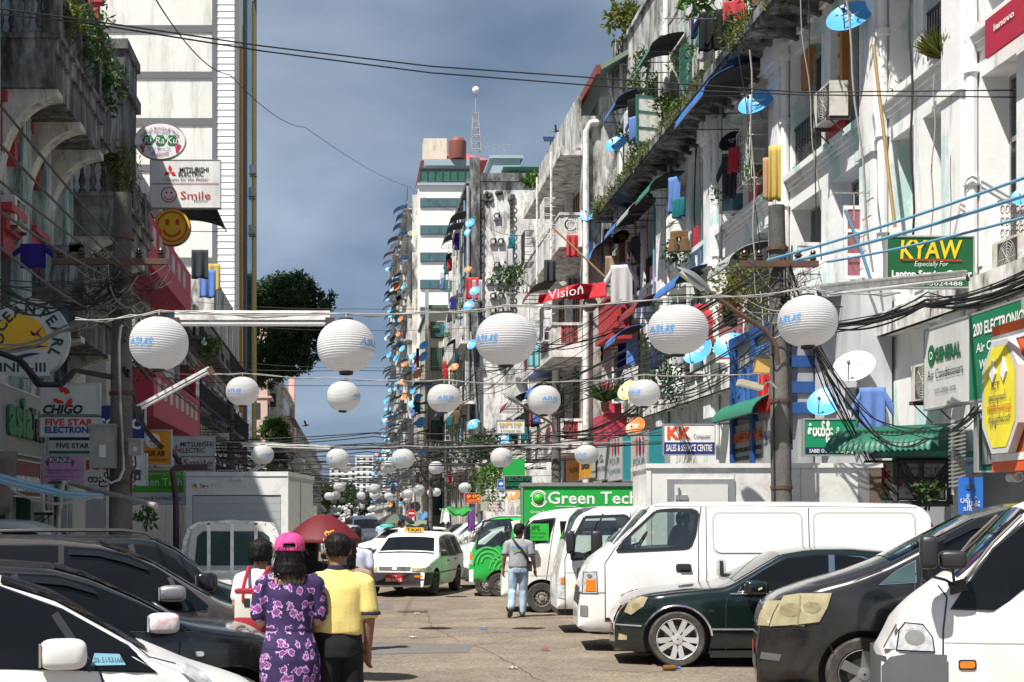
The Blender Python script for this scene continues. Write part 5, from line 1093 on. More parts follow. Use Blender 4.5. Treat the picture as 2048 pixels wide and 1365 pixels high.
q=MB();q.box(-.08,.10,-.08,-.02,2.5,2.56);q.build('lamp_housing',WHITEW,bl);q=MB();q.prism([(-.84+.0*1,-.028,2.36),(-.50,-.028,2.36),(-.47,-.028,2.40),(-.50,-.028,2.44),(-.84,-.028,2.44),(-.86,-.028,2.40)],(0,.008,0));bd=q.build('maker_plate',WHITEB,bl)
q=MB();q.disc((-.80,-.036,2.40),UX,UZ,.042,m=0);q.disc((-.80,-.038,2.40),UX,UZ,.024,m=1);q.text('Topre',(-.63,-.037,2.40),UX,UZ,.05,m=2,shear=.3,bold=.02);q.ell_ring((-.665,-.035,2.40),UX,UZ,.19,.20,40,2,sy=.25);q.build('emblem',[flat(235,200,30),flat(200,60,30),flat(25,50,120)],bd)
q=MB();q.box(-.8,.8,3.4,4.9,.5,2.05);q.box(-.7,.7,0,3.4,.5,.8);q.build('cab',paint('lorry_cab_dark',(.05,.05,.05)),bl)
a_,b_=wheel_meshes(.33,'steel')
for y in(.9,4.1):
 for sd in(-1,1):w_=bpy.data.objects.new('wheel',None);COL.objects.link(w_);w_.parent=bl;w_.location=(sd*.75,y,.33);w_.rotation_euler=(0,0,math.pi/2*sd);inst('tyre',a_,w_);inst('rim',b_,w_)
def farcar(label,x,y,rz,mat,kind='car',L=4.3,name='parked_car',h=1.45):
 k=h/1.45
 c=Car(label,kind,(x,y,0),rz,L,1.67,[(0,.5),(.05,.68*k),(.4,.82*k),(1.0,.93*k),(1.6,1.33*k),(1.95,1.42*k),(2.6,1.45*k),(L-.7,1.40*k),(L-.1,.95*k),(L,.5)],[(0,.22),(L,.25)],[(0,.8*k),(L,.9*k)],PLAN(L,.84,.9),mat,tum=.34,r=.1,name=name,wheels=(.78,L-.85),wr=.29,rim='five')
 c.side('window',[(1.3,.92*k),(1.75,1.28*k),(2.1,1.34*k),(L-.95,1.33*k),(L-.5,.95*k)],GLD);c.top('windscreen',1.08,1.58,.66,.56,GLD)
 c.front('grille',[(-.4,.55),(.4,.55),(.4,.66),(-.4,.66)],BLACKPL)
 for sd in(-1,1):c.front('headlight',[(sd*.74,.57*k),(sd*.45,.57*k),(sd*.45,.69*k),(sd*.74,.71*k)],LAMP,.012)
 c.front('number_plate',[(-.18,.36),(.18,.36),(.18,.48),(-.18,.48)],flat(200,40,45),.02);c.seam('door_seam',[(2.1,1.3*k),(2.1,.4)],.014);c.front('bumper',[(-.7,.25),(.7,.25),(.7,.36),(-.7,.36)],BLACKPL,.01);return c
farcar('cream white estate car waiting behind the walkers under the red umbrella',.45,54,math.radians(40),WHITEC)
farcar('dark blue grey van parked far behind the turquoise umbrella',.9,66,math.radians(100),paint('dark_blue_grey_paint',(.05,.065,.08)),'van',h=1.85)
farcar('silver grey car beside the distant dark van',-.6,62,math.radians(85),paint('silver_paint',(.38,.42,.46),rough=.3))
for k,(x,y,m,l)in enumerate(((2.7,37.6,WHITEC,'white car with its roof just showing behind the taxi'),(3.1,41,WHITEC,'second white car in the row behind the taxi'),(2.6,44.4,WHITEC2,'white car parked next to the blue tarpaulin'),(3.0,47.6,paint('silver_paint',(.38,.42,.46)),'silver car at the far end of the row behind the taxi'))):farcar(l,x,y,math.radians(4),m,h=1.5 if k else 1.42)
farcar('white saloon hidden behind the off roader, roof showing left of the lorry',-3.2,19.5,math.pi,WHITEC,h=1.7);farcar('white minibus beside the pole in front of the purple shop',-3.4,24.3,math.pi,WHITEC2,'van',h=1.75)
for k,(x,y)in enumerate(((3.4,56),(3.2,60),(3.3,64.5),(3.1,69))):farcar(['white van at the kerb below the green awning','grey car parked below the no entry sign','white pickup parked past the no entry sign','dark car parked far along the right kerb'][k],x,y,0,[WHITEC2,paint('silver_paint',(.38,.42,.46)),WHITEC,BLACKC][k],h=[1.8,1.45,1.6,1.5][k])
# ------------------------------------------------------------------ people
SKIN=pm('brown_skin',(.24,.115,.065),rough=.55,var=.08,sc=8)
SKIN2=pm('light_brown_skin',(.36,.20,.125),rough=.55,var=.06,sc=8)
HAIR=pm('black_hair',(.007,.006,.006),rough=.62,var=.6,sc=45,spec=.25,bump=.5,fine=160)
_nt=HAIR.node_tree;_tc=_nt.nodes.new('ShaderNodeTexCoord');_mp=_nt.nodes.new('ShaderNodeMapping');_mp.inputs['Scale'].default_value=(1,1,.12);_nt.links.new(_tc.outputs['Object'],_mp.inputs[0])
for _q in _nt.nodes:
 if _q.type=='TEX_NOISE':_nt.links.new(_mp.outputs[0],_q.inputs['Vector'])
 if _q.type=='BUMP':_q.inputs['Strength'].default_value=.7;_q.inputs['Distance'].default_value=.004
def strands(o,n,ln,zmin=-9,r=.0016):
 """loose strands lying over a hair shape"""
 me=o.data;q=MB();R=random.Random(len(me.vertices));vs=[v for v in me.vertices if v.co.z>zmin]
 for v in R.sample(vs,min(n,len(vs))):
  p,nn=Vector(v.co),Vector(v.normal);d=(Vector((R.uniform(-.18,.18),R.uniform(-.18,.18),-1))-nn*nn.dot(Vector((0,0,-1)))*.9);d=d.normalized()if d.length>.1 else Vector((R.uniform(-1,1),-1,-.2)).normalized();l_=ln*R.uniform(.5,1.2)
  q.tube([p+nn*.001,p+nn*.004+d*l_*.5,p+nn*R.uniform(.001,.006)+d*l_],[r,r,r*.4],4,caps=False)
 x=q.build('hair_strands',HAIR,o.parent,kind='stuff');x.location=o.location;x.rotation_euler=o.rotation_euler
def ell(mb,rings,n=20,m=0):
 """closed body segment from horizontal elliptical rings (x, y, z, rx, ry)"""
 vs=[]
 for x,y,z,a,b in rings:
  for j in range(n):t=2*math.pi*j/n;vs.append((x+a*math.cos(t),y+b*math.sin(t),z))
 k=len(rings);fs=[(i*n+j,i*n+(j+1)%n,(i+1)*n+(j+1)%n,(i+1)*n+j)for i in range(k-1)for j in range(n)]
 mb.add(vs,fs,m,True);mb.add(vs[:n],[tuple(reversed(range(n)))],m,True);mb.add(vs[-n:],[tuple(range(n))],m,True)
def limb(mb,pts,rad,n=12):
 P_=[Vector(p)for p in pts];fine=[];rf=[]
 for i in range(len(P_)-1):
  for t in np.linspace(0,1,5,endpoint=False):fine.append(P_[i].lerp(P_[i+1],t));rf.append(rad[i]+(rad[i+1]-rad[i])*t)
 fine.append(P_[-1]);rf.append(rad[-1]);mb.tube(fine,rf,n)
 mb.sphere(fine[0],rf[0]*.98,10,6);mb.sphere(fine[-1],rf[-1]*.98,10,6)
 for p,r in zip(P_[1:-1],rad[1:-1]):mb.sphere(p,r*1.0,10,6)
def hand(mb,w,d,thumb,s=1.):
 """palm and five curled fingers hanging from wrist w along d; thumb = sideways direction"""
 w,d,th=Vector(w),Vector(d).normalized(),Vector(thumb).normalized();nn=d.cross(th).normalized()
 limb(mb,[w,w+d*.05*s,w+d*.085*s],[.023*s,.031*s,.030*s],10);mb.obox(w+d*.052*s,th*.036*s,d*.038*s,nn*.014*s)
 for i,(o,l)in enumerate(((.031,.066),(.011,.075),(-.010,.070),(-.030,.055))):
  a=w+d*.082*s+th*o*s;b=a+(d+nn*.18).normalized()*l*.45*s;c=b+(d+nn*.75).normalized()*l*.35*s;e=c+(d+nn*1.5).normalized()*l*.28*s
  limb(mb,[a-d*.02*s,b,c,e],[.0095*s,.009*s,.0082*s,.007*s],8)
 a=w+d*.03*s+th*.026*s;b=a+(th*.8+d*.7).normalized()*.04*s;c=b+(d+nn*.4).normalized()*.032*s;limb(mb,[a,b,c],[.0125*s,.0105*s,.008*s],8)
def head(mb,c,yaw=0.,k=1.,face=True):
 c=Vector(c);R=Matrix.Rotation(yaw,3,'Z');q=MB()
 ell(q,[(0,.018,-.122,.030,.030),(0,.018,-.115,.048,.052),(0,.012,-.085,.062,.074),(0,.004,-.04,.072,.088),(0,0,.01,.077,.096),(0,-.004,.05,.076,.096),(0,-.006,.085,.062,.08),(0,-.006,.105,.038,.052),(0,-.006,.113,.012,.018)],24)
 if face:
  limb(q,[(0,.098,.0),(0,.112,-.026)],[.009,.014],8);q.sphere((0,.088,-.072),.020,8,6,sc=(1,.6,.45))
  for s in(-1,1):q.sphere((s*.032,.088,.004),.013,8,6)
 for s in(-1,1):q.sphere((s*.078,-.004,-.012),.030,10,8,sc=(.35,.55,1.0))
 mb.add([c+R@(Vector(v)*k)for v in q.v],q.f,0,True)
def wrinkle(me,amp,sc,seed=0.,zr=None):
 """folds: displace along the normal"""
 n_=len(me.vertices);co=np.empty(n_*3);me.vertices.foreach_get('co',co);no=np.empty(n_*3);me.vertex_normals.foreach_get('vector',no);co=co.reshape(-1,3);no=no.reshape(-1,3)
 for i in range(n_):
  p=Vector((co[i,0]*sc,co[i,1]*sc,co[i,2]*sc*.55+seed));n=mnoise.noise(p)+.5*mnoise.noise(p*2.1)
  if zr:n*=max(0,min(1,(zr[1]-co[i,2])/(zr[1]-zr[0])))
  co[i]+=no[i]*n*amp
 me.vertices.foreach_set('co',co.ravel());me.update()
def garment(name,mb,voxel,mat,parent,wr=.006,sc=9,smooth=3,zr=None,mats2=None):
 me=remesh(mb,voxel,smooth,name);wrinkle(me,wr,sc,rng.random()*9,zr);me.materials.append(mat);o=inst(name,me,parent);return o
def fabric(name,col,var=.08):return pm(name,col,rough=.85,var=var,sc=7,bump=.25,fine=120)
YEL=fabric('yellow_polo_cotton',(.74,.58,.19),.05);NAVY=fabric('navy_rib',(.012,.016,.04));BLKTR=fabric('black_trousers',(.005,.005,.006));GREYT=fabric('grey_polo_cotton',(.30,.31,.34));WHT=fabric('white_cotton',(.72,.74,.78));RED=fabric('dark_red_canvas',(.30,.015,.03));OFFW=fabric('off_white_canvas',(.60,.57,.50));BLUSH=fabric('pale_blue_shirt',(.42,.55,.72))
JEAN=pm('faded_denim',(.15,.24,.36),rough=.85,var=.1,sc=5,dirt=(.42,.54,.66),dsc=3.4,damt=.55,streak=1.8,dsoft=.12,bump=.3,fine=90)
def dressmat():
 m=bpy.data.materials.new('flowered_purple_cloth');m.use_nodes=True;nt=m.node_tree;n=nt.nodes;l=nt.links;b=n['Principled BSDF'];b.inputs['Roughness'].default_value=.85
 tc=n.new('ShaderNodeTexCoord');sp=n.new('ShaderNodeSeparateXYZ');l.new(tc.outputs['Object'],sp.inputs[0]);at=n.new('ShaderNodeMath');at.operation='MULTIPLY';at.inputs[1].default_value=.6;l.new(sp.outputs[1],at.inputs[0])
 sx=n.new('ShaderNodeMath');sx.operation='ADD';l.new(sp.outputs[0],sx.inputs[0]);l.new(at.outputs[0],sx.inputs[1]);cb=n.new('ShaderNodeCombineXYZ');l.new(sx.outputs[0],cb.inputs[0]);l.new(sp.outputs[2],cb.inputs[1])
 v=n.new('ShaderNodeTexVoronoi');v.inputs['Scale'].default_value=11;v.inputs['Randomness'].default_value=.72;v.voronoi_dimensions='2D';l.new(cb.outputs[0],v.inputs['Vector'])
 nz=n.new('ShaderNodeTexNoise');nz.inputs['Scale'].default_value=34;nz.inputs['Detail'].default_value=3;l.new(tc.outputs['Object'],nz.inputs['Vector'])
 a1=n.new('ShaderNodeMath');a1.operation='MULTIPLY_ADD';a1.inputs[1].default_value=1.0;a1.inputs[2].default_value=-.49;l.new(nz.outputs[0],a1.inputs[0])
 d=n.new('ShaderNodeMath');d.operation='ADD';l.new(v.outputs['Distance'],d.inputs[0]);l.new(a1.outputs[0],d.inputs[1])
 r=n.new('ShaderNodeValToRGB');e=r.color_ramp.elements;e[0].position=0;e[0].color=(.24,.055,.24,1);e[1].position=.15;e[1].color=(.155,.03,.165,1)
 for p,c in((.22,(.45,.10,.42)),(.245,(.62,.50,.66)),(.29,(.45,.30,.55)),(.315,(.030,.014,.075)),(1,(.024,.012,.062))):x=e.new(p);x.color=(*c,1)
 l.new(d.outputs[0],r.inputs[0]);l.new(r.outputs[0],b.inputs['Base Color']);return m
 # ---- woman in flowered dress and pink cap
D_=10.2;wo=thing('person','woman with pink cap in purple flowered dress walking away on the left','person',(P(579,1,D_).x,D_,0),math.radians(2))
b=MB()
for s in(-1,1):
 limb(b,[(s*.085,0,.80),(s*.08,.01,.45),(s*.075,-.03,.09)],[.085,.055,.036]);limb(b,[(s*.075,-.04,.05),(s*.08,.12,.035)],[.035,.03])
 sh,el,wr_=Vector((s*.175,-.01,1.335)),Vector((s*.20,.02,1.06)),Vector((s*.05,.21,1.11));limb(b,[(s*.10,0,1.35),sh,el,wr_],[.055,.050,.040,.026]);hand(b,wr_,(-s,.25,-.1),(0,.2,1),.9)
ell(b,[(0,0,.82,.15,.11),(0,0,.95,.14,.10),(0,0,1.1,.135,.095),(0,0,1.25,.155,.10),(0,0,1.36,.14,.08),(0,0,1.40,.06,.05)])
limb(b,[(0,-.012,1.34),(0,-.005,1.40),(0,.005,1.46)],[.062,.052,.052]);head(b,(0,.015,1.545),0,.97)
me=remesh(b,.008,5);me.materials.append(SKIN2);inst('body',me,wo)
g=MB();ell(g,[(0,.0,.42,.215,.17),(0,0,.62,.212,.165),(0,-.01,.80,.215,.16),(0,-.012,.90,.195,.145),(0,0,1.0,.165,.118),(0,.0,1.05,.162,.115),(0,0,1.14,.172,.118),(0,-.003,1.26,.188,.122),(0,-.004,1.315,.192,.108),(0,-.004,1.335,.178,.096)],28)
for s in(-1,1):limb(g,[(s*.125,-.004,1.338),(s*.185,-.008,1.328),(s*.214,.01,1.12)],[.066,.066,.064])
o=garment('dress',g,.009,dressmat(),wo,.011,7,2)
q=MB();ell(q,[(0,0,1.005,.168,.121),(0,0,1.018,.169,.122),(0,0,1.026,.167,.12)],28);q.build('waist_seam',fabric('dark_purple',(.02,.01,.05)),wo)
h=MB();ell(h,[(0,-.012,1.425,.085,.075),(0,-.02,1.44,.098,.095),(0,-.015,1.47,.104,.112),(0,-.004,1.545,.096,.112),(0,0,1.60,.088,.105),(0,0,1.64,.05,.06)],24)
for i in range(26):
 a=math.pi*(1+i/25);x,y=.09*math.cos(a),.10*math.sin(a)-.015;limb(h,[(x,y,1.47),(x*1.06,y*1.03,1.42),(x*1.02,y,1.40+.02*rng.random())],[.018,.016,.006],6)
hm=remesh(h,.007,1);wrinkle(hm,.003,55);hm.materials.append(HAIR);strands(inst('hair',hm,wo),420,.10)
PINK=fabric('pink_cap_cloth',(.62,.055,.24))
q=MB();n=28
def capf(u,v):
 th=2*math.pi*u;ph=v*math.pi/2;gap=1.
 return(.104*math.cos(th)*math.cos(ph)**.7,.118*math.sin(th)*math.cos(ph)**.7+.003,1.575+.112*math.sin(ph))
vs=[capf(i/n,j/8)for i in range(n)for j in range(9)];fs=[]
for i in range(n):
 for j in range(8):
  a=2*math.pi*(i+.5)/n
  if j in(0,1)and abs((a-3*math.pi/2))<.56-.12*j:continue
  fs.append((i*9+j,((i+1)%n)*9+j,((i+1)%n)*9+j+1,i*9+j+1))
q.add(vs,fs,0,True);q.lathe([(.1,-.002),(.107,0),(.107,.018),(.1,.02)],28,(0,.003,1.568),'z',0,sy=1.13);q.sphere((0,.003,1.69),.012,8,6)
for k in range(6):
 a=math.pi*k/3;q.tube([capf(a/6.2832,t/8)for t in range(9)],.0022,4)
q.grid(lambda u,v:((.085-.02*v)*math.cos(math.pi*u),.11+(.085*v)*math.sin(math.pi*u)+.02*math.sin(math.pi*u),1.58-.02*v*v),12,4);cp=q.build('cap',PINK,wo)
sm=cp.modifiers.new('t','SOLIDIFY');sm.thickness=.004
# ---- man in yellow polo shirt
D_=10.36;mn=thing('person','man in yellow polo shirt and black trousers walking away beside the woman','person',(P(676,1,D_).x,D_,0),0)
b=MB()
for s in(-1,1):
 limb(b,[(s*.09,0,.88),(s*.095,.05 if s>0 else-.02,.47),(s*.095,-.02,.09)],[.09,.06,.04]);limb(b,[(s*.10,-.05,.05),(s*.11,.13,.035)],[.042,.036])
limb(b,[(.12,0,1.345),(.19,-.01,1.335),(.225,-.03,1.08),(.215,.02,.86)],[.06,.058,.042,.028]);hand(b,(.215,.02,.86),(-.05,.12,-1),(-.5,.85,.1),1.0)
limb(b,[(-.12,0,1.345),(-.188,-.01,1.325),(-.22,.03,1.08),(-.17,.15,.92)],[.06,.058,.042,.028]);hand(b,(-.17,.15,.92),(.1,.5,-.8),(.6,.5,.1),1.0)
ell(b,[(0,0,.85,.16,.12),(0,0,1.0,.155,.12),(0,0,1.2,.165,.12),(0,0,1.32,.165,.10),(0,0,1.385,.095,.06)]);limb(b,[(0,-.015,1.36),(0,-.008,1.45),(0,.005,1.50)],[.07,.062,.06]);head(b,(-.005,.012,1.567),math.radians(8),1.02)
me=remesh(b,.008,5);me.materials.append(SKIN);inst('body',me,mn)
g=MB();ell(g,[(0,-.002,.975,.182,.135),(0,-.002,1.0,.184,.137),(0,0,1.06,.186,.142),(0,0,1.2,.19,.138),(0,0,1.30,.196,.126),(0,0,1.37,.175,.095),(0,-.004,1.42,.095,.075),(0,-.006,1.435,.07,.066)],28)
for s in(-1,1):limb(g,[(s*.12,0,1.34),(s*.19,-.008,1.318),(s*(.225),-.022,1.13)],[.078,.078,.072])
garment('polo_shirt',g,.009,YEL,mn,.019,6,2,(1.0,1.36))
q=MB()
for s in(-1,1):
 q.lathe([(.076,-.012),(.079,-.008),(.079,.008),(.074,.012)],18,(s*.226,-.023,1.118),'z');
q.lathe([(.074,-.006),(.076,.012),(.071,.034),(.065,.036)],22,(0,-.006,1.425),'z',sy=.95);q.build('collar_and_cuffs',NAVY,mn)
g=MB();ell(g,[(0,0,.80,.175,.13),(0,0,.9,.178,.135),(0,0,.99,.17,.128)],24)
for s in(-1,1):limb(g,[(s*.088,0,.86),(s*.098,.05 if s>0 else-.02,.48),(s*.098,-.02,.07)],[.102,.084,.07])
garment('trousers',g,.012,BLKTR,mn,.008,9)
q=MB()
for s in(-1,1):limb(q,[(s*.10,-.06,.045),(s*.11,.06,.045),(s*.115,.15,.035)],[.045,.046,.036])
q.build('shoes',BLACKPL,mn,kind='thing')
h=MB();ell(h,[(0,-.055,1.525,.055,.04),(0,-.038,1.545,.080,.074),(0,-.018,1.585,.086,.097),(0,-.008,1.63,.090,.105),(0,-.004,1.668,.068,.082),(0,-.004,1.69,.025,.03)],24);hm=remesh(h,.008,2);wrinkle(hm,.003,55);hm.materials.append(HAIR);strands(inst('hair',hm,mn,(-.005,.01,0),(0,0,math.radians(8))),500,.028)
# ---- man in grey polo, jeans and shoulder bag
D_=26.1;gm=thing('person','man in grey polo shirt and faded jeans with a black shoulder strap walking away','person',(P(1037,1,D_).x,D_,0),math.radians(-3))
b=MB();limb(b,[(-.09,0,.9),(-.11,.03,.48),(-.15,-.26,.17)],[.09,.06,.042]);limb(b,[(.085,0,.9),(.085,.06,.48),(.07,.03,.09)],[.09,.06,.042]);
for s in(-1,1):
 wx=.30 if s>0 else .27;limb(b,[(s*.12,0,1.338),(s*.19,-.005,1.318),(s*.255,-.02,1.08),(s*wx,.06,.87)],[.06,.052,.040,.028]);hand(b,(s*wx,.06,.87),(s*.05,.12,-1),(-s*.4,.9,.1),1.05)
ell(b,[(0,0,.86,.15,.11),(0,0,1.0,.145,.105),(0,0,1.2,.16,.11),(0,0,1.33,.165,.095),(0,0,1.40,.09,.06)]);limb(b,[(0,-.01,1.36),(.0,0,1.45),(.01,.01,1.5)],[.065,.055,.055]);head(b,(.015,.012,1.565),math.radians(-42),1.0)
me=remesh(b,.009,4);me.materials.append(SKIN);inst('body',me,gm)
g=MB();ell(g,[(0,0,.905,.178,.135),(0,0,.95,.178,.136),(0,0,1.1,.178,.13),(0,0,1.28,.195,.125),(0,0,1.36,.175,.10),(0,0,1.42,.085,.07)],26)
for s in(-1,1):limb(g,[(s*.12,0,1.335),(s*.195,-.005,1.315),(s*.235,-.01,1.14)],[.074,.072,.068])
garment('polo_shirt',g,.011,GREYT,gm,.009,7)
q=MB()
for s in(-1,1):q.lathe([(.070,-.01),(.073,-.006),(.073,.008),(.068,.012)],16,(s*.236,-.01,1.135),'z')
q.lathe([(.074,0),(.072,.03),(.066,.032)],18,(0,-.003,1.415),'z');q.build('collar_and_cuffs',BLACKPL,gm)
q=MB();q.tube([(-.10,-.075,1.405),(-.05,-.135,1.33),(.05,-.148,1.22),(.15,-.12,1.08),(.185,-.03,.98)],.020,6);q.tube([(-.10,-.06,1.41),(-.09,.10,1.38),(.05,.15,1.2),(.18,.05,.98)],.02,6);q.obox((.2,.02,.92),(.04,0,0),(0,.10,0),(0,0,.09));q.build('shoulder_bag',BLACKPL,gm)
q=MB();q.text('BLUEBIRD',(-.03,-.142,1.265),UX,UZ,.035,w=.20,m=0,bold=.02);q.build('back_print',flat(60,120,220),gm);q=MB();q.box(-.13,.10,-.147,-.143,1.205,1.222);q.build('back_print_line',flat(90,180,90),gm)
g=MB();ell(g,[(0,0,.80,.165,.12),(0,0,.88,.168,.125),(0,0,.94,.16,.118)],22);limb(g,[(-.088,0,.86),(-.112,.03,.48),(-.148,-.25,.20)],[.098,.078,.068]);limb(g,[(.085,0,.86),(.088,.06,.48),(.072,.03,.09)],[.098,.078,.070]);garment('jeans',g,.012,JEAN,gm,.010,10)
q=MB();limb(q,[(.07,-.03,.05),(.075,.09,.05),(.08,.17,.035)],[.046,.048,.036]);limb(q,[(-.155,-.30,.15),(-.165,-.24,.07),(-.175,-.17,.03)],[.046,.048,.038]);q.build('shoes',pm('dark_brown_leather',(.035,.028,.022),rough=.5),gm)
h=MB();ell(h,[(0,-.045,1.50,.058,.05),(0,-.032,1.53,.083,.078),(0,-.018,1.575,.091,.10),(0,.006,1.63,.090,.108),(0,.0,1.67,.07,.085),(0,0,1.693,.025,.03)],24);hm=remesh(h,.009,2);wrinkle(hm,.005,40);hm.materials.append(HAIR);strands(inst('hair',hm,gm,(.015,.01,0),(0,0,math.radians(-42))),300,.03)
# ---- walker with red and cream backpack
def simple_person(label,px_,D,rz,H,top,bottom,sk=SKIN,longhair=False,arms=(('down',1),('down',-1)),vox=.013,hairm=HAIR,skirt=False):
 p=thing('person',label,'person',(P(px_,1,D).x,D,0),rz);k=H/1.68;b=MB()
 for s in(-1,1):limb(b,[(s*.085,0,.88),(s*.09,.05*s,.47),(s*.09,-.08*s,.09)],[.085,.055,.04]);limb(b,[(s*.09,-.08*s-.04,.05),(s*.10,-.08*s+.12,.035)],[.04,.034])
 A=[]
 for kind,s in arms:
  if kind=='down':w_=(s*.22,.06,.86);e_=(s*.225,-.03,1.09)
  elif kind=='up':w_=(s*.10,.22,1.12);e_=(s*.22,.04,1.06)
  else:w_=(s*.14,.2,1.1);e_=(s*.24,.0,1.08)
  limb(b,[(s*.12,0,1.335),(s*.185,-.005,1.318),e_,w_],[.056,.05,.04,.028]);dd=(Vector(w_)-Vector(e_)).normalized();hand(b,w_,dd,(-s*.4,.85,.3),1.0);A.append((s,e_))
 ell(b,[(0,0,.86,.15,.11),(0,0,1.0,.14,.10),(0,0,1.2,.155,.105),(0,0,1.33,.16,.09),(0,0,1.40,.09,.06)]);limb(b,[(0,-.01,1.36),(.0,0,1.45),(.0,.01,1.5)],[.06,.052,.052]);head(b,(0,.012,1.565),0,1.0)
 sc_=lambda me:[setattr(v,'co',v.co*k)for v in me.vertices]
 me=remesh(b,vox*.8,3);sc_(me);me.materials.append(sk);inst('body',me,p)
 g=MB();ell(g,[(0,0,.90,.17,.13),(0,0,1.0,.165,.125),(0,0,1.28,.182,.12),(0,0,1.36,.165,.095),(0,0,1.42,.08,.066)],22)
 for s,e_ in A:limb(g,[(s*.12,0,1.335),(s*.19,-.005,1.315),Vector((s*.19,-.005,1.315)).lerp(Vector(e_),.7)],[.07,.068,.064])
 me=remesh(g,vox,2,'shirt');wrinkle(me,.006,8);sc_(me);me.materials.append(top);inst('shirt',me,p)
 g=MB();ell(g,[(0,0,.78,.165,.12),(0,0,.88,.168,.125),(0,0,.93,.16,.118)],20)
 if skirt:ell(g,[(0,0,.2,.18,.16),(0,0,.5,.175,.15),(0,0,.9,.165,.125)],20)
 else:
  for s in(-1,1):limb(g,[(s*.086,0,.86),(s*.092,.05*s,.48),(s*.092,-.08*s,.10)],[.095,.075,.065])
 me=remesh(g,vox,2,'trousers');wrinkle(me,.006,8);sc_(me);me.name='skirt' if skirt else 'trousers';me.materials.append(bottom);inst(me.name,me,p)
 h=MB();zb=1.38 if longhair else 1.50;ell(h,[(0,-.05,zb,.075 if longhair else .058,.05),(0,-.04,zb+.03,.088,.075),(0,-.020,1.575,.093,.10),(0,-.006,1.63,.092,.106),(0,.0,1.67,.07,.085),(0,0,1.693,.025,.03)],22);me=remesh(h,.010,2,'hair');wrinkle(me,.006,55);sc_(me);me.materials.append(hairm);inst('hair',me,p,(0,.008*k,0));return p
bp_=simple_person('young walker in a white shirt with a red and cream backpack, left of the woman',521,12.6,math.radians(-14),1.60,WHT,BLKTR,SKIN2,longhair=False,vox=.011)
h=MB();ell(h,[(0,-.03,1.42,.085,.07),(0,-.02,1.46,.10,.10),(0,-.005,1.53,.102,.115),(0,0,1.58,.088,.10),(0,0,1.615,.03,.04)],24);me=remesh(h,.009,2,'hair');wrinkle(me,.006,55);me.materials.append(HAIR)
for c in list(bp_.children):
 if c.name.startswith('hair'):c.data=me;strands(c,320,.05)
bk=MB()
def rb(u,v,cx,cy,cz,a,b_,c_,e=.4):
 th=u*2*math.pi;ph=(v-.5)*math.pi;sg=lambda t:math.copysign(abs(t)**e,t);return(cx+a*sg(math.cos(ph))*sg(math.cos(th)),cy+b_*sg(math.cos(ph))*sg(math.sin(th)),cz+c_*sg(math.sin(ph)))
bag=thing('backpack','red and cream backpack worn by the young walker in white','backpack',bp_.location.copy(),math.radians(-14))
q=MB();q.grid(lambda u,v:rb(u,v,-.02,-.20,1.00,.135,.085,.19),28,16);q.build('bag_body',OFFW,bag);q=MB();q.grid(lambda u,v:rb(u,v,-.02,-.202,.88,.139,.09,.085),28,10);q.grid(lambda u,v:rb(u,v,-.02,-.20,1.17,.137,.087,.022),28,8);q.build('red_panel',RED,bag)
q=MB()
for s in(-1,1):q.tube([(-.02+s*.07,-.26,1.12),(-.01+s*.07,-.19,1.25),(s*.085,-.10,1.335),(s*.095,-.03,1.362),(s*.11,.05,1.33)],.019,6);q.tube([(-.02+s*.045,-.275,1.16),(-.02+s*.045,-.285,1.08)],.014,6)
q.build('strap',RED,bag);q=MB();q.box(-.055,-.005,-.292,-.282,1.04,1.11);q.build('patch_label',BLACKPL,bag)
# ---- umbrella with the people under and around it
um=simple_person('woman in black holding up the dark red umbrella ahead of the couple',622,16.1,.1,1.56,BLKTR,BLKTR,SKIN2,True,(('up',1),('down',-1)),.016)
simple_person('dark haired woman in beige hidden mostly behind the man in yellow',694,13.6,0,1.60,fabric('dark_beige',(.3,.22,.15)),fabric('dusty_pink_cloth',(.45,.3,.28)),SKIN2,True,vox=.016)
simple_person('man in a pale blue white shirt walking beyond the red umbrella',709,19.5,.1,1.66,fabric('pale_lilac_shirt',(.55,.58,.72)),fabric('dark_longyi',(.03,.04,.07)),SKIN,False,vox=.018)
def umbrella(label,c,r,rise,mats,shaft_to,nrib=8,tilt=(0,0),emblem=None,patt=None):
 t=thing('umbrella',label,'umbrella',c);t.rotation_euler=(tilt[0],tilt[1],.2);n=nrib*5;q=MB();nr=8
 vs=[];fs=[];ms=[]
 for j in range(nr+1):
  f=j/nr
  for i in range(n):
   a=2*math.pi*i/n;seg=abs(((i%5)/5)-.5)*2;rr=r*f*(1-.045*(1-seg**2)*f);z=rise*(1-f**1.75)+.035*r*(1-seg**2)*f*-.6*(1-f)
   vs.append((rr*math.cos(a),rr*math.sin(a),z-(.02*r*seg*f**4)))
 for j in range(nr):
  for i in range(n):fs.append((j*n+i,j*n+(i+1)%n,(j+1)*n+(i+1)%n,(j+1)*n+i));ms.append((i//5)%len(mats))
 for f,mm in zip(fs,ms):pass
 o=len(q.v);q.v+=vs;q.f+=fs;q.m+=ms;q.sm+=[True]*len(fs);cn=q.build('canopy',mats,t);sd=cn.modifiers.new('t','SOLIDIFY');sd.thickness=.003
 q=MB();q.tube([(0,0,rise+.06*r),(0,0,shaft_to)],.007 if r<1 else .02,6)
 for k in range(nrib):a=2*math.pi*k/nrib;q.tube([(r*f*math.cos(a),r*f*math.sin(a),rise*(1-f**1.75)-.012)for f in np.linspace(.03,.99,8)],.003 if r<1 else .008,4)
 q.build('frame_ribs',BLACKPL,t);return t
MARO=pm('maroon_umbrella_cloth',(.17,.012,.018),rough=.6,var=.08,sc=3,trans=.3)
c=P(646,1083,15.6);u=umbrella('dark red umbrella with golden emblem held over the walkers',(c.x,15.7,c.z-.01),.44,.30,[MARO],-.72)
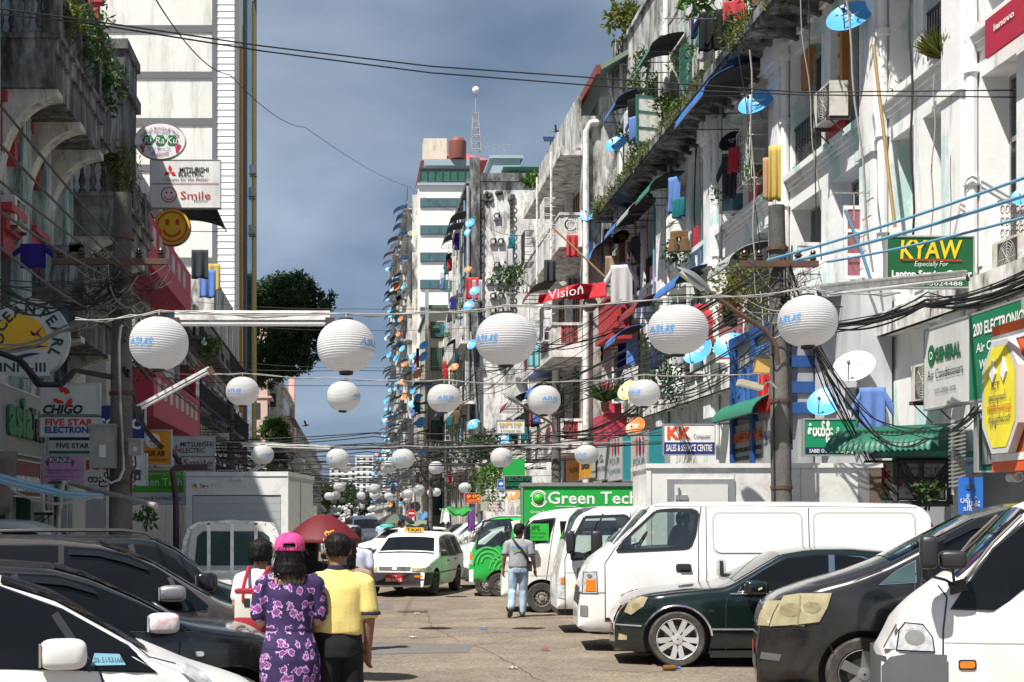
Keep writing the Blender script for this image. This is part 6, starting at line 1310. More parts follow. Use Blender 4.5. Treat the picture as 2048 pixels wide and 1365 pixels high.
q=MB();zc=-.06
def onumb(x,z):
 y=-math.sqrt(max(.001,(.44*max(.05,(1-min(.98,max(0,z)/.30))**.571))**2-x*x))*.975-.006;return(x,y,z)
for(x0,z0),(x1,z1),w_ in(((.02,.10),(.12,.13),.012),((.02,.10),(.05,.06),.012),((.05,.06),(.11,.07),.012),((.12,.13),(.11,.07),.012),((.06,.10),(.08,.07),.014),((.03,.12),(.09,.11),.012)):
 k=6;vs=[]
 for i in range(k+1):
  x,z=x0+(x1-x0)*i/k,z0+(z1-z0)*i/k;vs+=[onumb(x,z-w_/2),onumb(x,z+w_/2)]
 q.add(vs,[(2*i,2*i+2,2*i+3,2*i+1)for i in range(k)])
for x0 in np.arange(.0,.20,.028):
 z0=.018+.12*(x0-.0)*.3;q.add([onumb(x0,z0),onumb(x0+.015,z0+.004),onumb(x0+.018,z0+.034),onumb(x0+.004,z0+.03)],[(0,1,2,3)])
q.build('gold_emblem',pm('gold_print',(.60,.30,.03),rough=.5),u);u.rotation_euler=(0,0,0)
# ---- distant people
simple_person('man in a light blue shirt standing under the turquoise umbrella',763,66,math.pi,1.68,BLUSH,NAVY,SKIN,vox=.03);simple_person('dark dressed person beside the man under the turquoise umbrella',744,70,1.2,1.7,NAVY,NAVY,SKIN,vox=.03);simple_person('woman in black patterned top next to the turquoise umbrella',777,65,2.6,1.6,BLKTR,BLKTR,SKIN,True,vox=.03)
simple_person('man in a white shirt behind the taxi roof',803,46,-1.4,1.72,WHT,NAVY,SKIN,vox=.025);simple_person('vendor in white sitting low beside the taxi',772,58,2.8,1.3,WHT,NAVY,SKIN,vox=.03)
c=P(774,1055,63);umbrella('small turquoise umbrella far along the road',(c.x,63,c.z),.36,.25,[pm('turquoise_umbrella_cloth',(.10,.52,.50),rough=.6,trans=.4)],-.6)
c=P(792,1042,56);umbrella('big dark street stall umbrella with green, black and maroon panels',(c.x,56,c.z-.1),.85,.38,[pm('umbrella_black',(.012,.013,.018),rough=.7),pm('umbrella_green',(.07,.10,.06),rough=.7),pm('umbrella_navy',(.01,.012,.03),rough=.7),pm('umbrella_maroon',(.09,.03,.04),rough=.7)],-1.5)
# ------------------------------------------------------------------ paper lanterns on wires across the road
LANT=bpy.data.materials.new('white_lantern_cloth');LANT.use_nodes=True
_n=LANT.node_tree.nodes;_l=LANT.node_tree.links;_b=_n['Principled BSDF'];_b.inputs['Roughness'].default_value=.75;_b.inputs['Base Color'].default_value=(.80,.80,.80,1)
_tc=_n.new('ShaderNodeTexCoord');_sp=_n.new('ShaderNodeSeparateXYZ');_l.new(_tc.outputs['Object'],_sp.inputs[0]);_at=_n.new('ShaderNodeMath');_at.operation='ARCTAN2';_l.new(_sp.outputs[1],_at.inputs[0]);_l.new(_sp.outputs[0],_at.inputs[1])
_sn=_n.new('ShaderNodeMath');_sn.operation='MULTIPLY';_sn.inputs[1].default_value=4/math.pi;_l.new(_at.outputs[0],_sn.inputs[0]);_fl=_n.new('ShaderNodeMath');_fl.operation='FLOOR';_l.new(_sn.outputs[0],_fl.inputs[0]);_wn=_n.new('ShaderNodeTexWhiteNoise');_wn.noise_dimensions='1D';_l.new(_fl.outputs[0],_wn.inputs['W'])
_mr=_n.new('ShaderNodeMapRange');_mr.inputs[3].default_value=.62;_mr.inputs[4].default_value=.80;_l.new(_wn.outputs[0],_mr.inputs[0]);_cc=_n.new('ShaderNodeCombineColor')
for i in range(3):_l.new(_mr.outputs[0],_cc.inputs[i])
_l.new(_cc.outputs[0],_b.inputs['Base Color'])
_t=_n.new('ShaderNodeBsdfTranslucent');_t.inputs[0].default_value=(.78,.78,.79,1);_ms=_n.new('ShaderNodeMixShader');_ms.inputs[0].default_value=.45;_l.new(_b.outputs[0],_ms.inputs[1]);_l.new(_t.outputs[0],_ms.inputs[2]);_l.new(_ms.outputs[0],_n['Material Output'].inputs[0])
LR,LH2=.25,.218
def lr(t):
 return LR*max(0.0,1-abs(t)**2.25)**.5
def lantern_meshes(nr,na):
 q=MB();pr=[]
 for i in range(nr):
  for k in(0,.35,.65,1)if nr>12 else(0,.5,1):
   t=-1+.035+(1.93)*(i+k)/nr;dip=.0045*math.sin(math.pi*k)if nr>12 else 0;r=max(.055,lr(t)-dip);pr.append((r,t*LH2))
 q.lathe(pr,na);sh=q.mesh('shade',LANT,60)
 q=MB();q.lathe([(.050,LH2*.93),(.064,LH2*.93),(.064,LH2*1.04),(.05,LH2*1.04),(.05,LH2*.93)],18);top_=q.mesh('top_ring',BLACKPL)
 q=MB();q.lathe([(.052,-LH2*1.06),(.060,-LH2*1.06),(.060,-LH2*.93),(.052,-LH2*.93),(.01,-LH2*.97)],18);bot_=q.mesh('bottom_ring',BLACKPL)
 q=MB()
 for base in(0,):
  for s,zz,h,w_,bo in(('/ISUS',.0,.052,.255,.018),('IN SEARCH OF INCREDIBLE',-.052,.017,.235,.0)):
   vs,fs,wd=textgeo('ASUS' if s[0]=='/' else s,False,.18 if s[0]=='/' else .1,bo)
   bm=bmesh.new();vv=[bm.verts.new((v[0]*w_/wd-w_/2,(v[1]-.35)*h/.7+zz,0))for v in vs]
   for f in fs:
    try:bm.faces.new([vv[i]for i in f])
    except ValueError:pass
   bmesh.ops.subdivide_edges(bm,edges=[e for e in bm.edges if e.calc_length()>.03],cuts=2);bm.verts.index_update()
   out=[]
   for v in bm.verts:
    x,z=v.co.x,v.co.y;t=max(-.95,min(.95,z/LH2));r=lr(t)+.004;a=base-math.pi/2+x/LR;out.append((r*math.cos(a),r*math.sin(a),z))
   q.add(out,[tuple(v.index for v in f.verts)for f in bm.faces]);bm.free()
 lg=q.mesh('lantern_logo',pm('lantern_blue_print',(.06,.30,.72),rough=.6));return sh,top_,bot_,lg
LHI=lantern_meshes(22,48);LLO=lantern_meshes(9,20)
pos_w=['leftmost','second from the left','middle','second from the right','rightmost']
def lantern(x,y,D,ang,label,group,hi=True,tilt=0.):
 c=P(x,y,D);t=thing('paper_lantern',label,'lantern',c,math.radians(ang),group);t.rotation_euler[1]=tilt+rng.uniform(-.07,.07);t.rotation_euler[0]=rng.uniform(-.05,.05);k_=rng.uniform(.96,1.04);t.scale=(k_,k_,rng.uniform(.95,1.05))
 sh,tp,bt,lg=LHI if hi else LLO;inst('shade',sh,t);inst('top_ring',tp,t);inst('bottom_ring',bt,t);inst('lantern_logo',lg,t);inst('lantern_logo',lg,t,(0,0,0),(0,0,math.pi));return c
def wirething(name,label,cat,pts_list,r,m,group=None,n=5):
 q=MB()
 for pts in pts_list:q.tube(pts,r,n,caps=False)
 o=q.build(name,m);return tag(o,label,cat,group)
LAMP_ROWS=[(12.1,[(318,687,-33),(692,693,56),(1012,679,-50),(1356,660,-48),(1615,643,-58)],'nearest',(150,640),(1800,585)),
(21.9,[(485,783,-30),(687,793,62),(888,797,2),(1088,801,14),(1288,787,-52)],'second nearest',(330,745),(1560,745)),
(31.5,[(525,910,24),(675,918,-55),(806,918,-14),(1003,916,42),(1173,910,-40)],'third nearest',(380,880),(1300,880))]
for D,ls,nm,a,b in LAMP_ROWS:
 tops=[]
 for i,(x,y,an)in enumerate(ls):
  c=lantern(x,y,D,an,'white paper lantern with blue letters, %s of the %s row'%(pos_w[i],nm),'white paper lanterns strung over the road',True,rng.uniform(-.05,.05));tops.append(c+Vector((0,0,LH2*1.02)))
 pts=[P(a[0],a[1],D)]
 for t in tops:pts.append(t+Vector((0,.02,.055)))
 pts.append(P(b[0],b[1],D));full=[]
 for p0,p1 in zip(pts[:-1],pts[1:]):full+=sag(p0,p1,.03,6)[:-1]
 full.append(pts[-1]);q2=[p+Vector((.02*math.sin(i*.9),.015,.02*math.cos(i*1.7)))for i,p in enumerate(full)]
 wirething('lantern_wire','pale twisted wire carrying the %s row of lanterns'%nm,'wire',[full,q2]+[[t,t+Vector((0,.02,.06))]for t in tops],.006,CABLEG)
FAR=[(597,928,29),(690,934,26),(776,935,30),(872,936,29),(964,931,28),(679,974,24),(749,978,24),(838,980,24),(930,976,25),(615,975,14),(658,993,18),(672,991,19),(722,992,18),(729,990,14),(749,991,20),(777,993,17),(816,988,20),(808,990,16),(814,1000,15),(862,986,16),(872,985,20),
(628,999,12),(640,999,12),(668,1003,13),(685,1001,13),(714,1004,13),(727,1004,13),(758,1002,14),(769,1001,13),(633,1018,10),(647,1020,10),(670,1019,10),(679.5,1021,10.5),(691.5,1019,10),(711,1020,12),(715,1017,8),(744,1017,11.5),(688.5,1031,8.6),(683,1033,7),(696,1037,8.6),(705,1038.5,7.6),(711,1033,11),(717.6,1036,9.5),(726,1035,8.6),(735,1032,8.6),(738.5,1029.5,7),(724.6,1039,7.6)]
FAR+=[(rng.uniform(636,748),rng.uniform(1008,1031),rng.choice([9.5,8.5,7.5,7,10.5]))for i in range(34)]
rows={}
for x,y,d in FAR:rows.setdefault(min([29,25,19,13,10,8],key=lambda k:abs(k-d)),[]).append((x,y,d))
names={29:'fourth',25:'fifth',19:'sixth',13:'seventh',10:'eighth',8:'last'}
for k,ls in rows.items():
 ls.sort();D0=None
 for i,(x,y,d)in enumerate(ls):
  D=LR*2*FPX/d;lab='white paper lantern number %d from the left in the %s row'%(i+1,names[k])if k>18 else('small white paper lantern far along the road' if k>9 else 'tiny white paper lantern at the far end of the road')
  if k>18:lab='white paper lantern in the %s row, %s from the left'%(names[k],['first','second','third','fourth','fifth','sixth','seventh','eighth','ninth','tenth','eleventh'][i])
  lantern(x,y,D,rng.choice([-40,-20,0,15,40,70]),lab,'white paper lanterns strung over the road' if k>18 else 'small white lanterns far along the road',k>27)
 Dm=LR*2*FPX/k;ym=sum(y for x,y,d in ls)/len(ls)-k*.52;a=P(VX,ym,Dm);wirething('lantern_wire','thin wire carrying the %s row of lanterns'%names[k],'wire',[sag((-6.5,Dm,a.z+.1),(8.6,Dm,a.z+.1),.12)],.009,CABLE)
 # ------------------------------------------------------------------ signs
MY=pm('sign_frame_alu',(.45,.46,.46),rough=.4,metal=.5,var=.1)
def sign(name,label,rect,D,bg,texts=(),frame=MY,depth=.10,shapes=(),zones=(),post=None,lit=False):
 """board facing the street end where the camera stands; rect and texts in photo columns / rows at depth D"""
 x0,y0,x1,y1=rect;a=P(x0,y1,D);b=P(x1,y0,D);s=FPX/D
 t=thing(name,label,'sign',((a.x+b.x)/2,D,a.z));ox,oz=(a.x+b.x)/2,a.z
 q=MB();q.box(a.x-ox,b.x-ox,0,depth,0,b.z-oz);q.build('panel',bg,t)
 if frame:
  f=.022;q=MB();W_,H_=b.x-a.x,b.z-a.z
  for u0,u1,z0,z1 in((-W_/2-f,W_/2+f,-f,0),(-W_/2-f,W_/2+f,H_,H_+f),(-W_/2-f,-W_/2,0,H_),(W_/2,W_/2+f,0,H_)):q.box(u0,u1,-.012,depth+.01,z0,z1)
  q.build('sign_frame',frame,t)
 def L(x,y,d):p=P(x,y,D);return Vector((p.x-ox,-d,p.z-oz))
 for k,(zr,m)in enumerate(zones):
  q=MB();u,v=L(zr[0],zr[3],0),L(zr[2],zr[1],0);q.box(u.x,v.x,-.006-.002*k,-.001-.001*k,u.z,v.z);q.build('colour_band',m,t)
 mats=[];q=MB()
 def mi(m):
  if m not in mats:mats.append(m)
  return mats.index(m)
 for tx in texts:
  st,cx,cy,h,m=tx[:5];o=tx[5]if len(tx)>5 else{}
  o=dict(o);o['w']=o.get('w',0)/s if o.get('w')else None
  q.text(st,L(cx,cy,.013+.001*len(mats)),UX,UZ,h/s,mi(m),**o)
 for sh in shapes:sh(q,L,s,mi)
 if q.f:q.build('lettering',mats,t)
 return t
WH,RD,BK,BL,GN=flat(240,240,238),flat(200,35,35),flat(20,20,22),flat(25,70,160),flat(10,110,70)
def shape_poly(pts,m):return lambda q,L,s,mi:q.poly([L(x,y,.016)for x,y in pts],mi(m))
def shape_disc(cx,cy,r,m,d=.015,ry=None):return lambda q,L,s,mi:q.disc(L(cx,cy,d),UX,UZ,r/s,(ry or r)/s,36,mi(m))
def shape_ring(cx,cy,r0,r1,m,d=.017,sy=1.,a0=0.,a1=2*math.pi):return lambda q,L,s,mi:q.ell_ring(L(cx,cy,d),UX,UZ,r0/s,r1/s,40,mi(m),sy,a0,a1)
def diamonds(cx,cy,k,m):
 """three red diamonds meeting in the middle"""
 o=[]
 for a in(90,210,330):
  ca,sa=math.cos(math.radians(a)),math.sin(math.radians(a));px_,py=-sa,ca
  o.append(shape_poly([(cx,cy),(cx+(ca*.5+px_*.29)*k,cy-(sa*.5+py*.29)*k),(cx+ca*k,cy-sa*k),(cx+(ca*.5-px_*.29)*k,cy-(sa*.5-py*.29)*k)],m))
 return o
def arc_text(body,cx,cy,r,a_mid,h,m,step=1.0,inside=False,ry=None,bold=0):
 """letters set round an arc; a_mid degrees measured from +x, counter clockwise"""
 def f(q,L,s,mi):
  wds=[textgeo(c,False,0,bold)[2]*h/.7+h*.22 if c!=' ' else h*.45 for c in body];tot=sum(wds);run=-tot/2
  for c,w_ in zip(body,wds):
   mid=run+w_/2;run+=w_;sg=1 if inside else-1;a=math.radians(a_mid)+sg*mid/r*step
   x,y=cx+r*math.cos(a),cy-(ry or r)*math.sin(a);tang=Vector((-math.sin(a)*sg,0,math.cos(a)*sg));up=Vector((math.cos(a),0,math.sin(a)))*(-1 if inside else 1)
   if c!=' ':q.text(c,L(x,y,.018),tang,up,h/s,mi(m),bold=bold)
 return f
def hexes(cx,cy,r,gap,m,words,mt):
 fs=[]
 for i,w_ in enumerate(words):
  x=cx+(i-1)*gap;fs.append(shape_poly([(x+r*math.cos(math.radians(60*k)),cy-r*.92*math.sin(math.radians(60*k)))for k in range(6)],m))
  fs.append(lambda q,L,s,mi,x=x,w_=w_:q.text(w_,L(x,cy,.019),UX,UZ,r*1.05/s,mi(mt),shear=.15))
 return fs
def handshape(cx,cy,k,m,flip=1):return[shape_poly([(cx+flip*x*k,cy-y*k)for x,y in((-.2,-1),(.2,-1),(.35,-.4),(.9,.5),(.75,.6),(.3,.1),(.5,.9),(.35,.95),(.1,.2),(.1,1),(-.05,1),(-.12,.1),(-.35,.6),(-.45,.5),(-.3,-.3))],m)]
def round_sign(name,label,cx,cy,rx,ry,D,bg,depth,rim,texts=(),shapes=()):
 c=P(cx,cy,D);s=FPX/D;t=thing(name,label,'sign',c);q=MB();q.lathe([(.01,0),(rx/s,0),(rx/s,depth),(.01,depth)],48,(0,0,0),'y',sy=ry/rx);q.build('panel',bg,t)
 q=MB();q.lathe([(rx/s*1.0,-.01),(rx/s*1.025,-.01),(rx/s*1.025,depth+.01),(rx/s,depth+.01),(rx/s,-.01)],48,(0,0,0),'y',sy=ry/rx);q.build('sign_rim',rim,t)
 mats=[];q=MB()
 def mi(m):
  if m not in mats:mats.append(m)
  return mats.index(m)
 L=lambda x,y,d:Vector(((x-cx)/s,-d,(cy-y)/s))
 for sh in shapes:sh(q,L,s,mi)
 for tx in texts:o=dict(tx[5])if len(tx)>5 else{};o['w']=o['w']/s if o.get('w')else None;q.text(tx[0],L(tx[1],tx[2],.02),UX,UZ,tx[3]/s,mi(tx[4]),**o)
 q.build('lettering',mats,t);return t
 # left side -----------------------------------------------------------
DKG=flat(20,60,50);NVY=flat(25,35,90)
def wave(y0,amp,th,m,x0=-14,x1=96,d=.019):
 def f(q,L,s,mi):
  n=24;vs=[]
  for i in range(n+1):
   x=x0+(x1-x0)*i/n;y=y0+amp*math.sin(i/n*5.2+.6)+(i/n-.5)**2*-14;w_=th*math.sin(math.pi*min(1,max(.03,i/n)))
   vs+=[L(x,y-w_/2,d),L(x,y+w_/2,d)]
  q.add(vs,[(2*i,2*i+1,2*i+3,2*i+2)for i in range(n)],mi(m))
 return f
round_sign('round_inn_sign','big round inn sign with yellow sun, swallow and blue waves',57,677,78,78,24,flat(200,205,205),.22,STEEL,[('INN-III',46,735,18,DKG,{'w':92,'bold':.02})],
[shape_disc(40,688,57,flat(240,185,30),.014,58),shape_poly([(-20,702),(100,698),(100,752),(-20,752)],flat(200,205,205)),wave(700,5,9,NVY,-18,98),wave(714,4,8,NVY,4,84),arc_text('OCEAN PEARL',57,677,59,78,21,DKG,1.0,bold=.03),
shape_poly([(60,660),(70,668),(86,653),(77,668),(86,677),(74,672),(64,672)],flat(110,25,60)),shape_poly([(62,661),(69,668),(68,672),(63,671)],WH)])
sign('shop_sign','white shop sign with red swirl and slanted black letters CHIGO',(82,769,198,832),25.2,flat(205,207,205),[('CHIGO',126,819,17,BK,{'w':80,'shear':.22,'bold':.04})],shapes=[shape_ring(126,790,5,15,RD,.016,1,.2,2.2),shape_ring(120,797,5,14,RD,.017,.8,3.2,5.4),shape_ring(132,803,4,13,RD,.018,.8,4.6,7.0)],zones=[((82,829,198,832),GN)])
sign('shop_sign','white shop sign FIVE STAR ELECTRONICS in red and blue below the CHIGO sign',(82,834,198,872),25.2,flat(210,212,210),[('FIVE STAR',139,845,13,RD,{'w':96,'bold':.03}),('ELECTRONICS',146,860,12,BL,{'w':112,'bold':.04})])
sign('shop_sign','narrow white sign FIVE STAR with navy top strip and green base',(98,875,232,908),25.8,flat(215,217,215),[('FIVE STAR',146,892,10,BK,{'w':66,'bold':.02})],zones=[((98,875,232,881),NVY),((98,902,232,908),GN)])
sign('shop_sign','blue shop sign SONIC half hidden by the left pole',(198,812,289,878),26.5,flat(30,55,130),[('SONIC',240,848,20,WH,{'w':84,'bold':.04})])
sign('shop_sign','orange airline agent sign with round white bird emblem',(289,862,341,929),28,flat(235,155,20),[('NOK AIR',310,907,11,BK,{'w':42,'bold':.03}),('AUTHORIZED AGENT',313,920,5,BK,{'w':46}),('nok',306,892,5,flat(220,130,20))],shapes=[shape_disc(306,882,15,WH,.014),shape_poly([(298,885),(304,874),(315,881),(315,886)],flat(225,130,20))])
sign('shop_sign','lower white sign with red diamonds reading MITSUBISHI ELECTRIC beside the orange sign',(345,874,428,913),34,flat(205,207,205),[('MITSUBISHI',393,889,9.5,BK,{'w':64,'bold':.01}),('ELECTRIC',386,901,9.5,BK,{'w':50,'bold':.01})],shapes=diamonds(353,899,9,RD))
sign('shop_sign','white sign with dark red Smile Electronic lettering above the box lorry',(365,914,428,946),34,flat(210,208,206),[('Smile',396,926,14,flat(130,30,35),{'w':58}),('Electronic',405,939,5.5,flat(130,30,35),{'w':40,'bold':.02})])
PUR=flat(176,140,176);MAG=flat(150,20,70)
sign('massage_banner','pale purple cloth banner with three green hexagons and red hands',(84,911,166,969),24.6,PUR,[('ပြန်မာအနှိပ်ဆရာမများ',125,940,5,MAG,{'w':70}),('日本式マッサージ',122,947,5,flat(90,60,120),{'w':52}),('Japan-Myanmar Physiotherapy',119,953,4,MAG,{'w':62}),('Massage Room',118,959,4,MAG,{'w':32})],frame=None,depth=.02,
shapes=hexes(119,920,7.5,15,flat(15,90,70),('Ri','Ra','Ku'),WH)+handshape(96,926,7,MAG,-1)+handshape(145,926,7,MAG)+[shape_poly([(95,966),(103,962),(125,963),(125,968),(103,969)],flat(10,75,60))])
sign('shop_sign','white sign with red capitals over black round Burmese letters behind the pole',(168,909,292,970),26.2,flat(222,224,224),[('MANISS',220,930,18,flat(215,60,25),{'w':96,'bold':.05}),('တည်ရှိသည်',224,958,14,BK,{'w':96,'bold':.02})])
GRT=flat(80,185,40)
sign('green_shop_sign','green and white service centre sign on the left behind the grey pole',(254,936,371,1008),28.5,flat(225,228,225),[('Technology Engineering Co., Ltd.',306,947,6,flat(220,240,215),{'w':116}),('Green Tech',316,964,15,WH,{'w':96}),('Your Reliable Partner',338,975,4,flat(30,90,20),{'w':44}),('Showroom & Service Center',312,996,8.5,BK,{'w':104})],zones=[((258,941,367,985),GRT)],shapes=[shape_ring(262,968,8,10,WH,.02)])
round_sign('oval_massage_sign','white oval massage studio sign with green hexagons and red hands',320,282,50,36,41,flat(238,238,240),.2,STEEL,[('マッサージ',318,299,9,NVY,{'w':46}),('မျက်နှာပြုပြင်',318,264,5,flat(60,70,140),{'w':44})],
hexes(320,281,12.5,24,flat(15,110,60),('Ri','Ra','Ku'),WH)+handshape(286,296,10,flat(190,25,80),-1)+handshape(354,296,10,flat(190,25,80))+[arc_text('Studio of Beauty & Health',320,284,40,90,6,flat(160,30,60),.93,ry=28),arc_text('09-421577117',320,282,40,270,6,flat(160,30,60),.72,True,ry=28)])
sign('big_double_sign','large white board MITSUBISHI ELECTRIC over a red smiling face, high beside the tower',(301,321,440,415),45,flat(228,228,226),[('MITSUBISHI',388,340,9.5,BK,{'w':58,'bold':.02}),('ELECTRIC',382,349,8.5,BK,{'w':50,'bold':.02}),('Changes for the Better',371,359,6.5,flat(90,95,100),{'w':92,'shear':.25}),('Smile',391,391,16,flat(170,40,25),{'w':60}),('Electronic',402,402,5,BK,{'w':28})],depth=.25,zones=[((303,366,438,370),flat(190,160,165))],
shapes=diamonds(340,344,14,RD)+[shape_ring(338,390,14,16,flat(190,40,40)),shape_disc(333,386,2.2,flat(190,40,40),.018),shape_disc(343,386,2.2,flat(190,40,40),.018),shape_ring(338,391,8,9.8,flat(190,40,40),.018,1,math.pi*1.08,math.pi*1.92)])
round_sign('smiling_face_sign','round yellow sign with a red smiling face',344,454,36,36,44,flat(225,180,25),.25,BLACKPL,(),[shape_ring(344,454,28,31,flat(195,50,25)),shape_disc(335,445,4,flat(195,50,25),.018,7),shape_disc(355,445,4,flat(195,50,25),.018,7),shape_ring(344,456,15,19,flat(195,50,25),.018,1,math.pi*1.08,math.pi*1.92)])
sign('shop_sign','small white sign with black scribbled letters in front of the second pole',(429,868,456,885),40,flat(205,206,206),[('Royal',443,876,8,BK,{'w':22,'shear':.3})])
sign('purple_shop_sign','purple and orange shop board just above the box lorry',(436,942,484,955),33,flat(60,45,120),[('OPEN',460,949,6,flat(230,150,50),{'w':30})])
def facade_sign(name,label,X,xa,xb,y0,y1,bg,texts=(),side=-1,depth=.12,frame=MY,zones=(),shapes=(),ext=0.):
 """board in the plane X = const of a street front; xa, xb photo columns of its two ends, y0 / y1 the rows of top and bottom at column xa"""
 Da,Db=DX(xa,X),DX(xb,X);s=FPX/Da;zt,zb=HC+(VY-y0)/s,HC+(VY-y1)/s;n=1 if side<0 else-1;u=UY if side<0 else-UY
 d0,d1=min(Da,Db),max(Da,Db);ctr=(d0+d1)/2;wd=d1-d0;t=thing(name,label,'sign',(X,ctr,zb));H_=zt-zb
 q=MB();q.box(min(0,-n*depth),max(0,-n*depth),-wd/2,wd/2,0,H_);q.build('panel',bg,t)
 if frame:
  q=MB();f=.03
  for a,b,c,d in((-wd/2-f,wd/2+f,-f,0),(-wd/2-f,wd/2+f,H_,H_+f),(-wd/2-f,-wd/2,0,H_),(wd/2,wd/2+f,0,H_)):q.box(min(n*.012,-n*(depth+.01)),max(n*.012,-n*(depth+.01)),a,b,c,d)
  q.build('sign_frame',frame,t)
 for k,(a,b,c,d,m)in enumerate(zones):
  q=MB();xx=sorted((n*.001,n*(.007+.002*k)));ya,yb=sorted(((a-.5)*wd*u.y,(b-.5)*wd*u.y));q.box(xx[0],xx[1],ya,yb,c*H_,d*H_);q.build('colour_band',m,t)
 mats=[];q=MB()
 def mi(m):
  if m not in mats:mats.append(m)
  return mats.index(m)
 for tx in texts:
  st,fx,fz,h,m=tx[:5];o=dict(tx[5])if len(tx)>5 else{};o['w']=o['w']*wd if o.get('w')else None;ee=o.pop('e',ext);dd=o.pop('d',0)
  q.text(st,Vector((n*(.016+dd+.001*len(mats)+(.0 if not ee else .5*ee)),(fx-.5)*wd*u.y,fz*H_)),u,UZ,h*H_,mi(m),ext=ee,**o)
 Lf=lambda fx,fz,d=.014:Vector((n*d,(fx-.5)*wd*u.y,fz*H_))
 for sh in shapes:sh(q,Lf,u,H_,mi)
 if q.f:q.build('lettering',mats,t)
 return t
facade_sign('computer_shop_board','grey glass board with raised green and black letters asia tech',-5.9,-60,82,745,888,flat(150,155,155),[('asia',.63,.60,.62,flat(30,130,70),{'w':.36,'bold':.04,'e':.05}),('Tech',.90,.52,.50,BK,{'w':.22,'bold':.03,'e':.05})])
facade_sign('computer_shop_board','dim green board with black raised letters IT & MOBILE',-5.95,-60,80,893,955,flat(70,120,90),[('IT & MOBILE',.68,.5,.45,BK,{'w':.36,'bold':.03,'e':.03})])
facade_sign('lenovo_board','dark red shop board with raised white letters Lenovo',-5.9,-60,80,905,985,flat(120,35,45),[('Lenovo',.72,.45,.62,WH,{'w':.46,'bold':.03,'e':.05})])
# right side ----------------------------------------------------------
sign('laptop_service_sign','dark green sign with big yellow letters KYAW high on the right',(1775,475,1946,574),21.6,flat(10,95,50),[('KYAW',1862,499,36,flat(240,205,30),{'w':124,'bold':.02,'shear':.08}),('Especially For',1862,528,10,flat(210,230,215),{'w':68,'shear':.25}),('Laptop Service Center',1863,548,13,WH,{'w':160,'bold':.04}),('09-5024488',1878,568,8,WH,{'w':92})],shapes=[shape_poly([(1800,518),(1923,520),(1923,523),(1800,521)],RD)],depth=.12)
facade_sign('air_conditioner_board','large board half white and half green for air conditioners',8.7,1850,2044,663,819,flat(208,208,206),[('GENERAL',.27,.66,.155,flat(5,100,60),{'w':.29,'bold':.05}),('Air Conditioners',.24,.42,.125,BK,{'w':.40}),('FUJITSU GENERAL LIMITED',.245,.20,.055,BK,{'w':.24}),('200 ELECTRONICS',.80,.82,.14,WH,{'w':.50,'bold':.03,'align':'c'}),('Air Conditioner',.79,.60,.105,WH,{'w':.42,'bold':.02}),('Washing Machine',.83,.40,.105,WH,{'w':.44,'bold':.02}),('Sale & Service',.84,.20,.105,WH,{'w':.40,'bold':.02})],1,zones=[(.50,1.0,0,1,flat(10,125,85))],
shapes=[lambda q,L,u,H,mi:(q.disc(L(.085,.66),u,UZ,.13,.16,24,mi(flat(5,100,60))),q.ell_ring(L(.085,.66,.02),u,UZ,.04,.06,20,mi(WH)))])
oc=facade_sign('octagon_board','orange shop front board with a yellow octagon and Burmese lettering',8.25,1984,2110,655,945,flat(225,95,35),[('ICT',.24,.58,.05,NVY,{'d':.12,'w':.13}),('ပစ္စည်းများရောင်း',.27,.50,.045,NVY,{'d':.12,'w':.30}),('ဝန်ဆောင်မှုပေးသည်',.30,.43,.055,RD,{'d':.12,'w':.40}),('ကွန်ပျူတာစင်တာ',.30,.35,.05,NVY,{'d':.12,'w':.36})],1,depth=.25,frame=None,zones=[(0,1,.07,.12,WH),(0,1,.88,.93,WH)],
shapes=[lambda q,L,u,H,mi:(q.prism([L(.29+.30*x,.50+.38*z,.02)for x,z in((-.45,1),(.45,1),(1,.5),(1,-.5),(.45,-1),(-.45,-1),(-1,-.5),(-1,.5))],(-.10,0,0),mi(flat(205,205,205))),q.poly([L(.29+.26*x,.50+.34*z,.126)for x,z in((-.45,1),(.45,1),(1,.5),(1,-.5),(.45,-1),(-.45,-1),(-1,-.5),(-1,.5))],mi(flat(240,225,60))),q.prism([L(.2,.76,.13),L(.15,.66,.13),L(.2,.6,.13),L(.25,.66,.13)],(-.02,0,0),mi(WH)),q.prism([L(.38,.76,.13),L(.33,.66,.13),L(.38,.6,.13),L(.43,.66,.13)],(-.02,0,0),mi(WH)))])
sign('computer_sales_sign','white and blue sign with orange letters KK Computer',(1328,850,1429,909),31,flat(238,238,236),[('KK',1358,866,23,flat(230,90,30),{'w':48,'bold':.04}),('Computer',1404,873,10,NVY,{'w':34}),('SALES & SERVICE CENTRE',1378,896,13,WH,{'w':92,'bold':.02})],zones=[((1328,885,1429,909),flat(35,50,130))])
sign('photocopy_sign','green framed photocopy sign with outlined Burmese letters',(1609,840,1713,910),24.5,flat(10,140,95),[('စံပယ်ဦး',1640,862,20,WH,{'w':50,'bold':.05}),('မိတ္တူ',1689,868,14,flat(200,225,210),{'w':36,'bold':.03}),('SABEI OO Photocopying',1662,902,7,WH,{'w':88,'bold':.02})],zones=[((1611,895,1711,908),NVY)])
sign('copy_shop_poster','pale yellow copy shop panel with pink Burmese letters behind the lorry',(1735,924,1787,998),23,flat(215,215,165),[('သမိုး',1758,948,20,flat(215,40,90),{'w':44,'bold':.05}),('ကြိုး မိတ္တူ',1762,976,10,NVY,{'w':46}),('Photo Copy',1756,988,8,NVY,{'w':54,'bold':.02})],frame=BLACKPL)
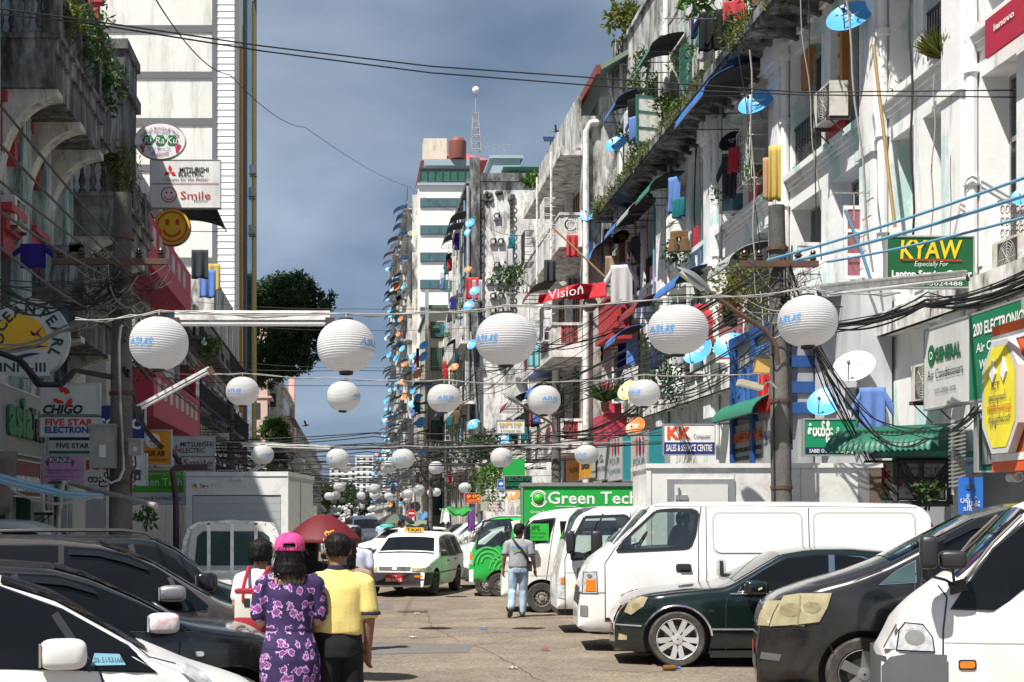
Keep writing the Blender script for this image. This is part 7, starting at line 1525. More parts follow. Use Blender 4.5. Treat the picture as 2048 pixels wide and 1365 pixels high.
for k,(y0,y1,lab)in enumerate(((926,956,'upper white lettered panel behind the black steel truss'),(962,998,'lower white lettered panel behind the black steel truss'))):
 sign('copy_shop_poster',lab,(1794,y0,1888,y1),22.6,flat(215,215,215),[('ဘာသာမိတ္တူ နှင့်',1840,y0+11,8,NVY,{'w':80}),('စာအုပ်ချုပ်',1845,y0+24,7,NVY,{'w':70})],frame=BLACKPL,shapes=[shape_poly([(1796,y0+2),(1808,y0+2),(1796,y0+16)],RD)])
sign('appliance_poster','pale blue poster with orange house drawing near the right door',(1923,915,1966,985),21,flat(140,165,195),[('KHIND',1940,926,6,NVY,{'w':20}),('GR',1959,924,6,RD,{'w':10})],frame=None,depth=.02,shapes=[shape_poly([(1946,936),(1966,930),(1966,944),(1952,946),(1950,968),(1946,968)],flat(205,110,60))])
sign('appliance_board','dark green appliance board with a grey fridge picture beside the orange front',(1957,822,1994,942),20.2,flat(15,85,65),[('Hisense',1981,834,11,flat(200,215,210),{'w':44,'bold':.02})],shapes=[shape_poly([(1963,850),(1983,847),(1983,928),(1963,930)],flat(120,125,130)),shape_poly([(1973,850),(1974,850),(1974,929),(1973,929)],BK)])
sign('blue_banner','wrinkled blue cloth banner with white letters hanging by the orange front',(1917,955,1966,1028),19.4,flat(40,110,200),[('ပရို',1930,1000,12,WH,{'w':20}),('ဖုန်း',1948,1006,14,WH,{'w':22}),('SIM',1937,1018,7,WH,{'w':22})],frame=None,depth=.015,shapes=[shape_disc(1940,974,10,flat(60,90,110),.015,5)])
bf=thing('blue_shop_front','grey and blue shop front with big raised letters behind the right pole','shop front',(8.6,30,0));q=MB();q.box(0,.3,-2.0,2.8,2.6,5.7);q.build('panel',flat(165,168,172),bf)
BLUF=flat(30,82,150)
for d in(2.5,.87,-1.15):q=MB();q.box(-.12,.31,d-.11,d+.11,2.0,5.8);q.build('blue_post',BLUF,bf)
q=MB();q.box(-.10,.31,-1.2,2.8,5.6,5.8);q.build('blue_beam',BLUF,bf)
for z in(5.2,4.7,4.2,3.8):q=MB();q.box(-.2,.31,-2.05,-1.26,z,z+.22);q.build('blue_beam',BLUF,bf)
q=MB();q.text('ALL',(-.04,1.75,4.55),-UY,UZ,1.0,0,w=1.3,ext=.05,bold=.05);q.text('ADT',(-.04,-.1,4.4),-UY,UZ,.8,1,w=1.5,ext=.05,bold=.03);q.text('ADVANCED TECH',(-.04,.0,5.3),-UY,UZ,.2,2,w=1.5,ext=.03);q.text('ADVANCED INTEGRATED',(-.04,-.1,3.5),-UY,UZ,.16,3,w=1.5,ext=.02)
q.build('lettering',[flat(60,110,185),RD,flat(70,120,180),flat(70,75,85)],bf)
facade_sign('lower_shop_board','grey board with orange raised letters over two black lines left of the right pole',8.55,1462,1528,858,935,flat(165,168,170),[('MYKOZONE',.5,.72,.22,flat(230,100,30),{'w':.9,'bold':.03,'e':.02}),('COMPUTER SALES & SERVICE',.5,.40,.11,BK,{'w':.9,'e':.01}),('SYSTEM DATA SECURITY EQUIPMENTS',.5,.18,.10,BK,{'w':.9,'e':.01})],1)
q=MB();q.box(8.9,9.45,25.4,27.9,2.4,6.0);o=q.build('white_annex',flat(205,206,210));tag(o,'plain white shop front panel right of the pole with blue beams','shop front')
def fac2(label,X,xa,xb,y0,y1,bg,tx,**k):return facade_sign('shop_board',label,X,xa,xb,y0,y1,bg,tx,1,**k)
TEALB=flat(20,145,155)
fac2('orange shop board with blue edge past the green lorry',8.2,1128,1162,898,965,flat(240,155,20),[('PHONE',.6,.3,.14,BK,{'w':.5})],zones=[(0,.12,0,1,flat(30,60,170))])
fac2('yellow poster with dark figures beside the orange board',8.0,1160,1183,918,958,flat(225,160,30),[('SALE',.5,.6,.25,NVY,{'w':.7,'bold':.05})])
fac2('grey board with black letters next to the yellow poster',8.2,1184,1215,895,962,flat(195,196,198),[('N.G.',.5,.6,.22,BK,{'w':.6}),('COMPUTER',.5,.3,.14,BK,{'w':.8})])
fac2('grey board with orange and blue round emblems and green letters',8.2,1216,1245,880,962,flat(185,190,192),[('FOUR',.5,.45,.16,flat(110,120,125),{'w':.7}),('COMPUTER',.5,.2,.11,GN,{'w':.8})],shapes=[lambda q,L,u,H,mi:(q.disc(L(.35,.8,.02),u,UZ,.13,.28,20,mi(flat(225,80,40))),q.disc(L(.55,.78,.024),u,UZ,.13,.28,20,mi(flat(30,50,140))),q.disc(L(.75,.8,.028),u,UZ,.13,.28,20,mi(flat(225,80,40))))])
fac2('plain teal board between the two emblem boards',8.2,1246,1262,870,962,TEALB,[])
fac2('nearer grey board with orange and blue round emblems',8.2,1263,1296,872,962,flat(185,190,192),[('FOUR',.5,.40,.16,flat(110,120,125),{'w':.7}),('COMPUTER',.5,.18,.11,GN,{'w':.8})],shapes=[lambda q,L,u,H,mi:(q.disc(L(.35,.74,.02),u,UZ,.13,.28,20,mi(flat(225,80,40))),q.disc(L(.55,.72,.024),u,UZ,.13,.28,20,mi(flat(30,50,140))),q.disc(L(.75,.74,.028),u,UZ,.13,.28,20,mi(flat(225,80,40))))])
fac2('teal corner board above the white lorry box',8.2,1298,1330,862,940,TEALB,[])
q=MB();D_=44.5
q.grid(lambda u,v:P(1078+(1210-1078)*u,(590+(563-590)*u-4*math.sin(u*3.1))+(606-590+(598-563-16)*u)*v,D_)+Vector((0,.25*math.sin(u*9+v*2),0)),24,6);o=q.build('vision_banner',pm('red_banner_cloth',(.55,.015,.03),rough=.75,var=.1,sc=2,trans=.25));tag(o,'long red cloth banner with white Vision lettering strung across the balcony','banner');o.modifiers.new('t','SOLIDIFY').thickness=.01
def bnp(x,y):return P(x,y,D_-.33)
q=MB();s_=FPX/D_;q.text('Vision',bnp(1131,584),Vector((1,0,.17)),UZ,19/s_,w=70/s_);q.text('+',bnp(1161,575),Vector((1,0,.17)),UZ,10/s_,bold=.03);q.text('CCTV',bnp(1180,583),Vector((1,0,.17)),UZ,6/s_,m=1)
for r in(3,6,9):q.ell_ring(bnp(1126,574),UX,UZ,r/s_,(r+1.6)/s_,14,0,1,.8,2.34)
q.build('banner_lettering',[WH,flat(110,15,25)],o)
round_sign('round_black_sign','round black sign with a gold rim below the red banner',1180,609,15,15,46,BK,.15,flat(190,170,110),[('Space',1181,609,7,WH,{'w':22})])
sign('computer_sales_sign','small white sign with gold and red lines GOLDEN TIGER under the lamp arm',(994,842,1048,866),42,flat(232,230,222),[('GOLDEN TIGER',1021,848,5,flat(215,165,40),{'w':46,'bold':.03}),('NEW   P C N',1020,854,4,BK,{'w':40}),('& Computer Sales',1022,862,5,BK,{'w':42})])
g_=pm('led_green_dots',(.02,.35,.16),rough=.4);
led=sign('led_display_sign','dark dot matrix sign with rows of green dots above the green lorry',(1010,953,1063,980),36,BK,[],depth=.2);s_=FPX/36;q=MB();rr=random.Random(5);a0=P((1010+1063)/2,980,36)
for r in range(9):
 for c in range(34):
  if r in(3,7)or rr.random()<.32:continue
  p=P(1012.5+c*1.48,955.5+r*2.7,36)-a0;q.box(p.x-.006,p.x+.006,-.014,-.010,p.z-.009,p.z+.009)
q.build('led_dots',g_,led,kind='stuff')
sign('red_shop_sign','red sign with yellow Burmese letters hung on the slim pole',(930,987,969,1006),48,flat(200,25,30),[('မ ဝစွာ',950,992,7,flat(245,200,50),{'w':32,'bold':.03}),('ပို့ဆောင်ရေး',950,1001,6,flat(245,200,50),{'w':32})])
sign('white_shop_sign','white sign with red lines next to the grey meter box',(977,1003,1008,1022),46,flat(225,222,220),[('AUTHORIZED',992,1008,4,BK,{'w':26}),('DEALER',992,1015,5,RD,{'w':24})])
sign('blue_telecom_sign','small blue sign with a white propeller emblem',(996,960,1008,980),44,flat(30,110,210),[('telenor',1002,976,3,WH,{'w':9})],shapes=[shape_disc(1002,968,4,WH,.016,3)])
sign('green_canvas_board','plain bright green board beside the dot matrix sign',(1006,918,1050,953),40,flat(25,165,70),[],frame=None)
round_sign('no_entry_sign','red no entry disc with a white bar on a post far along the road',823,1027,8.5,8.5,60,flat(215,25,35),.05,WH,(),[shape_poly([(817.5,1025.5),(828.5,1025.5),(828.5,1028.8),(817.5,1028.8)],WH)])
round_sign('dark_round_board','back of a round dark board above the no entry disc',831,1014,10,10,61,flat(35,40,50),.05,BLACKPL,(),[])
for X,xa,xb,y0,y1,lab in((9.20,1970,2052,42,118,'large crimson lenovo panel at the top right corner'),(9.30,1889,1904,26,99,'narrow crimson lenovo panel left of the large one'),(9.35,1651,1684,218,285,'crimson panel below the air conditioner on the white block'),(9.35,1497,1513,357,412,'small crimson lenovo panel beside the yellow towel'),(9.35,1383,1395,460,502,'small crimson panel right of the brown shorts'),(9.35,1299,1309,535,572,'small crimson panel far along the white block'),(9.3,1660,1690,690,706,'low crimson strip behind the lantern at right')):
 facade_sign('crimson_sign',lab,X,xa,xb,y0,y1,flat(185,30,62),[('lenovo',.5,.62 if X==9.2 else .5,.17 if X==9.2 else .14,WH,{'w':.5,'bold':.03})]if 'lenovo' in lab else[],1,depth=.05,frame=None)
facade_sign('lenovo_letters','orange lenovo letters on a white wall panel below the red boxed balcony',8.9,1176,1206,705,740,flat(190,188,184),[('lenovo',.5,.5,.42,flat(215,90,40),{'w':.85,'bold':.03})],1,depth=.04,frame=None)
# ------------------------------------------------------------------ satellite dishes, awnings, air conditioners, laundry
DBLUE=pm('dish_sky_blue',(.075,.34,.68),rough=.4,var=.08,sc=3,coat=.2);DBLK=pm('dish_black',(.02,.021,.024),rough=.5);DOR=pm('dish_orange',(.62,.17,.035),rough=.45,var=.08);DWH=pm('dish_white',(.52,.52,.51),rough=.5,var=.06,dirt=(.4,.38,.34),damt=.25,dsc=3);DYE=pm('dish_pale_orange',(.85,.55,.22),rough=.5)
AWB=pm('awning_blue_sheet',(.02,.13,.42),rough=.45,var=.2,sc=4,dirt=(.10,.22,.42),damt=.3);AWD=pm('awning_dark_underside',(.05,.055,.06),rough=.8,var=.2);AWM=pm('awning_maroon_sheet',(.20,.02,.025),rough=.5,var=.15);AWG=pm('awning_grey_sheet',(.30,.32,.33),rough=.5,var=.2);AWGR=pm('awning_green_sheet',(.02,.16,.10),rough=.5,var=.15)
def dish_meshes(letters=('SKYNET','DTH')):
 q=MB();pr=[]
 for i in range(9):r=i/8*.5;pr.append((max(r,.002),.36*r*r))
 q.lathe(pr,36,sy=1.06);q.lathe([(.5,.09),(.512,.088),(.512,.078),(.5,.078)],36,sy=1.06);q.lathe([(r,z-.008)for r,z in reversed(pr)],36,sy=1.06);bowl=q
 a=MB();a.tube([(0,-.50,.06),(0,-.42,.22),(0,-.26,.44)],.014,6);a.obox((0,-.26,.46),(.03,0,0),(0,.03,.01),(0,-.01,.05))
 b=MB();b.tube([(0,.02,-.01),(0,.05,-.14),(0,.0,-.22)],.03,8);b.tube([(0,-.1,-.02),(0,-.35,-.06),(0,-.50,.02)],.014,6)
 t=MB()
 for s,y,w_ in((letters[0],.14,.34),(letters[1],.01,.15)):
  vs,fs,wd=textgeo(s,False,0,.03);k=w_/wd;t.add([((v[0]-wd/2)*k,y+(v[1]-.35)*.085/.7,.36*(((v[0]-wd/2)*k)**2+(y+(v[1]-.35)*.12)**2)+.006)for v in vs],fs)
 return bowl,a,b,t
_dm=dish_meshes();_dml={}
for nm,mt,lm_ in(('blue',DBLUE,WHITEB),('black',DBLK,WHITEB),('orange',DOR,WHITEB),('white',DWH,flat(220,150,150)),('yellow',DYE,WHITEB)):
 _dml[nm]=(_dm[0].mesh('bowl',mt),_dm[1].mesh('feed_arm',BLACKPL),_dm[2].mesh('dish_bracket',mt if nm=='blue' else GALV),_dm[3].mesh('lettering',lm_))
_far={}
def dish(x,y,D,r_px,col,label,aim=(-.45,-.62,.62),group='satellite dishes on the right hand facades',full=True,pole=None,roll=0.):
 c=P(x,y,D);k=r_px*2*D/FPX;z=Vector(aim).normalized();xx=UZ.cross(z).normalized();yy=z.cross(xx);R=Matrix((xx,yy,z)).transposed().to_4x4()@Matrix.Rotation(roll,4,'Z')
 if full:
  t=thing('satellite_dish',label,'satellite dish',c,0,group);t.rotation_euler=R.to_euler();t.scale=(k,k,k)
  for n,m in zip(('bowl','feed_arm','dish_bracket','lettering'),_dml[col]):inst(n,m,t)
  if pole:
   q=MB();q.tube([c-z*.18*k,Vector(pole)],.022,6);o=q.build('dish_mount',GALV if col!='blue' else PIPEBLUE,t);o.matrix_parent_inverse=(Matrix.LocRotScale(c,R.to_euler(),(k,k,k))).inverted()
 else:
  if col not in _far:
   q=MB();q.v,q.f,q.m,q.sm=list(_dm[0].v),list(_dm[0].f),list(_dm[0].m),list(_dm[0].sm);_far[col]=q.mesh('satellite_dish',{'blue':DBLUE,'black':DBLK,'orange':DOR,'white':DWH,'yellow':DYE}[col])
  o=inst('satellite_dish',_far[col],None,c,R.to_euler(),(k,k,k));tag(o,label,'satellite dish',group)
def wallp(x,y,X=XA):D=DX(x,X);return P(x,y,D)
NEARD=[(1700,38,44,'blue','big blue satellite dish at the top of the white block right of the yellow bamboo',9.0),(1514,208,35,'blue','blue satellite dish between the blue awning and the air conditioner',9.0),(1463,285,24,'black','black satellite dish with star specks below the mossy ledge',9.0),(1233,290,22,'blue','blue satellite dish at the far upper corner of the white block',8.9),(1180,427,20,'blue','blue satellite dish beside the white downpipe of the stained house',8.5),(1243,476,17,'black','small black satellite dish above the blue awning at the far end',8.9),(1396,703,30,'blue','blue satellite dish partly behind the fourth large lantern',8.6),(1460,694,31,'blue','blue satellite dish right of the fourth large lantern',8.7),(1709,737,40,'white','large white satellite dish under the lantern at right',8.7),(1653,806,36,'blue','blue satellite dish just above the green photocopy sign',8.8),(1272,855,20,'orange','orange satellite dish left of the white and blue sign',8.4),(1258,783,22,'yellow','pale orange satellite dish behind a second row lantern',8.4),(1075,878,18,'blue','blue satellite dish under the lantern by the slim pole',7.6),(1010,877,13,'blue','blue satellite dish below the small gold lettered sign',7.0),(1028,990,14,'orange','orange satellite dish under the dot matrix sign',7.6),(1053,928,15,'white','white satellite dish right of the green canvas board',7.9),(2046,395,22,'blue','blue satellite dish cut by the right edge of the picture',8.9),(948,850,13,'blue','blue satellite dish on the old gable house under a street lamp arm',6.0),(941,447,10,'blue','upper blue satellite dish on the dark edge of the old gable house',6.2),(950,583,11,'blue','blue satellite dish on the old gable house below the orange one',6.3),(938,612,11,'blue','lower blue satellite dish on the old gable house',6.2),(936,540,8,'orange','orange satellite dish on the old gable house',6.2),(909,735,9,'orange','orange satellite dish beside the tiled house',5.6),(936,466,8,'blue','second blue satellite dish just below the uppermost one on the gable house',6.1),(945,690,11,'blue','pale blue satellite dish behind the third large lantern',6.1),(405,748,20,'orange','orange satellite dish on the shaded left side above the slanted tube light',-6.2),(345,640,14,'blue','blue satellite dish in the shade above the left lantern',-6.0)]
for x,y,r,c,l,X in NEARD:
 D=DX(x,X);w_=wallp(x+10,y+r*.8,XA if X>0 else-7)if 1200<x else P(x+r*.8,y+r*.6,D+.3);dish(x,y,D,r,c,l,aim=(-.42+rng.uniform(-.15,.15),-.66,.55+rng.uniform(-.1,.15))if X>0 else(.5,-.6,.5),pole=w_,roll=rng.uniform(-.3,.3))
def awning_mesh(w,d,h,mtop,mund,n=7,corr=0,name='awning'):
 """quarter round sheet awning; wall plane x = 0, reaching to -x, width along y"""
 q=MB();pts=[(-d*math.sin(math.pi/2*i/n),-h*(1-math.cos(math.pi/2*i/n)))for i in range(n+1)]
 ny=max(1,int(w/.12))if corr else 1
 def f(u,v):i=u*n;k=int(min(n-1,i));a=i-k;x=pts[k][0]*(1-a)+pts[k+1][0]*a;z=pts[k][1]*(1-a)+pts[k+1][1]*a;return(x,-w/2+w*v,z+(corr*math.sin(v*ny*6.2832/1.)if corr else 0))
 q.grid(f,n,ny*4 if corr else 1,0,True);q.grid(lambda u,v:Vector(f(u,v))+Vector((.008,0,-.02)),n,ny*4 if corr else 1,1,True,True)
 fr=MB()
 for y in(-w/2+.02,0,w/2-.02):fr.tube([(pts[i][0]+.01,y,pts[i][1]-.03)for i in range(n+1)],.014,5);fr.tube([(0,y,-h),(pts[-1][0],y,-h-.02)],.014,5)
 fr.tube([(pts[-1][0],-w/2,pts[-1][1]-.02),(pts[-1][0],w/2,pts[-1][1]-.02)],.014,5);return q,fr
_aw={};RF=random.Random(5)
def awning(loc,w,d,h,col,label,side=1,group='sheet awnings on the facades',full=True):
 mt={'blue':AWB,'maroon':AWM,'grey':AWG,'green':AWGR}[col];k=(round(w,1),round(d,1),round(h,1),col,full)
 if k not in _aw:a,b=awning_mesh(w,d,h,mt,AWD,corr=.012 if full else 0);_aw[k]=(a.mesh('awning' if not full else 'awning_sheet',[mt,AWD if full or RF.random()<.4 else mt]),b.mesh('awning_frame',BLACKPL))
 if full:
  t=thing('awning',label,'awning',loc,0 if side>0 else math.pi,group);inst('awning_sheet',_aw[k][0],t);inst('awning_frame',_aw[k][1],t)
 else:tag(inst('awning',_aw[k][0],None,loc,(0,0,0 if side>0 else math.pi)),label,'awning',group)
for x,y,w,d,h,c,l in((1512,158,2.9,1.6,.8,'blue','blue sheet awning high on the white block below the laundry'),(1408,545,2.8,1.1,.6,'blue','blue sheet awning behind the street lamp head'),(1232,488,2.4,1.1,.7,'blue','blue sheet awning at the far end of the white block'),(1316,598,2.6,1.0,.6,'maroon','maroon sheet awning between the third and fourth large lanterns'),(1225,318,1.5,.9,.8,'green','small green hood at the far upper corner of the white block'),(1700,590,2.6,1.0,.4,'blue','pale blue sheet awning over the dark opening right of the pole')):
 p=wallp(x,y,XA-.02);awning((p.x,p.y,p.z),w,d,h,c,l)
awning((8.25,58.5,7.3),3.2,1.3,.7,'blue','blue sheet awning under the red banner on the stained house');awning((-7,44.5,7.3),4.2,1.3,.6,'blue','blue sheet awning in the shade below the crimson balcony',-1);awning((-6.9,63,6.3),4,1.6,.8,'blue','dark blue awning in the shade next to the tower',-1);awning((-6.9,52,13.0),4.5,2.2,.5,'grey','grey tin porch roof beside the oval sign',-1)
p=P(1475,880,31);awning((9.2,31.5,4.45),3.4,1.0,.5,'green','round green awning above the KK sign')
ga=thing('awning','large dark green corrugated awning over the copy shop','awning',(9.3,22.6,0));q=MB()
def gaf(u,v):x0,y0=1688+(1895-1688)*v,0;D_=23.2-1.2*v;p=P(x0,866 if False else 870-6*v,D_);th=u*math.pi/2;return(p.x+.25-.9*math.sin(th)*.9-9.3,p.y-.75*math.sin(th)-22.6,3.22-.42*(1-math.cos(th))+.014*math.sin(v*120))
q.grid(gaf,8,160,0,True);q.build('awning_sheet',pm('green_ribbed_sheet',(.012,.12,.075),rough=.5,var=.2,sc=5),ga)
q=MB();q.box(-1.25,.35,-.75,.0,2.72,2.80);q.box(-1.2,.3,-.1,-.02,2.8,3.2);q.build('awning_edge',pm('green_frame',(.03,.16,.12)),ga)
tr=thing('steel_truss','black steel truss frame standing below the green awning','frame',(9.0,22,0));q=MB()
def st(x,y,D=22.0):p=P(x,y,D);return Vector((p.x-9.0,D-22,p.z))
for a,b in(((1792,922),(1898,922)),((1792,925),(1792,1010)),((1842,925),(1842,1010)),((1792,930),(1840,1005)),((1806,925),(1850,1005)),((1842,1005),(1895,930)),((1860,1000),(1898,950)),((1790,960),(1895,960)),((1790,1008),(1898,1008)),((1897,922),(1900,1010))):q.tube([st(*a),st(*b)],.045,4,smooth=False)
q.build('steel_bar',GRILLE,tr)
q=MB();
for k in range(16):p=P(1914,850+k*8,20.8);q.obox(p,(.09,0,.02),(0,.08,0),(0,0,.012))
q.tube([P(1905,840,20.8),P(1907,990,20.8)],.03,6);q.tube([P(1922,840,20.8),P(1923,990,20.8)],.02,6);o=q.build('iron_ladder',GALV);tag(o,'narrow iron ladder rising left of the appliance poster','ladder')
def ac_mesh():
 b=MB();b.box(-.30,0,-.42,.42,0,.58);b.box(-.31,-.30,-.38,.22,.04,.54,1)
 f=MB();
 for r in np.linspace(.05,.25,6):f.ell_ring((-.316,-.09,.29),UY,UZ,r,r+.012,20)
 for a in range(8):f.obox((-.314,-.09+.13*math.cos(a*.785),.29+.13*math.sin(a*.785)),(0,.12*math.cos(a*.785),.12*math.sin(a*.785)),(0,-.004*math.sin(a*.785),.004*math.cos(a*.785)),(.003,0,0))
 k=MB();k.box(-.34,.05,-.40,-.35,-.06,0);k.box(-.34,.05,.35,.40,-.06,0);k.tube([(-.3,-.37,-.03),(.03,-.37,-.35)],.012,5);k.tube([(-.3,.37,-.03),(.03,.37,-.35)],.012,5)
 pth=MB();pth.tube([(-.1,.42,.4),(-.1,.5,.42),(.1,.55,.35),(.2,.5,.0)],.028,6);return b,f,k,pth
_a=ac_mesh();ACB=pm('ac_casing_cream',(.62,.60,.54),rough=.5,var=.08,sc=4,dirt=(.35,.32,.27),damt=.25,dsc=5);_acm=(_a[0].mesh('casing',[ACB,DARKROOM]),_a[1].mesh('fan_grille',ACB),_a[2].mesh('ac_bracket',RUST),_a[3].mesh('hose',WHITEW))
def ac(loc,rz,label,group='air conditioner units on the facades',k=1.):
 t=thing('air_conditioner',label,'air conditioner',loc,rz,group);t.scale=(k,k,k)
 for n,m in zip(('casing','fan_grille','ac_bracket','hose'),_acm):inst(n,m,t)
for x,y,X,l,k in((1648,245,9.1,'cream air conditioner on the white block in front of a crimson panel',1.15),(1497,352,9.3,'air conditioner next to the hanging yellow towel',1),(1232,440,8.9,'air conditioner at the far end of the white block by the black dish',1),(1229,535,8.9,'air conditioner above the hanging white shirts',1),(1392,150,9.0,'air conditioner under the drying laundry on the mossy ledge',1),(1150,745,8.5,'air conditioner below the red lattice balcony',1),(1842,800,9.1,'air conditioner behind the big board on the right',1),(2010,560,9.2,'grey air conditioner under the scrolled iron railing',1),(1250,830,8.8,'air conditioner beside the pale orange dish',.9)):
 p=P(x,y,DX(x,X));ac((p.x+.3,p.y,p.z),0,l,k=k)
for x,y,X,l in((40,458,-6.6,'air conditioner on the shaded left house under a red hood'),(95,1025,-6.4,'air conditioner behind the metal pipe frame on the left'),(420,705,-6.4,'white air conditioner in the shade right of the left lantern'),(510,395,-6.4,'upper air conditioner on the dark side of the pale tower'),(510,470,-6.4,'lower air conditioner on the dark side of the pale tower'),(512,350,-6.4,'topmost air conditioner on the dark side of the pale tower')):
 p=P(x,y,DX(x,X));ac((p.x-.3,p.y,p.z),math.pi,l)
RF=random.Random(12)
fl_name=['second','third','fourth','fifth','sixth','seventh','eighth','ninth','tenth','eleventh','twelfth','thirteenth']
for k in range(12):
 for d in np.arange(162.5,212,5.2):
  z=2.6+k*2.95+1.9
  xw=6.2
  if RF.random()<.6:awning(((6.18 if d<171.5 else(5.98 if d<190 else 5.68)),d+RF.uniform(-1.3,1.3),z+RF.uniform(-.3,.3)),RF.choice([2.2,3.0]),RF.choice([1.2,1.6]),.9,ca:=RF.choice(['blue','blue','blue','grey','grey','maroon','green']),'%s sheet awning on the %s floor of the white slab block'%(ca,fl_name[k]),1,'awnings on the white slab block',False)
  if RF.random()<.46:
   xw=6.2 if d<171.5 else(6.0 if d<190 else 5.7);o=Vector((xw-RF.uniform(.3,.8),d+RF.uniform(-2,2),z-RF.uniform(.3,1.8)));x,y=VX+o.x*FPX/o.y,VY-(o.z-HC)*FPX/o.y
   c=RF.choice(['blue']*7+['white','orange','black']);dish(x,y,o.y,RF.uniform(.28,.44)*FPX/o.y,c,'small %s satellite dish at the %s floor of the white slab block'%('sky blue' if c=='blue' else c,fl_name[k]),group='dishes on the white slab block',full=False,aim=(-.5+RF.uniform(-.3,.3),-.6,.5))
  if RF.random()<.35:tag(inst('air_conditioner',_acm[0],None,(xw-.05,d+1.5,z-1.6),(0,0,0)),'small air conditioner on the %s floor of the white slab block'%fl_name[k],'air conditioner','air conditioners on the white slab block')
for lo,hi,xf,zmax,n,nm in((217,298,6.55,22,60,'grey apartment row'),(301,420,5.95,16,34,'last apartment row'),(98,124,5.6,15,22,'old gable house and tiled house')):
 for i in range(n):
  d=RF.uniform(lo,hi);z=RF.uniform(4.0,zmax)
  if RF.random()<.5:awning((xf-.1,d,z),2.2,1.2,.7,RF.choice(['blue','blue','grey','maroon','green']),'small sheet awning on the side of the %s'%nm,1,'awnings on the %s'%nm,False)
  else:
   o=Vector((xf-.7,d,z));c=RF.choice(['blue']*7+['white','orange']);dish(VX+o.x*FPX/o.y,VY-(o.z-HC)*FPX/o.y,d,RF.uniform(.28,.44)*FPX/d,c,'small %s satellite dish on the side of the %s'%('sky blue' if c=='blue' else c,nm),group='dishes on the %s'%nm,full=False,aim=(-.5+RF.uniform(-.3,.3),-.6,.5))
for z,d in((5.1,108.6),(8.3,108.6),(11.9,108.6)):awning((5.7,d,z),2.0,1.4,.8,'maroon','maroon sheet awning on the corner of the tiled house at %s height'%{5.1:'low',8.3:'middle',11.9:'upper'}[z],1,'maroon awnings on the tiled house',False)
for i,d in enumerate(np.arange(132,149,3.4)):
 for z in(5,8,11):awning((-6.2,d,z),2.2,1.2,.8,RF.choice(['blue','grey','maroon']),'small awning on the grey house beyond the big tree',-1,'awnings on the grey left house',False)
q=MB()
for d in np.arange(80.3,160,1.9):q.tube([(6.55 if d<97 else 6.8,d,0),(6.55 if d<97 else 6.8,d,RF.uniform(9,16))],RF.choice([.05,.07,.09]),6)
o=q.build('drainpipes',GALV);tag(o,'run of grey drainpipes down the side walls beyond the stained house','drainpipes',kind='stuff')
def cloth(name,label,c,w,h,m,fold=.03,n=3,taper=1.,group=None,nrm=(0,-1),sleeves=False,shorts=False):
 u=Vector((-nrm[1],nrm[0],0));nn=Vector((nrm[0],nrm[1],0));c=Vector(c);q=MB();ph=rng.uniform(0,6)
 def f(a,b):x=(a-.5)*w*(1+(taper-1)*b);return c+u*x-UZ*(h*b+.02*math.sin(a*7+ph)*b)+nn*(fold*math.sin(a*n*6.28+ph)*(.3+b))
 if shorts:
  for s in(-1,1):q.grid(lambda a,b:c+u*(s*w*.26+(a-.5)*w*(.46+.1*b)+s*.04*b)-UZ*h*(.3+.7*b)+nn*fold*math.sin(a*5+ph),10,8)
  q.grid(lambda a,b:c+u*(a-.5)*w*.94-UZ*h*.34*b+nn*fold*math.sin(a*6+ph),12,5)
 else:q.grid(f,18,10)
 if sleeves:
  for s in(-1,1):q.grid(lambda a,b:c+u*s*(w*.45+w*.35*a)-UZ*(.05*h+h*.3*a+h*.26*b)+nn*fold*.6*math.sin(b*4),6,5)
 o=q.build(name,m);o.modifiers.new('t','SOLIDIFY').thickness=.006;return tag(o,label,'laundry',group)
def cl(x,y,X):p=P(x,y,DX(x,X));return p
fab=lambda n,r,g,b:pm('cloth_'+n,srgb(r,g,b),rough=.9,var=.08,sc=5,trans=.25)
YL=fab('yellow',205,182,100)
cloth('towel','long yellow towel hanging on the white block',cl(1550,292,8.8),.26,1.15,YL,.04,2,nrm=(-.4,-.9));cloth('towel','yellow and pink striped towel beside the long yellow one',cl(1538,315,8.8),.26,.9,fab('pink_yellow',190,150,115),.03,2,nrm=(-.4,-.9))
cloth('shorts','brown shorts hanging from a green pole on the white block',cl(1358,462,8.8),.50,.58,fab('khaki',120,92,60),.03,2,nrm=(-.3,-.95),shorts=True)
cloth('shirt','pale blue work shirt hanging above the green awning',cl(1745,775,8.7),.42,.85,fab('workblue',105,140,205),.03,2,sleeves=True,nrm=(-.3,-.95));cloth('shirt','white shirt hanging left of the pale blue work shirt',cl(1713,775,8.75),.38,.6,fab('white',205,205,208),.03,2,nrm=(-.3,-.95));cloth('shirt','teal shirt between the white shirt and the blue work shirt',cl(1727,778,8.85),.24,.6,fab('teal',30,120,130),.03,2,nrm=(-.3,-.95))
cloth('shirt','white shirt hanging at the far end of the white block below the air conditioner',cl(1243,530,8.7),.7,1.3,fab('white',205,205,208),.05,2,sleeves=True,nrm=(-.3,-.95));cloth('cloth','beige cloth next to the far white shirt',cl(1226,512,8.7),.5,.9,fab('beige',165,140,118),.04,2,nrm=(-.3,-.95))
for x,y,w,h,c,l in((1418,22,.5,1.0,fab('black',22,22,26),'black T-shirt drying on the mossy ledge'),(1447,18,.45,1.0,fab('black',22,22,26),'second black garment drying on the mossy ledge'),(1428,-8,.6,.4,fab('white',205,205,208),'white cloth drying above the black T-shirt'),(1468,2,.5,.45,fab('redcheck',200,70,80),'red checked cloth drying on the mossy ledge'),(1400,12,.3,.7,fab('white',205,205,208),'white garment at the left end of the ledge laundry')):
 cloth('garment',l,cl(x,y,8.9),w,h,c,.03,2,nrm=(-.3,-.95),sleeves='T-shirt' in l)
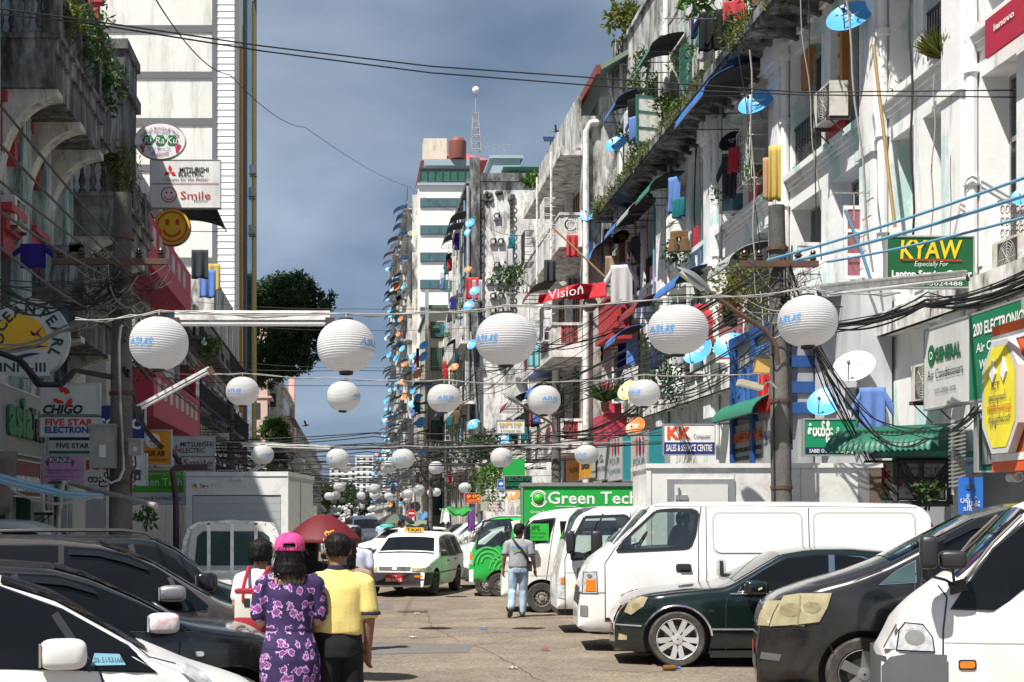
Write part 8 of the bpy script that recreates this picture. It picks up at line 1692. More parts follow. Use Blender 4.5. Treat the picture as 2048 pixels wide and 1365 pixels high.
cloth('shirt','deep blue T-shirt on a hanger above the left balcony',P(66,488,27.2),.48,.46,fab('deepblue',45,35,130),.02,1,sleeves=True)
for k,(x,y,m,l)in enumerate(((1100,520,fab('greycloth',60,65,72),'dark grey sheet'),(1145,470,fab('redcheck',200,70,80),'red and white cloth'),(1068,690,fab('paleteal',130,200,205),'pale teal towel'),(1148,555,fab('black',22,22,26),'black cloth'))):cloth('cloth',l+' hanging from a balcony of the stained house',P(x,y,51.8),.42,.8,m,.05,2)
for k,(x,y,D,m,l)in enumerate(((945,555,79,fab('redcheck',200,70,80),'red cloth on the old gable house'),(952,560,79,fab('white',205,205,208),'white cloth on the old gable house'),(400,500,60,fab('greycloth',60,65,72),'grey cloth drying in the shade before the tower'),(415,540,62,fab('workblue',105,140,205),'blue cloth drying in the shade before the tower'),(425,528,64,YL,'yellow cloth drying in the shade before the tower'),(372,740,58,fab('red',190,50,50),'red cloth drying above the slanted tube light'))):cloth('cloth',l,P(x,y,D),.7,1.2,m,.05,2)
def plant(label,c,r,n,ln,w_,m,spike=False,pot=True,trail=0.):
 t=thing('potted_plant' if pot else 'climbing_plant',label,'plant',c);q=MB()
 for i in range(n):
  if spike:
   a=rng.uniform(0,6.28);d=Vector((math.cos(a),math.sin(a),rng.uniform(.5,1.6))).normalized();leaf(q,Vector((math.cos(a),math.sin(a),0))*.04,d,ln*rng.uniform(.6,1.1),w_,0)
  else:
   d=rdir(.4);p=d*r*rng.random()**.5;p.z=p.z*.9+r*.7-trail*rng.random();leaf(q,p,rdir(.3),ln*rng.uniform(.6,1.2),w_,0)
 q.build('foliage',m,t)
 if pot:q=MB();q.lathe([(.10,-.3),(.14,-.05),(.155,0),(.13,0),(.12,-.05),(.01,-.06)],14);q.build('pot',pm('clay_pot',(.20,.09,.05),rough=.8),t)
 else:q=MB();q.tube([(0,0,-.1),(.02,.02,r*.5),(.05,0,r)],.015,5);q.build('stem',BARK,t)
plant('spiky green plant on a sill near the top right corner',P(1868,118,23.0)+Vector((.15,0,0)),.4,260,.55,.022,LEAFM[2],True,False);plant('leafy shrub growing on the ledge behind the lamp arm',P(1495,640,31.3),.95,900,.13,.03,LEAFM[2],False,False,.3);plant('hanging shrub under the brown shorts',P(1352,530,40),.45,260,.14,.03,LEAFM[0],False,False);plant('green bush on a balcony left of the fourth large lantern',P(1330,700,41),.7,420,.16,.035,LEAFM[0],False,False,.8);plant('green bush beside the pale lantern of the second row',P(1330,775,40),.7,420,.16,.035,LEAFM[1],False,False,.9)
plant('spiky plant in the red balcony pot',P(1210,805,46.5),.6,130,.9,.03,LEAFM[0],True);plant('leafy weed on the upper corner of the stained gable',P(1062,378,72),.5,160,.3,.06,LEAFM[3],False,False);plant('shrub growing on the old gable wall under the relief',P(1018,590,70),1.0,500,.2,.05,LEAFM[0],False,False);plant('green shrub growing behind the white shop sign',P(985,1000,45),.7,500,.16,.04,LEAFM[3],False,False);plant('dark shrub under the large white lantern by the slim pole',P(962,945,50),.9,500,.2,.05,LEAFM[1],False,False)
plant('leafy plant under the black truss',P(1858,1008,21.2),.22,140,.12,.03,LEAFM[0],False,False);plant('plant in front of the purple shop beside the grey pole',P(292,1052,23.5),.2,70,.14,.03,LEAFM[3],False,False);plant('hanging ferns on the first left corbel',P(180,60,30.5),.5,460,.2,.025,LEAFM[0],False,False,1.2);plant('fern tuft on the shaded balcony corner',P(245,330,35.1),.45,420,.2,.02,LEAFM[2],False,False,.9);plant('ivy on the dark parapet of the left house',P(205,175,36),.6,300,.22,.05,LEAFM[0],False,False,.8);plant('dark shrub on the left balcony behind the pole',P(200,565,34),.5,300,.18,.03,LEAFM[1],False,False,.5);plant('green climber left of the lantern in the shade',P(285,700,33),.6,300,.2,.04,LEAFM[0],False,False,.9);plant('yellow green weed at the left balcony corner',P(140,35,29),.35,200,.2,.03,LEAFM[2],False,False,.6);plant('bright green shrub in the shade right of the yellow pole',P(420,720,58),.6,220,.25,.05,LEAFM[3],False,False)
plant('green tuft on the top corner of the white block',P(1250,75,50),.8,260,.35,.07,LEAFM[2],False,False);plant('overhanging branch of broad leaves at the top edge',P(1398,5,33),.45,90,.35,.08,LEAFM[3],False,False,.5)
t=thing('plastic_bottle','small brown plastic bottle with blue cap lying by the chrome wheel','bottle',P(1341,1327,17.0));q=MB();q.lathe([(.03,-.09),(.034,-.07),(.034,.05),(.014,.085)],14,ax='x');q.build('bottle_body',pm('brown_plastic',(.18,.08,.03),rough=.2),t);q=MB();q.lathe([(.016,.085),(.018,.09),(.018,.115),(.005,.115)],12,ax='x');q.build('bottle_cap',flat(40,110,210),t);t.location.z=.035
for x,y,D,l in((2030,955,18.6,'white security camera under the orange shop front'),(408,686,40,'white security camera on the shaded left side')):
 t=thing('security_camera',l,'camera',P(x,y,D));q=MB();q.lathe([(.06,-.14),(.065,0),(.065,.10),(.05,.10),(.045,.06),(.002,.06)],16,ax='y');q.v=[(a,-b,c)for a,b,c in q.v];q.f=[tuple(reversed(f))for f in q.f];q.build('camera_housing',WHITEW,t);q=MB();q.tube([(0,.0,.05),(0,.1,.16)],.02,6);q.build('camera_arm',WHITEW,t)
def tarp(label,pts,D,m,name='tarpaulin'):
 q=MB();Q=[P(x,y,D+dz)for x,y,dz in pts];c=[Q[0],Q[1],Q[2],Q[3]]
 q.grid(lambda u,v:(c[0]*(1-u)+c[1]*u)*(1-v)+(c[3]*(1-u)+c[2]*u)*v-UZ*.18*math.sin(u*3.14)*math.sin(v*3.14)+UZ*.04*math.sin(u*11+v*5),14,8);o=q.build(name,m);o.modifiers.new('t','SOLIDIFY').thickness=.01;tag(o,label,'tarpaulin')
tarp('bright green tarpaulin over the street stalls',[(878,1020,2),(945,1014,3),(900,1033,-1),(880,1018,-1)],52,pm('green_tarp',(.06,.42,.09),rough=.6,trans=.4));tarp('green tarpaulin flap right of the slim pole',[(893,1015,2),(946,1016,2),(943,1024,-1),(905,1034,-1)],50,pm('green_tarp',(.06,.42,.09)));tarp('blue tarpaulin stretched beside the no entry disc',[(836,1030,2),(855,1023,2),(855,1036,-1),(835,1044,-1)],57,pm('blue_tarp',(.10,.28,.55),rough=.6,trans=.3));tarp('white plastic sheet tied round the slim pole',[(884,1022,0),(896,1018,0),(900,1046,-.6),(880,1046,-.6)],47,pm('white_plastic_sheet',(.6,.6,.6),rough=.4,trans=.3));tarp('olive canopy roof of the street stall near the taxi',[(808,1042,2),(855,1040,2),(853,1050,-1),(806,1052,-1)],54,pm('olive_canvas',(.16,.19,.13),rough=.9));tarp('purple curtain hanging at a shop door behind the green lorry',[(934,1018,.4),(950,1016,.2),(950,1062,.2),(936,1062,.0)],53,pm('purple_cloth',(.10,.03,.16),rough=.9))
q=MB();q.box(-.15,.15,0,.12,0,.55);o=q.build('meter_box',pm('beige_meter_box',(.40,.40,.34),rough=.6));o.location=P(971,1022,47);tag(o,'beige meter box on the slim pole beside the red sign','meter box')
def aerial(label,c,h,sc=1.):
 t=thing('tv_aerial',label,'aerial',c);q=MB();q.tube([(0,0,0),(0,0,h)],.02*sc,5);q.build('pole',GALV,t);q=MB();q.tube([(-.5*sc,0,h),(.5*sc,0,h)],.012*sc,4)
 for i in range(7):x=(-.45+.15*i)*sc;q.tube([(x,-.3*sc,h),(x,.3*sc,h)],.007*sc,4)
 q.build('aerial_rods',STEEL,t)
aerial('TV aerial on the parapet at the far upper corner of the white block',P(1283,55,50),1.2,2.);aerial('leaning TV aerial below the ledge laundry',P(1380,90,33),.6,1.2);aerial('TV aerial on a blue pole beside the maroon shutter',P(1708,420,26)-Vector((0,.0,.2)),.5,.8);aerial('TV aerial on the roof of the white slab block',P(988,320,110),1.,1.5);aerial('TV aerial on the green roof',P(1008,318,102),1.,1.5)
t=thing('solar_panel','small solar panel on a post on the roof of the stained house','solar panel',P(1101,305,60));q=MB();q.tube([(0,0,-.1),(0,0,.5)],.03,6);q.build('post',GALV,t);q=MB();q.obox((0,0,.55),(.3,0,0),(0,.2,.14),(0,-.01,.012));q.build('panel',pm('solar_cells',(.02,.03,.07),rough=.2),t)
def bird(x,y,D,l):
 t=tag(bpy.data.objects.new('bird',None),l,'bird');COL.objects.link(t);t.location=P(x,y,D);b=MB();limb(b,[(-.16,0,0),(0,0,.02),(.14,0,.03)],[.012,.045,.028],8);b.prism([(0,.02,.02),(.07,.02,.03),(.02,.28,.16),(-.05,.26,.15)],(0,0,.012));b.prism([(0,-.02,.02),(.07,-.02,.03),(.02,-.24,.2),(-.05,-.22,.19)],(0,0,.012));b.build('body',BLACKPL,t)
bird(1110,264,55,'dark bird flying beside the stained gable house');bird(610,852,60,'dark bird flying low between the lanterns and the tree')
for pts,r,m,l in(([(1747,90),(1768,270),(1790,455)],.03,pm('bamboo_pole',(.42,.28,.12),rough=.6),'long bamboo pole leaning on the white block under the big blue dish'),([(1105,455),(1226,570)],.035,pm('bamboo_pole',(.42,.28,.12)),'bamboo pole slanting over the red banner'),([(1211,138),(1237,253)],.03,WHITEW,'white aerial pole leaning at the far end of the white block'),([(1690,420),(1722,500),(1743,565)],.028,PIPEBLUE,'blue aerial pole propped by the maroon shutter')):
 D=25 if pts[0][0]>1600 else 50.8;q=MB();q.tube([P(x,y,D)for x,y in pts],r,6);o=q.build('bamboo_pole' if 'bamboo' in l else 'aerial_pole',m);tag(o,l,'pole')
q=MB();pc=[(2000+i*9,420+j*28)for i in range(6)for j in range(3)]
for i in range(5):
 for j in range(4):p=P(2005+i*10,420+j*24,DX(2005+i*10,9.4));q.ell_ring(p,UY,UZ,.045,.065,14);q.ell_ring(p+Vector((0,.03,.03)),UY,UZ,.02,.035,10)
for j in(400,505):q.tube([P(1997,j+4,DX(1997,9.42)),P(2056,j-10+4,DX(2056,9.42))],.02,5)
o=q.build('iron_railing',RUST);tag(o,'rusty scrolled iron railing near the right edge','railing',kind='thing')
def cage(loc,w,h,d,m,label,group):
 q=MB()
 for y in np.arange(-w/2,w/2+.01,.14):q.tube([(0,y,h),(-d,y,h),(-d,y,0),(0,y,0)],.011,4)
 for z in np.linspace(0,h,5):q.tube([(0,-w/2,z),(-d,-w/2,z),(-d,w/2,z),(0,w/2,z)],.012,4)
 o=q.build('window_cage',m);o.location=loc;tag(o,label,'window cage',group)
RC=random.Random(77);FL={5.7:'first',9.35:'second',13.3:'top',4.6:'first',8.1:'second',12.0:'third',3.4:'first',6.6:'second',9.8:'third',13.2:'fourth',16.4:'fifth',4:'first',7:'second',10:'third',13:'fourth'}
cols=['black','white','white','redcheck','workblue','khaki','teal','red','greycloth','deepblue']
def clutter(xw,ds,zs,where,nm):
 for bi,d in enumerate(ds):
  bay=['nearest','second','third','fourth','fifth','farthest'][bi]+' bay'
  for z in zs:
   r=RC.random();fl=FL.get(z,'upper')
   if r<.30:cage((xw-.01,d,z+.15),RC.uniform(1.0,1.5),1.3,.4,RC.choice([GRILLE,WHITEW,pm('green_frame',(.03,.16,.12))]),'iron window cage at the %s, %s floor of the %s'%(bay,fl,where),'window cages on the '+where)
   elif r<.48:ac((xw-.02,d,z+RC.uniform(-.2,1)),0,'cream air conditioner at the %s, %s floor of the %s'%(bay,fl,where),'air conditioners on the '+where,.9)
   if RC.random()<.55:
    c=RC.choice(cols)
    for i in range(RC.choice([1,2,2,3])):cloth('garment','%s garment drying at the %s, %s floor of the %s'%({'workblue':'blue','redcheck':'red','pink_yellow':'pale orange','greycloth':'grey','deepblue':'deep blue'}.get(c,c),bay,fl,where),(xw-.55,d+.3+i*.42,z+RC.uniform(.9,1.9)),RC.uniform(.3,.5),RC.uniform(.5,1.0),bpy.data.materials['cloth_'+c],.06,RC.choice([1.5,2.3,3]),RC.uniform(.7,1.1),group='laundry on the '+where,nrm=(-.8,-.6),sleeves=RC.random()<.4);c=RC.choice(cols)
   if RC.random()<.35:plant('leafy plant at the %s, %s floor of the %s'%(bay,fl,where),(xw-.3,d-.4,z+.1),.3,90,.16,.03,RC.choice(LEAFM),False,False)
   if RC.random()<.4:q=MB();y=d+RC.uniform(-.8,.8);q.tube([(xw-.12,y,z-1),(xw-.12,y,z+3.2)],.045,6);tag(q.build('drainpipe',RC.choice([GALV,WHITEW,PIPEBLUE])),'thin pipe up the %s of the %s at the %s floor'%(bay,where,fl),'pipe','pipes on the '+where)
   if RC.random()<.25:awning((xw-.02,d,z+2.3),2.0,1.0,.55,RC.choice(['blue','maroon','grey','green']),'sheet awning at the %s, %s floor of the %s'%(bay,fl,where),1,'awnings on the '+where)
clutter(XA-.05,(33.5,36.2,39.4,42.2,45.4,47.6),(5.7,9.35,13.3),'white block','a')
clutter(7.4,(53.5,56.5,59.5,62),(4.6,8.1,12.0),'stained house','b');clutter(6.4,(81,84,87,90,94),(3.4,6.6,9.8,13.2,16.4),'old gable house','c');clutter(5.6,(111.5,115,119),(4,7,10,13),'tiled house side','d')
for i,(x,y,c,l)in enumerate(((.9,21.6,(200,195,185),'crumpled white paper'),(2.1,23.2,(60,110,170),'small blue bottle cap'),(1.2,26.9,(215,215,210),'white plastic bag scrap'),(2.6,19.6,(150,60,40),'torn red packet'),(1.9,17.2,(190,180,160),'flattened paper cup'))):
 q=MB();q.grid(lambda u,v:((u-.5)*.11,(v-.5)*.09,.012+.02*mnoise.noise(Vector((u*4+i,v*4,i)))),5,5);o=q.build('litter',flat(*c));o.location=(x,y,.01);tag(o,l+' lying on the road','litter')
 # ------------------------------------------------------------------ poles, lamps, cables
POLE=pm('grimy_concrete_pole',(.13,.125,.115),rough=.9,var=.25,sc=3,dirt=(.05,.048,.045),damt=.45,dsc=1.5,streak=4,bump=.4)
INS=pm('brown_insulator',(.06,.03,.025),rough=.25)
def insulator(q,c,k=1.):
 q.lathe([(.02,0),(.05,.02),(.05,.04),(.03,.05),(.06,.07),(.06,.09),(.03,.10),(.045,.12),(.03,.15),(.01,.16)],12,c)
def pole(label,x0,x1,ytop,ybase,w_px,D,arms=(),lean=0.):
 t=thing('utility_pole',label,'utility pole',(P(x1,ybase,D).x,D,0));o=Vector((P(x1,ybase,D).x,D,0));s=FPX/D;tp=P(x0,ytop,D)-o;r=w_px/s/2
 q=MB();q.tube([(0,0,0),tp*.5,tp],[r*1.12,r,r*.82],18);q.build('shaft',POLE,t)
 for ya,xa,xb in arms:
  q=MB();a,b=P(xa,ya,D-.18)-o,P(xb,ya,D-.18)-o;q.box(a.x,b.x,-.22,-.12,a.z-.04,a.z+.05);q.build('crossarm',RUST,t);q=MB()
  for f in(.06,.25,.75,.94):insulator(q,(a.x+(b.x-a.x)*f,-.17,a.z+.05))
  q.build('insulators',INS,t)
 q=MB()
 for f in(.35,.55,.8,.9):q.lathe([(r*1.02,-.03),(r*1.12,-.025),(r*1.12,.025),(r*1.02,.03)],16,tp*f)
 q.build('steel_band',RUST,t);return t,o,s
def loops(c,n,rx,rz,r=.006,m=CABLE,seed=1,spread=.4):
 R=random.Random(seed);q=MB()
 for i in range(n):
  a=Vector(c)+Vector((R.uniform(-spread,spread)*rx*2,R.uniform(-.15,.15),R.uniform(-rz,rz)));b=Vector(c)+Vector((R.uniform(-1,1)*rx,R.uniform(-.15,.15),R.uniform(-rz,rz)));mid=(a+b)/2+Vector((R.uniform(-.15,.15),-.05,-R.uniform(.05,.5)));m2=(a+mid)/2+Vector((R.uniform(-.1,.1),-.08,R.uniform(-.15,.15)));pts=[]
  for k in range(13):
   u=k/12;pts.append(a*(1-u)**3+m2*3*u*(1-u)**2+mid*3*u*u*(1-u)+b*u**3)
  q.tube(pts,r*R.uniform(.6,1.3),4,caps=False)
 return q
DP=21.4
pr_,po,ps=pole('tall grimy concrete pole on the right in front of the white lorry',1553,1568,412,1340,39,DP,[(529,1480,1636)])
q=loops(P(1560,560,DP-.3),30,.75,.3,.005,seed=2);tag(q.build('cable_tangle',CABLE),'tangle of black cables round the crossarm of the right pole','cables',kind='stuff');q=loops(P(1560,600,DP-.3),12,.6,.5,.007,seed=3);tag(q.build('cable_tangle',CABLEG),'grey cables looped round the right pole under the crossarm','cables',kind='stuff')
q=MB()
for dx,y0,y1 in((-16,650,1010),(17,580,1000),(20,650,900)):q.tube([P(1560+dx+(y-500)*.01,y,DP-.1)for y in np.linspace(y0,y1,8)],.012,5)
tag(q.build('pole_cables',CABLE),'black cables strapped down the right pole','cables')
DL=21.6
pl_,lo,ls_=pole('tall dark concrete pole on the left with a grey meter box',245,240,388,1330,44,DL,[(524,105,336)])
q=loops(P(235,575,DL-.3),38,.8,.4,.005,seed=5);tag(q.build('cable_tangle',CABLE),'tangle of black cables round the top of the left pole','cables',kind='stuff');q=loops(P(240,600,DL-.35),15,.7,.5,.007,seed=6);tag(q.build('cable_tangle',CABLEG),'pale cables looped round the top of the left pole','cables',kind='stuff')
def boxthing(name,label,rect,D,dep,m,cat,extra=None):
 x0,y0,x1,y1=rect;a,b=P(x0,y1,D),P(x1,y0,D);t=thing(name,label,cat,((a.x+b.x)/2,D,a.z));w_,h=(b.x-a.x)/2,b.z-a.z;q=MB();q.box(-w_,w_,0,dep,0,h);q.build('box_body',m,t);q=MB();q.box(-w_*1.06,w_*1.06,-.03,dep+.03,h,h+.03);q.build('box_lid',m,t);q=MB();q.box(-w_*.2,w_*.35,-.012,-.001,h*.25,h*.55);q.build('box_plate',STEEL,t);return t
MET=pm('grey_steel_box',(.22,.22,.205),rough=.5,metal=.1,var=.12,sc=4,dirt=(.12,.1,.08),damt=.25,dsc=4)
boxthing('meter_box','large grey steel meter box on the left pole',(179,852,228,936),21.1,.3,MET,'meter box');boxthing('meter_box','small grey box right of the left pole',(257,881,282,910),21.2,.2,MET,'meter box');boxthing('black_box','small black box hanging on wires right of the left pole',(268,944,281,961),21.2,.1,BLACKPL,'box')
q=MB();q.tube([P(246,650,DL-.3),P(241,655,DL-.3),P(238,690,DL-.3),P(240,800,DL-.3),P(246,900,DL-.3),P(247,940,DL-.3),P(238,960,DL-.35),P(222,966,DL-.35),P(205,955,DL-.35),P(200,938,DL-.35)],.022,8);tag(q.build('conduit_pipe',GALV),'bent grey conduit pipe running down the left pole to the meter box','pipe')
q=MB();q.tube([P(270,912,DL-.3),P(272,930,DL-.3),P(262,952,DL-.3),P(262,985,DL-.3)],.014,6);q.tube([P(214,937,DL-.35),P(216,955,DL-.35),P(232,968,DL-.35)],.014,6);tag(q.build('box_cables',CABLE),'thick black cables leaving the boxes on the left pole','cables')
for x0,x1,yt,yb,w_,D,l in((461,462,765,1200,16,43,'second dark concrete pole on the left behind the box lorry'),(1112,1113,742,1180,19,37,'concrete pole behind the green lorry'),(959,960,845,1090,9,60,'slim concrete pole with the red sign'),(892,892,888,1100,6,58,'thin concrete pole with a white plastic sheet tied to it'),(862,861,885,1090,9,55,'dark steel pole with lamp arm beside the tiled house'),(795,795,930,1060,5,90,'far slim pole in front of the apartment rows'),(585,586,890,1030,5,90,'far slim pole on the left under the green tree'),(830,831,985,1080,3,61,'post of the no entry disc')):pole(l,x0,x1,yt,yb,w_,D,[(880,938,978)]if x0==959 else([(900,845,880)]if x0==862 else()))
for c,n,sx,sz,sd,l in((P(958,900,59),40,.9,.9,8,'slim pole with the red sign'),(P(862,930,54),45,.9,.9,9,'dark steel pole beside the tiled house'),(P(1113,820,36.5),30,.6,.8,10,'pole behind the green lorry'),(P(462,880,42.5),40,.9,.9,11,'second pole on the left'),(P(795,960,89),30,1.2,.9,12,'far slim pole before the apartments')):tag(loops(c,n,sx,sz,.008 if c.y<50 else .014,CABLE,sd).build('cable_tangle',CABLE),'tangle of black cables on the '+l,'cables',kind='stuff')
LMP=pm('lamp_housing_grey',(.16,.175,.185),rough=.5,var=.1)
def streetlamp(label,head0,head1,armpts,D,w_px):
 t=thing('street_lamp',label,'street lamp',P(*armpts[-1],D));o=P(*armpts[-1],D);q=MB();q.tube([P(x,y,D)-o for x,y in armpts],.035,8);q.build('lamp_arm',RUST,t)
 a,b=P(*head0,D)-o,P(*head1,D)-o;s=FPX/D;q=MB();n=8;rr_=[.15,.55,.85,1,1,.9,.7,.45,.2];
 d=(b-a);up=d.cross(UY).normalized();up=up if up.z>0 else-up;vs=[]
 for i in range(n+1):
  c=a+d*(i/n);w_=w_px/s/2*rr_[i]
  for j in range(16):th=2*math.pi*j/16;vs.append(c+UY*w_*1.3*math.cos(th)+up*w_*(math.sin(th)if math.sin(th)>0 else .35*math.sin(th)))
 q.add(vs,[(i*16+j,i*16+(j+1)%16,(i+1)*16+(j+1)%16,(i+1)*16+j)for i in range(n)for j in range(16)],0,True);q.build('lamp_head',LMP,t)
 q=MB();c=a+d*.45;q.obox(c-up*w_px/s*.13,d*.32,UY*w_px/s*.4,up*.02);q.build('lamp_glass',pm('frosted_lens',(.5,.5,.48),rough=.3),t)
streetlamp('large grey street lamp head on a rusty arm from the right pole',(1352,535),(1426,590),[(1420,586),(1470,622),(1530,660),(1552,690),(1556,730)],20.6,27)
streetlamp('grey street lamp head on an arm above the green lorry',(1006,788),(1044,812),[(1042,810),(1075,830),(1105,848),(1110,870)],36.4,14)
streetlamp('street lamp head on an arm before the tiled house',(886,903),(912,918),[(911,917),(935,930),(956,944)],58.5,8);streetlamp('left facing street lamp on the dark steel pole',(838,912),(856,925),[(855,924),(861,932)],54.5,7)
t=thing('flood_lamp','yellowed flat lamp head on the right pole below the blue front','lamp',P(1500,770,21));q=MB();o=P(1500,770,21);q.obox(P(1500,770,21)-o,(.17,0,-.04),(0,.10,0),(.01,0,.04));q.build('lamp_head',pm('aged_cream_plastic',(.42,.38,.28),rough=.6),t);q=MB();q.tube([P(1520,772,21)-o,P(1540,762,21)-o,P(1554,776,21)-o],.02,6);q.build('lamp_arm',GALV,t)
t=thing('flood_lamp','yellow lamp box on the right pole above the flat lamp head','lamp',P(1523,732,20.9));q=MB();q.obox((0,0,0),(.10,0,-.01),(0,.08,0),(.01,0,.10));q.build('lamp_head',pm('aged_yellow_lens',(.55,.36,.10),rough=.35),t);q=MB();q.box(-.12,.12,-.09,.09,.10,.13);q.build('lamp_lid',LMP,t)
def tubelight(label,a,b,D,two=False,Db=None):
 t=thing('tube_light',label,'tube light',P(*a,D));o=P(*a,D);A,B_=P(*a,D)-o,P(*b,Db or D)-o;d=(B_-A);q=MB();nrm=d.normalized().cross(UY).normalized();nrm=nrm if nrm.z>0 else-nrm
 q.obox((A+B_)/2+nrm*.05,d/2,UY*.03,nrm*.02);q.build('light_fitting',WHITEW,t);q=MB();q.tube([A+d*.03,B_-d*.03],.022,8);q.build('tube',pm('tube_glass',(.8,.8,.8),rough=.2),t)
 if two:q=MB();q.tube([A+nrm*.09,B_+nrm*.09],.025,8);q.build('rusty_pipe',GALV,t)
 q=MB();q.obox(A,d.normalized()*.04,UY*.035,nrm*.05);q.obox(B_,d.normalized()*.04,UY*.035,nrm*.05);q.build('end_cap',RUST,t)
tubelight('long double tube light held out over the road left of the second large lantern',(350,648),(660,648),12.4,True);tubelight('long tube light slanting up from the right lantern towards the green sign',(1640,592),(1935,556),14,True,20.5);tubelight('tube light slanting up to the right in front of the blue SONIC sign',(278,820),(422,742),20.5);tubelight('thin tube light left of a third row lantern',(480,892),(665,898),31.6);tubelight('tube light slanting behind the box lorry',(500,950),(545,918),31.5);tubelight('tube light under the lanterns near the teal boards',(1045,895),(1140,893),36)
q=MB();q.tube([P(113,1180,22.6),P(117,1040,22.6),P(124,975,22.6),P(128,966,22.6),P(138,966,22.6),P(220,988,21.4),P(312,1012,20.4)],.04,8);tag(q.build('pipe_frame',GALV),'bent galvanised pipe frame in front of the left shops','pipe frame')
q=MB();q.tube([P(352,1200,23),P(352,1000,23),P(345,940,23),P(350,936,23),P(416,934,23)],.05,8);tag(q.build('bent_post',pm('dark_brown_paint',(.05,.025,.025),rough=.6)),'dark brown bent steel post beside the green service sign','post')
q=MB()
for dy,dd,r in((0,0,.022),(8,.1,.03),(14,.2,.02)):q.tube([P(-40,940+dy,19+dd),P(60,966+dy,19.5+dd),P(130,985+dy*.7,20+dd),P(205,990+dy*.4,20.5+dd)],r,6)
tag(q.build('blue_conduit',PIPEBLUE),'bundle of pale blue pipes crossing the left shop fronts','pipes')
q=MB();q.tube([P(x,y,20)for x,y in((0,955),(30,985),(70,1002),(110,1008),(150,1004),(205,990))],.02,6);tag(q.build('grey_hose',CABLEG),'grey hose hanging below the blue pipes on the left','hose')
for k,((xa,ya),(xb,yb),r)in enumerate((((1535,521),(2060,352),.020),((1590,522),(2060,388),.024),((1655,524),(2060,432),.018))):
 q=MB();q.tube(sag(P(xa,ya,21),P(xb,yb,16.5),.04,16),r,8);tag(q.build('blue_conduit',PIPEBLUE),['uppermost','middle','lowest'][k]+' of three blue conduits running from the right pole to the top right','pipe')
def cable(label,pts,r,m=CABLE,group=None,name='overhead_cable',sg=.0):
 q=MB();full=[]
 for(x0,y0,d0),(x1,y1,d1)in zip(pts[:-1],pts[1:]):full+=sag(P(x0,y0,d0),P(x1,y1,d1),sg,12)[:-1]
 full.append(P(*pts[-1]));q.tube(full,r,5,caps=False);tag(q.build(name,m),label,'cable',group)
cable('upper black cable sweeping across the sky from left to right',[(-60,10,16),(180,42,17),(520,92,19),(860,133,20),(1240,160,22),(1600,185,22),(2120,180,21)],.011);cable('lower black cable sweeping across the sky from left to right',[(-60,22,16),(180,48,17),(520,102,19),(860,146,20),(1240,176,22),(1600,190,22),(2120,196,21)],.011)
cable('thin black cable slanting down the sky to the white slab block',[(300,-20,22),(460,150,35),(610,255,60),(820,375,110),(960,440,80),(1050,470,55)],.012,sg=.3)
for k,(a,b)in enumerate((((-40,160),(300,560)),((-40,245),(260,545)),((-40,330),(240,535)),((-40,395),(230,560)),((-30,470),(180,620)))):
 cable('%s of the black cables slanting down from the upper left to the left pole'%['uppermost','second highest','middle','second lowest','lowest'][k],[(*a,12),(*b,21.2)],.014,group='black cables slanting to the left pole',sg=.05)
for k,(x,y0,x1,y1,D)in enumerate(((1690,-20,1745,545,25),(1614,-20,1640,520,27),(1598,-20,1640,420,27.5),(1385,60,1395,660,40),(1400,50,1402,560,39),(1480,110,1530,620,31),(1500,100,1510,520,31),(1300,340,1290,720,46),(1330,250,1335,600,44),(1820,-20,1826,470,22.5),(1870,150,1862,480,22))):
 q=MB();n=10;q.tube([P(x+(x1-x)*i/n+3*math.sin(i*1.3+k),y0+(y1-y0)*i/n,D)for i in range(n+1)],.012 if k%3 else .02,5,caps=False);tag(q.build('hanging_cable',CABLE if k%2 else CABLEG),'cable hanging down the front of the white block '+['right of the big blue dish','behind the right pole','just left of the right pole','under the brown shorts','left of the street lamp head','by the black dish','beside the small blue awning','at its far end','past the white shirt','at the bamboo pole','above the green KYAW sign'][k],'cable','cables hanging down the white block')
RB=random.Random(21)
def bundle(label,pts,n,r,spread,D_jit=.1,m=CABLE,seed=0,sg=.12):
 R=random.Random(seed);q=MB()
 for i in range(n):
  full=[]
  off=[Vector((R.uniform(-1,1)*.05,R.uniform(-1,1)*D_jit,R.uniform(-1,1)*spread))for _ in pts]
  for j in range(len(pts)-1):full+=sag(P(*pts[j])+off[j],P(*pts[j+1])+off[j+1],sg*R.uniform(.2,1.6),10)[:-1]
  full.append(P(*pts[-1])+off[-1]);q.tube(full,r*R.uniform(.6,1.4),4,caps=False)
 tag(q.build('cable_bundle',m),label,'cables',kind='stuff')
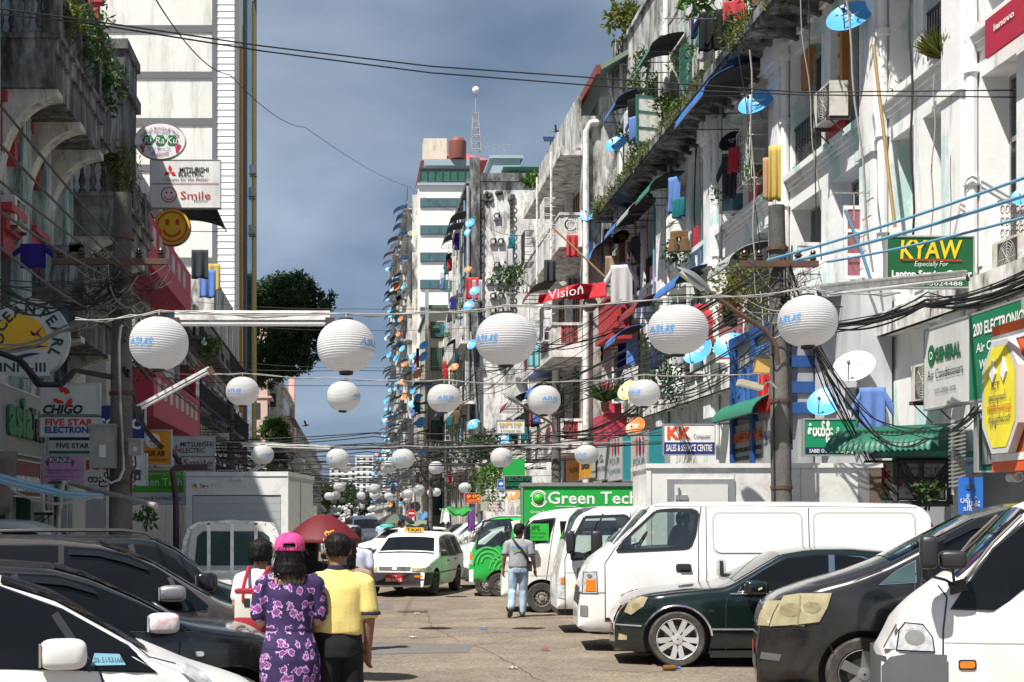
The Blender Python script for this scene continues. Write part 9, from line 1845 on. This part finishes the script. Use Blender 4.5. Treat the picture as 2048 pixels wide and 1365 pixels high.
bundle('thick bundle of black cables from the right pole to the big board',[(1570,600,21),(1640,655,22),(1850,600,20.5),(2080,545,17)],14,.011,.10,seed=1);bundle('black cables fanning down from the right pole to the shops',[(1575,560,21.2),(1660,760,22),(1720,900,22.5),(1790,1000,22)],9,.009,.25,seed=2,sg=.02);bundle('cables sagging from the white dish to the appliance board',[(1600,640,21),(1740,850,21.5),(1850,870,21),(1960,812,20.1)],6,.010,.12,seed=3)
bundle('cables running along the left houses to the left pole',[(0,590,19),(120,590,20.5),(240,560,21.3),(330,640,30),(460,800,43)],14,.010,.22,seed=4);bundle('cables from the left pole down to the second pole',[(245,640,21.3),(340,760,30),(462,860,42.5)],10,.010,.30,seed=5);bundle('thick black hose of cables below the left meter box',[(250,740,21.2),(285,850,25),(345,905,30),(420,985,36)],4,.022,.05,seed=6,sg=.15);bundle('cables over the box lorry',[(425,900,38),(560,945,50),(700,975,90)],10,.014,.5,seed=7);bundle('pale cables before the inn sign',[(-20,690,22),(120,660,22),(245,590,21.3)],6,.010,.10,m=CABLEG,seed=8)
bundle('grey hose crossing below the inn sign to the left pole',[(0,705,21),(40,722,21),(80,770,21),(120,772,21),(148,742,21),(230,755,21.3)],2,.03,.01,seed=9,sg=.0)
for k,(y,D,n)in enumerate(((880,36,7),(905,48,8),(935,60,9),(950,75,9),(965,95,9),(985,120,8))):
 bundle('row of dark wires crossing the road %s'%['over the green lorry','over the taxi','before the tiled house','beyond the slim pole','before the apartments','far along the road'][k],[(VX-6.3*FPX/D,y-6,D),(VX+.5*FPX/D,y+5,D),(VX+8*FPX/D,y-8,D)],n,.007+D*.00012,.008*D,seed=30+k,sg=.15)
bundle('wires from the right pole along the shops to the far poles',[(1560,560,21.3),(1113,790,37),(960,880,60),(862,930,75)],12,.012,.35,seed=40,sg=.25);bundle('second set of wires along the right shop fronts',[(1565,640,21.4),(1300,800,33),(1113,880,37),(960,930,60)],10,.011,.35,seed=41,sg=.3);bundle('wires in front of the stained house and the gable house',[(1240,640,46),(1060,720,50),(960,760,60),(870,800,75)],9,.014,.7,seed=42,sg=.3)
for k,(y,D)in enumerate(((612,60),(655,70),(730,75),(735,45),(765,50))):
 cable('thin black wire crossing the sky %s'%['above the large lanterns','behind the large lanterns','between the two lantern rows','just below the large lanterns','above the second lantern row'][k],[(VX-6.5*FPX/D,y-8,D),(VX,y+6,D),(VX+8*FPX/D,y-5,D)],.012,sg=.1)
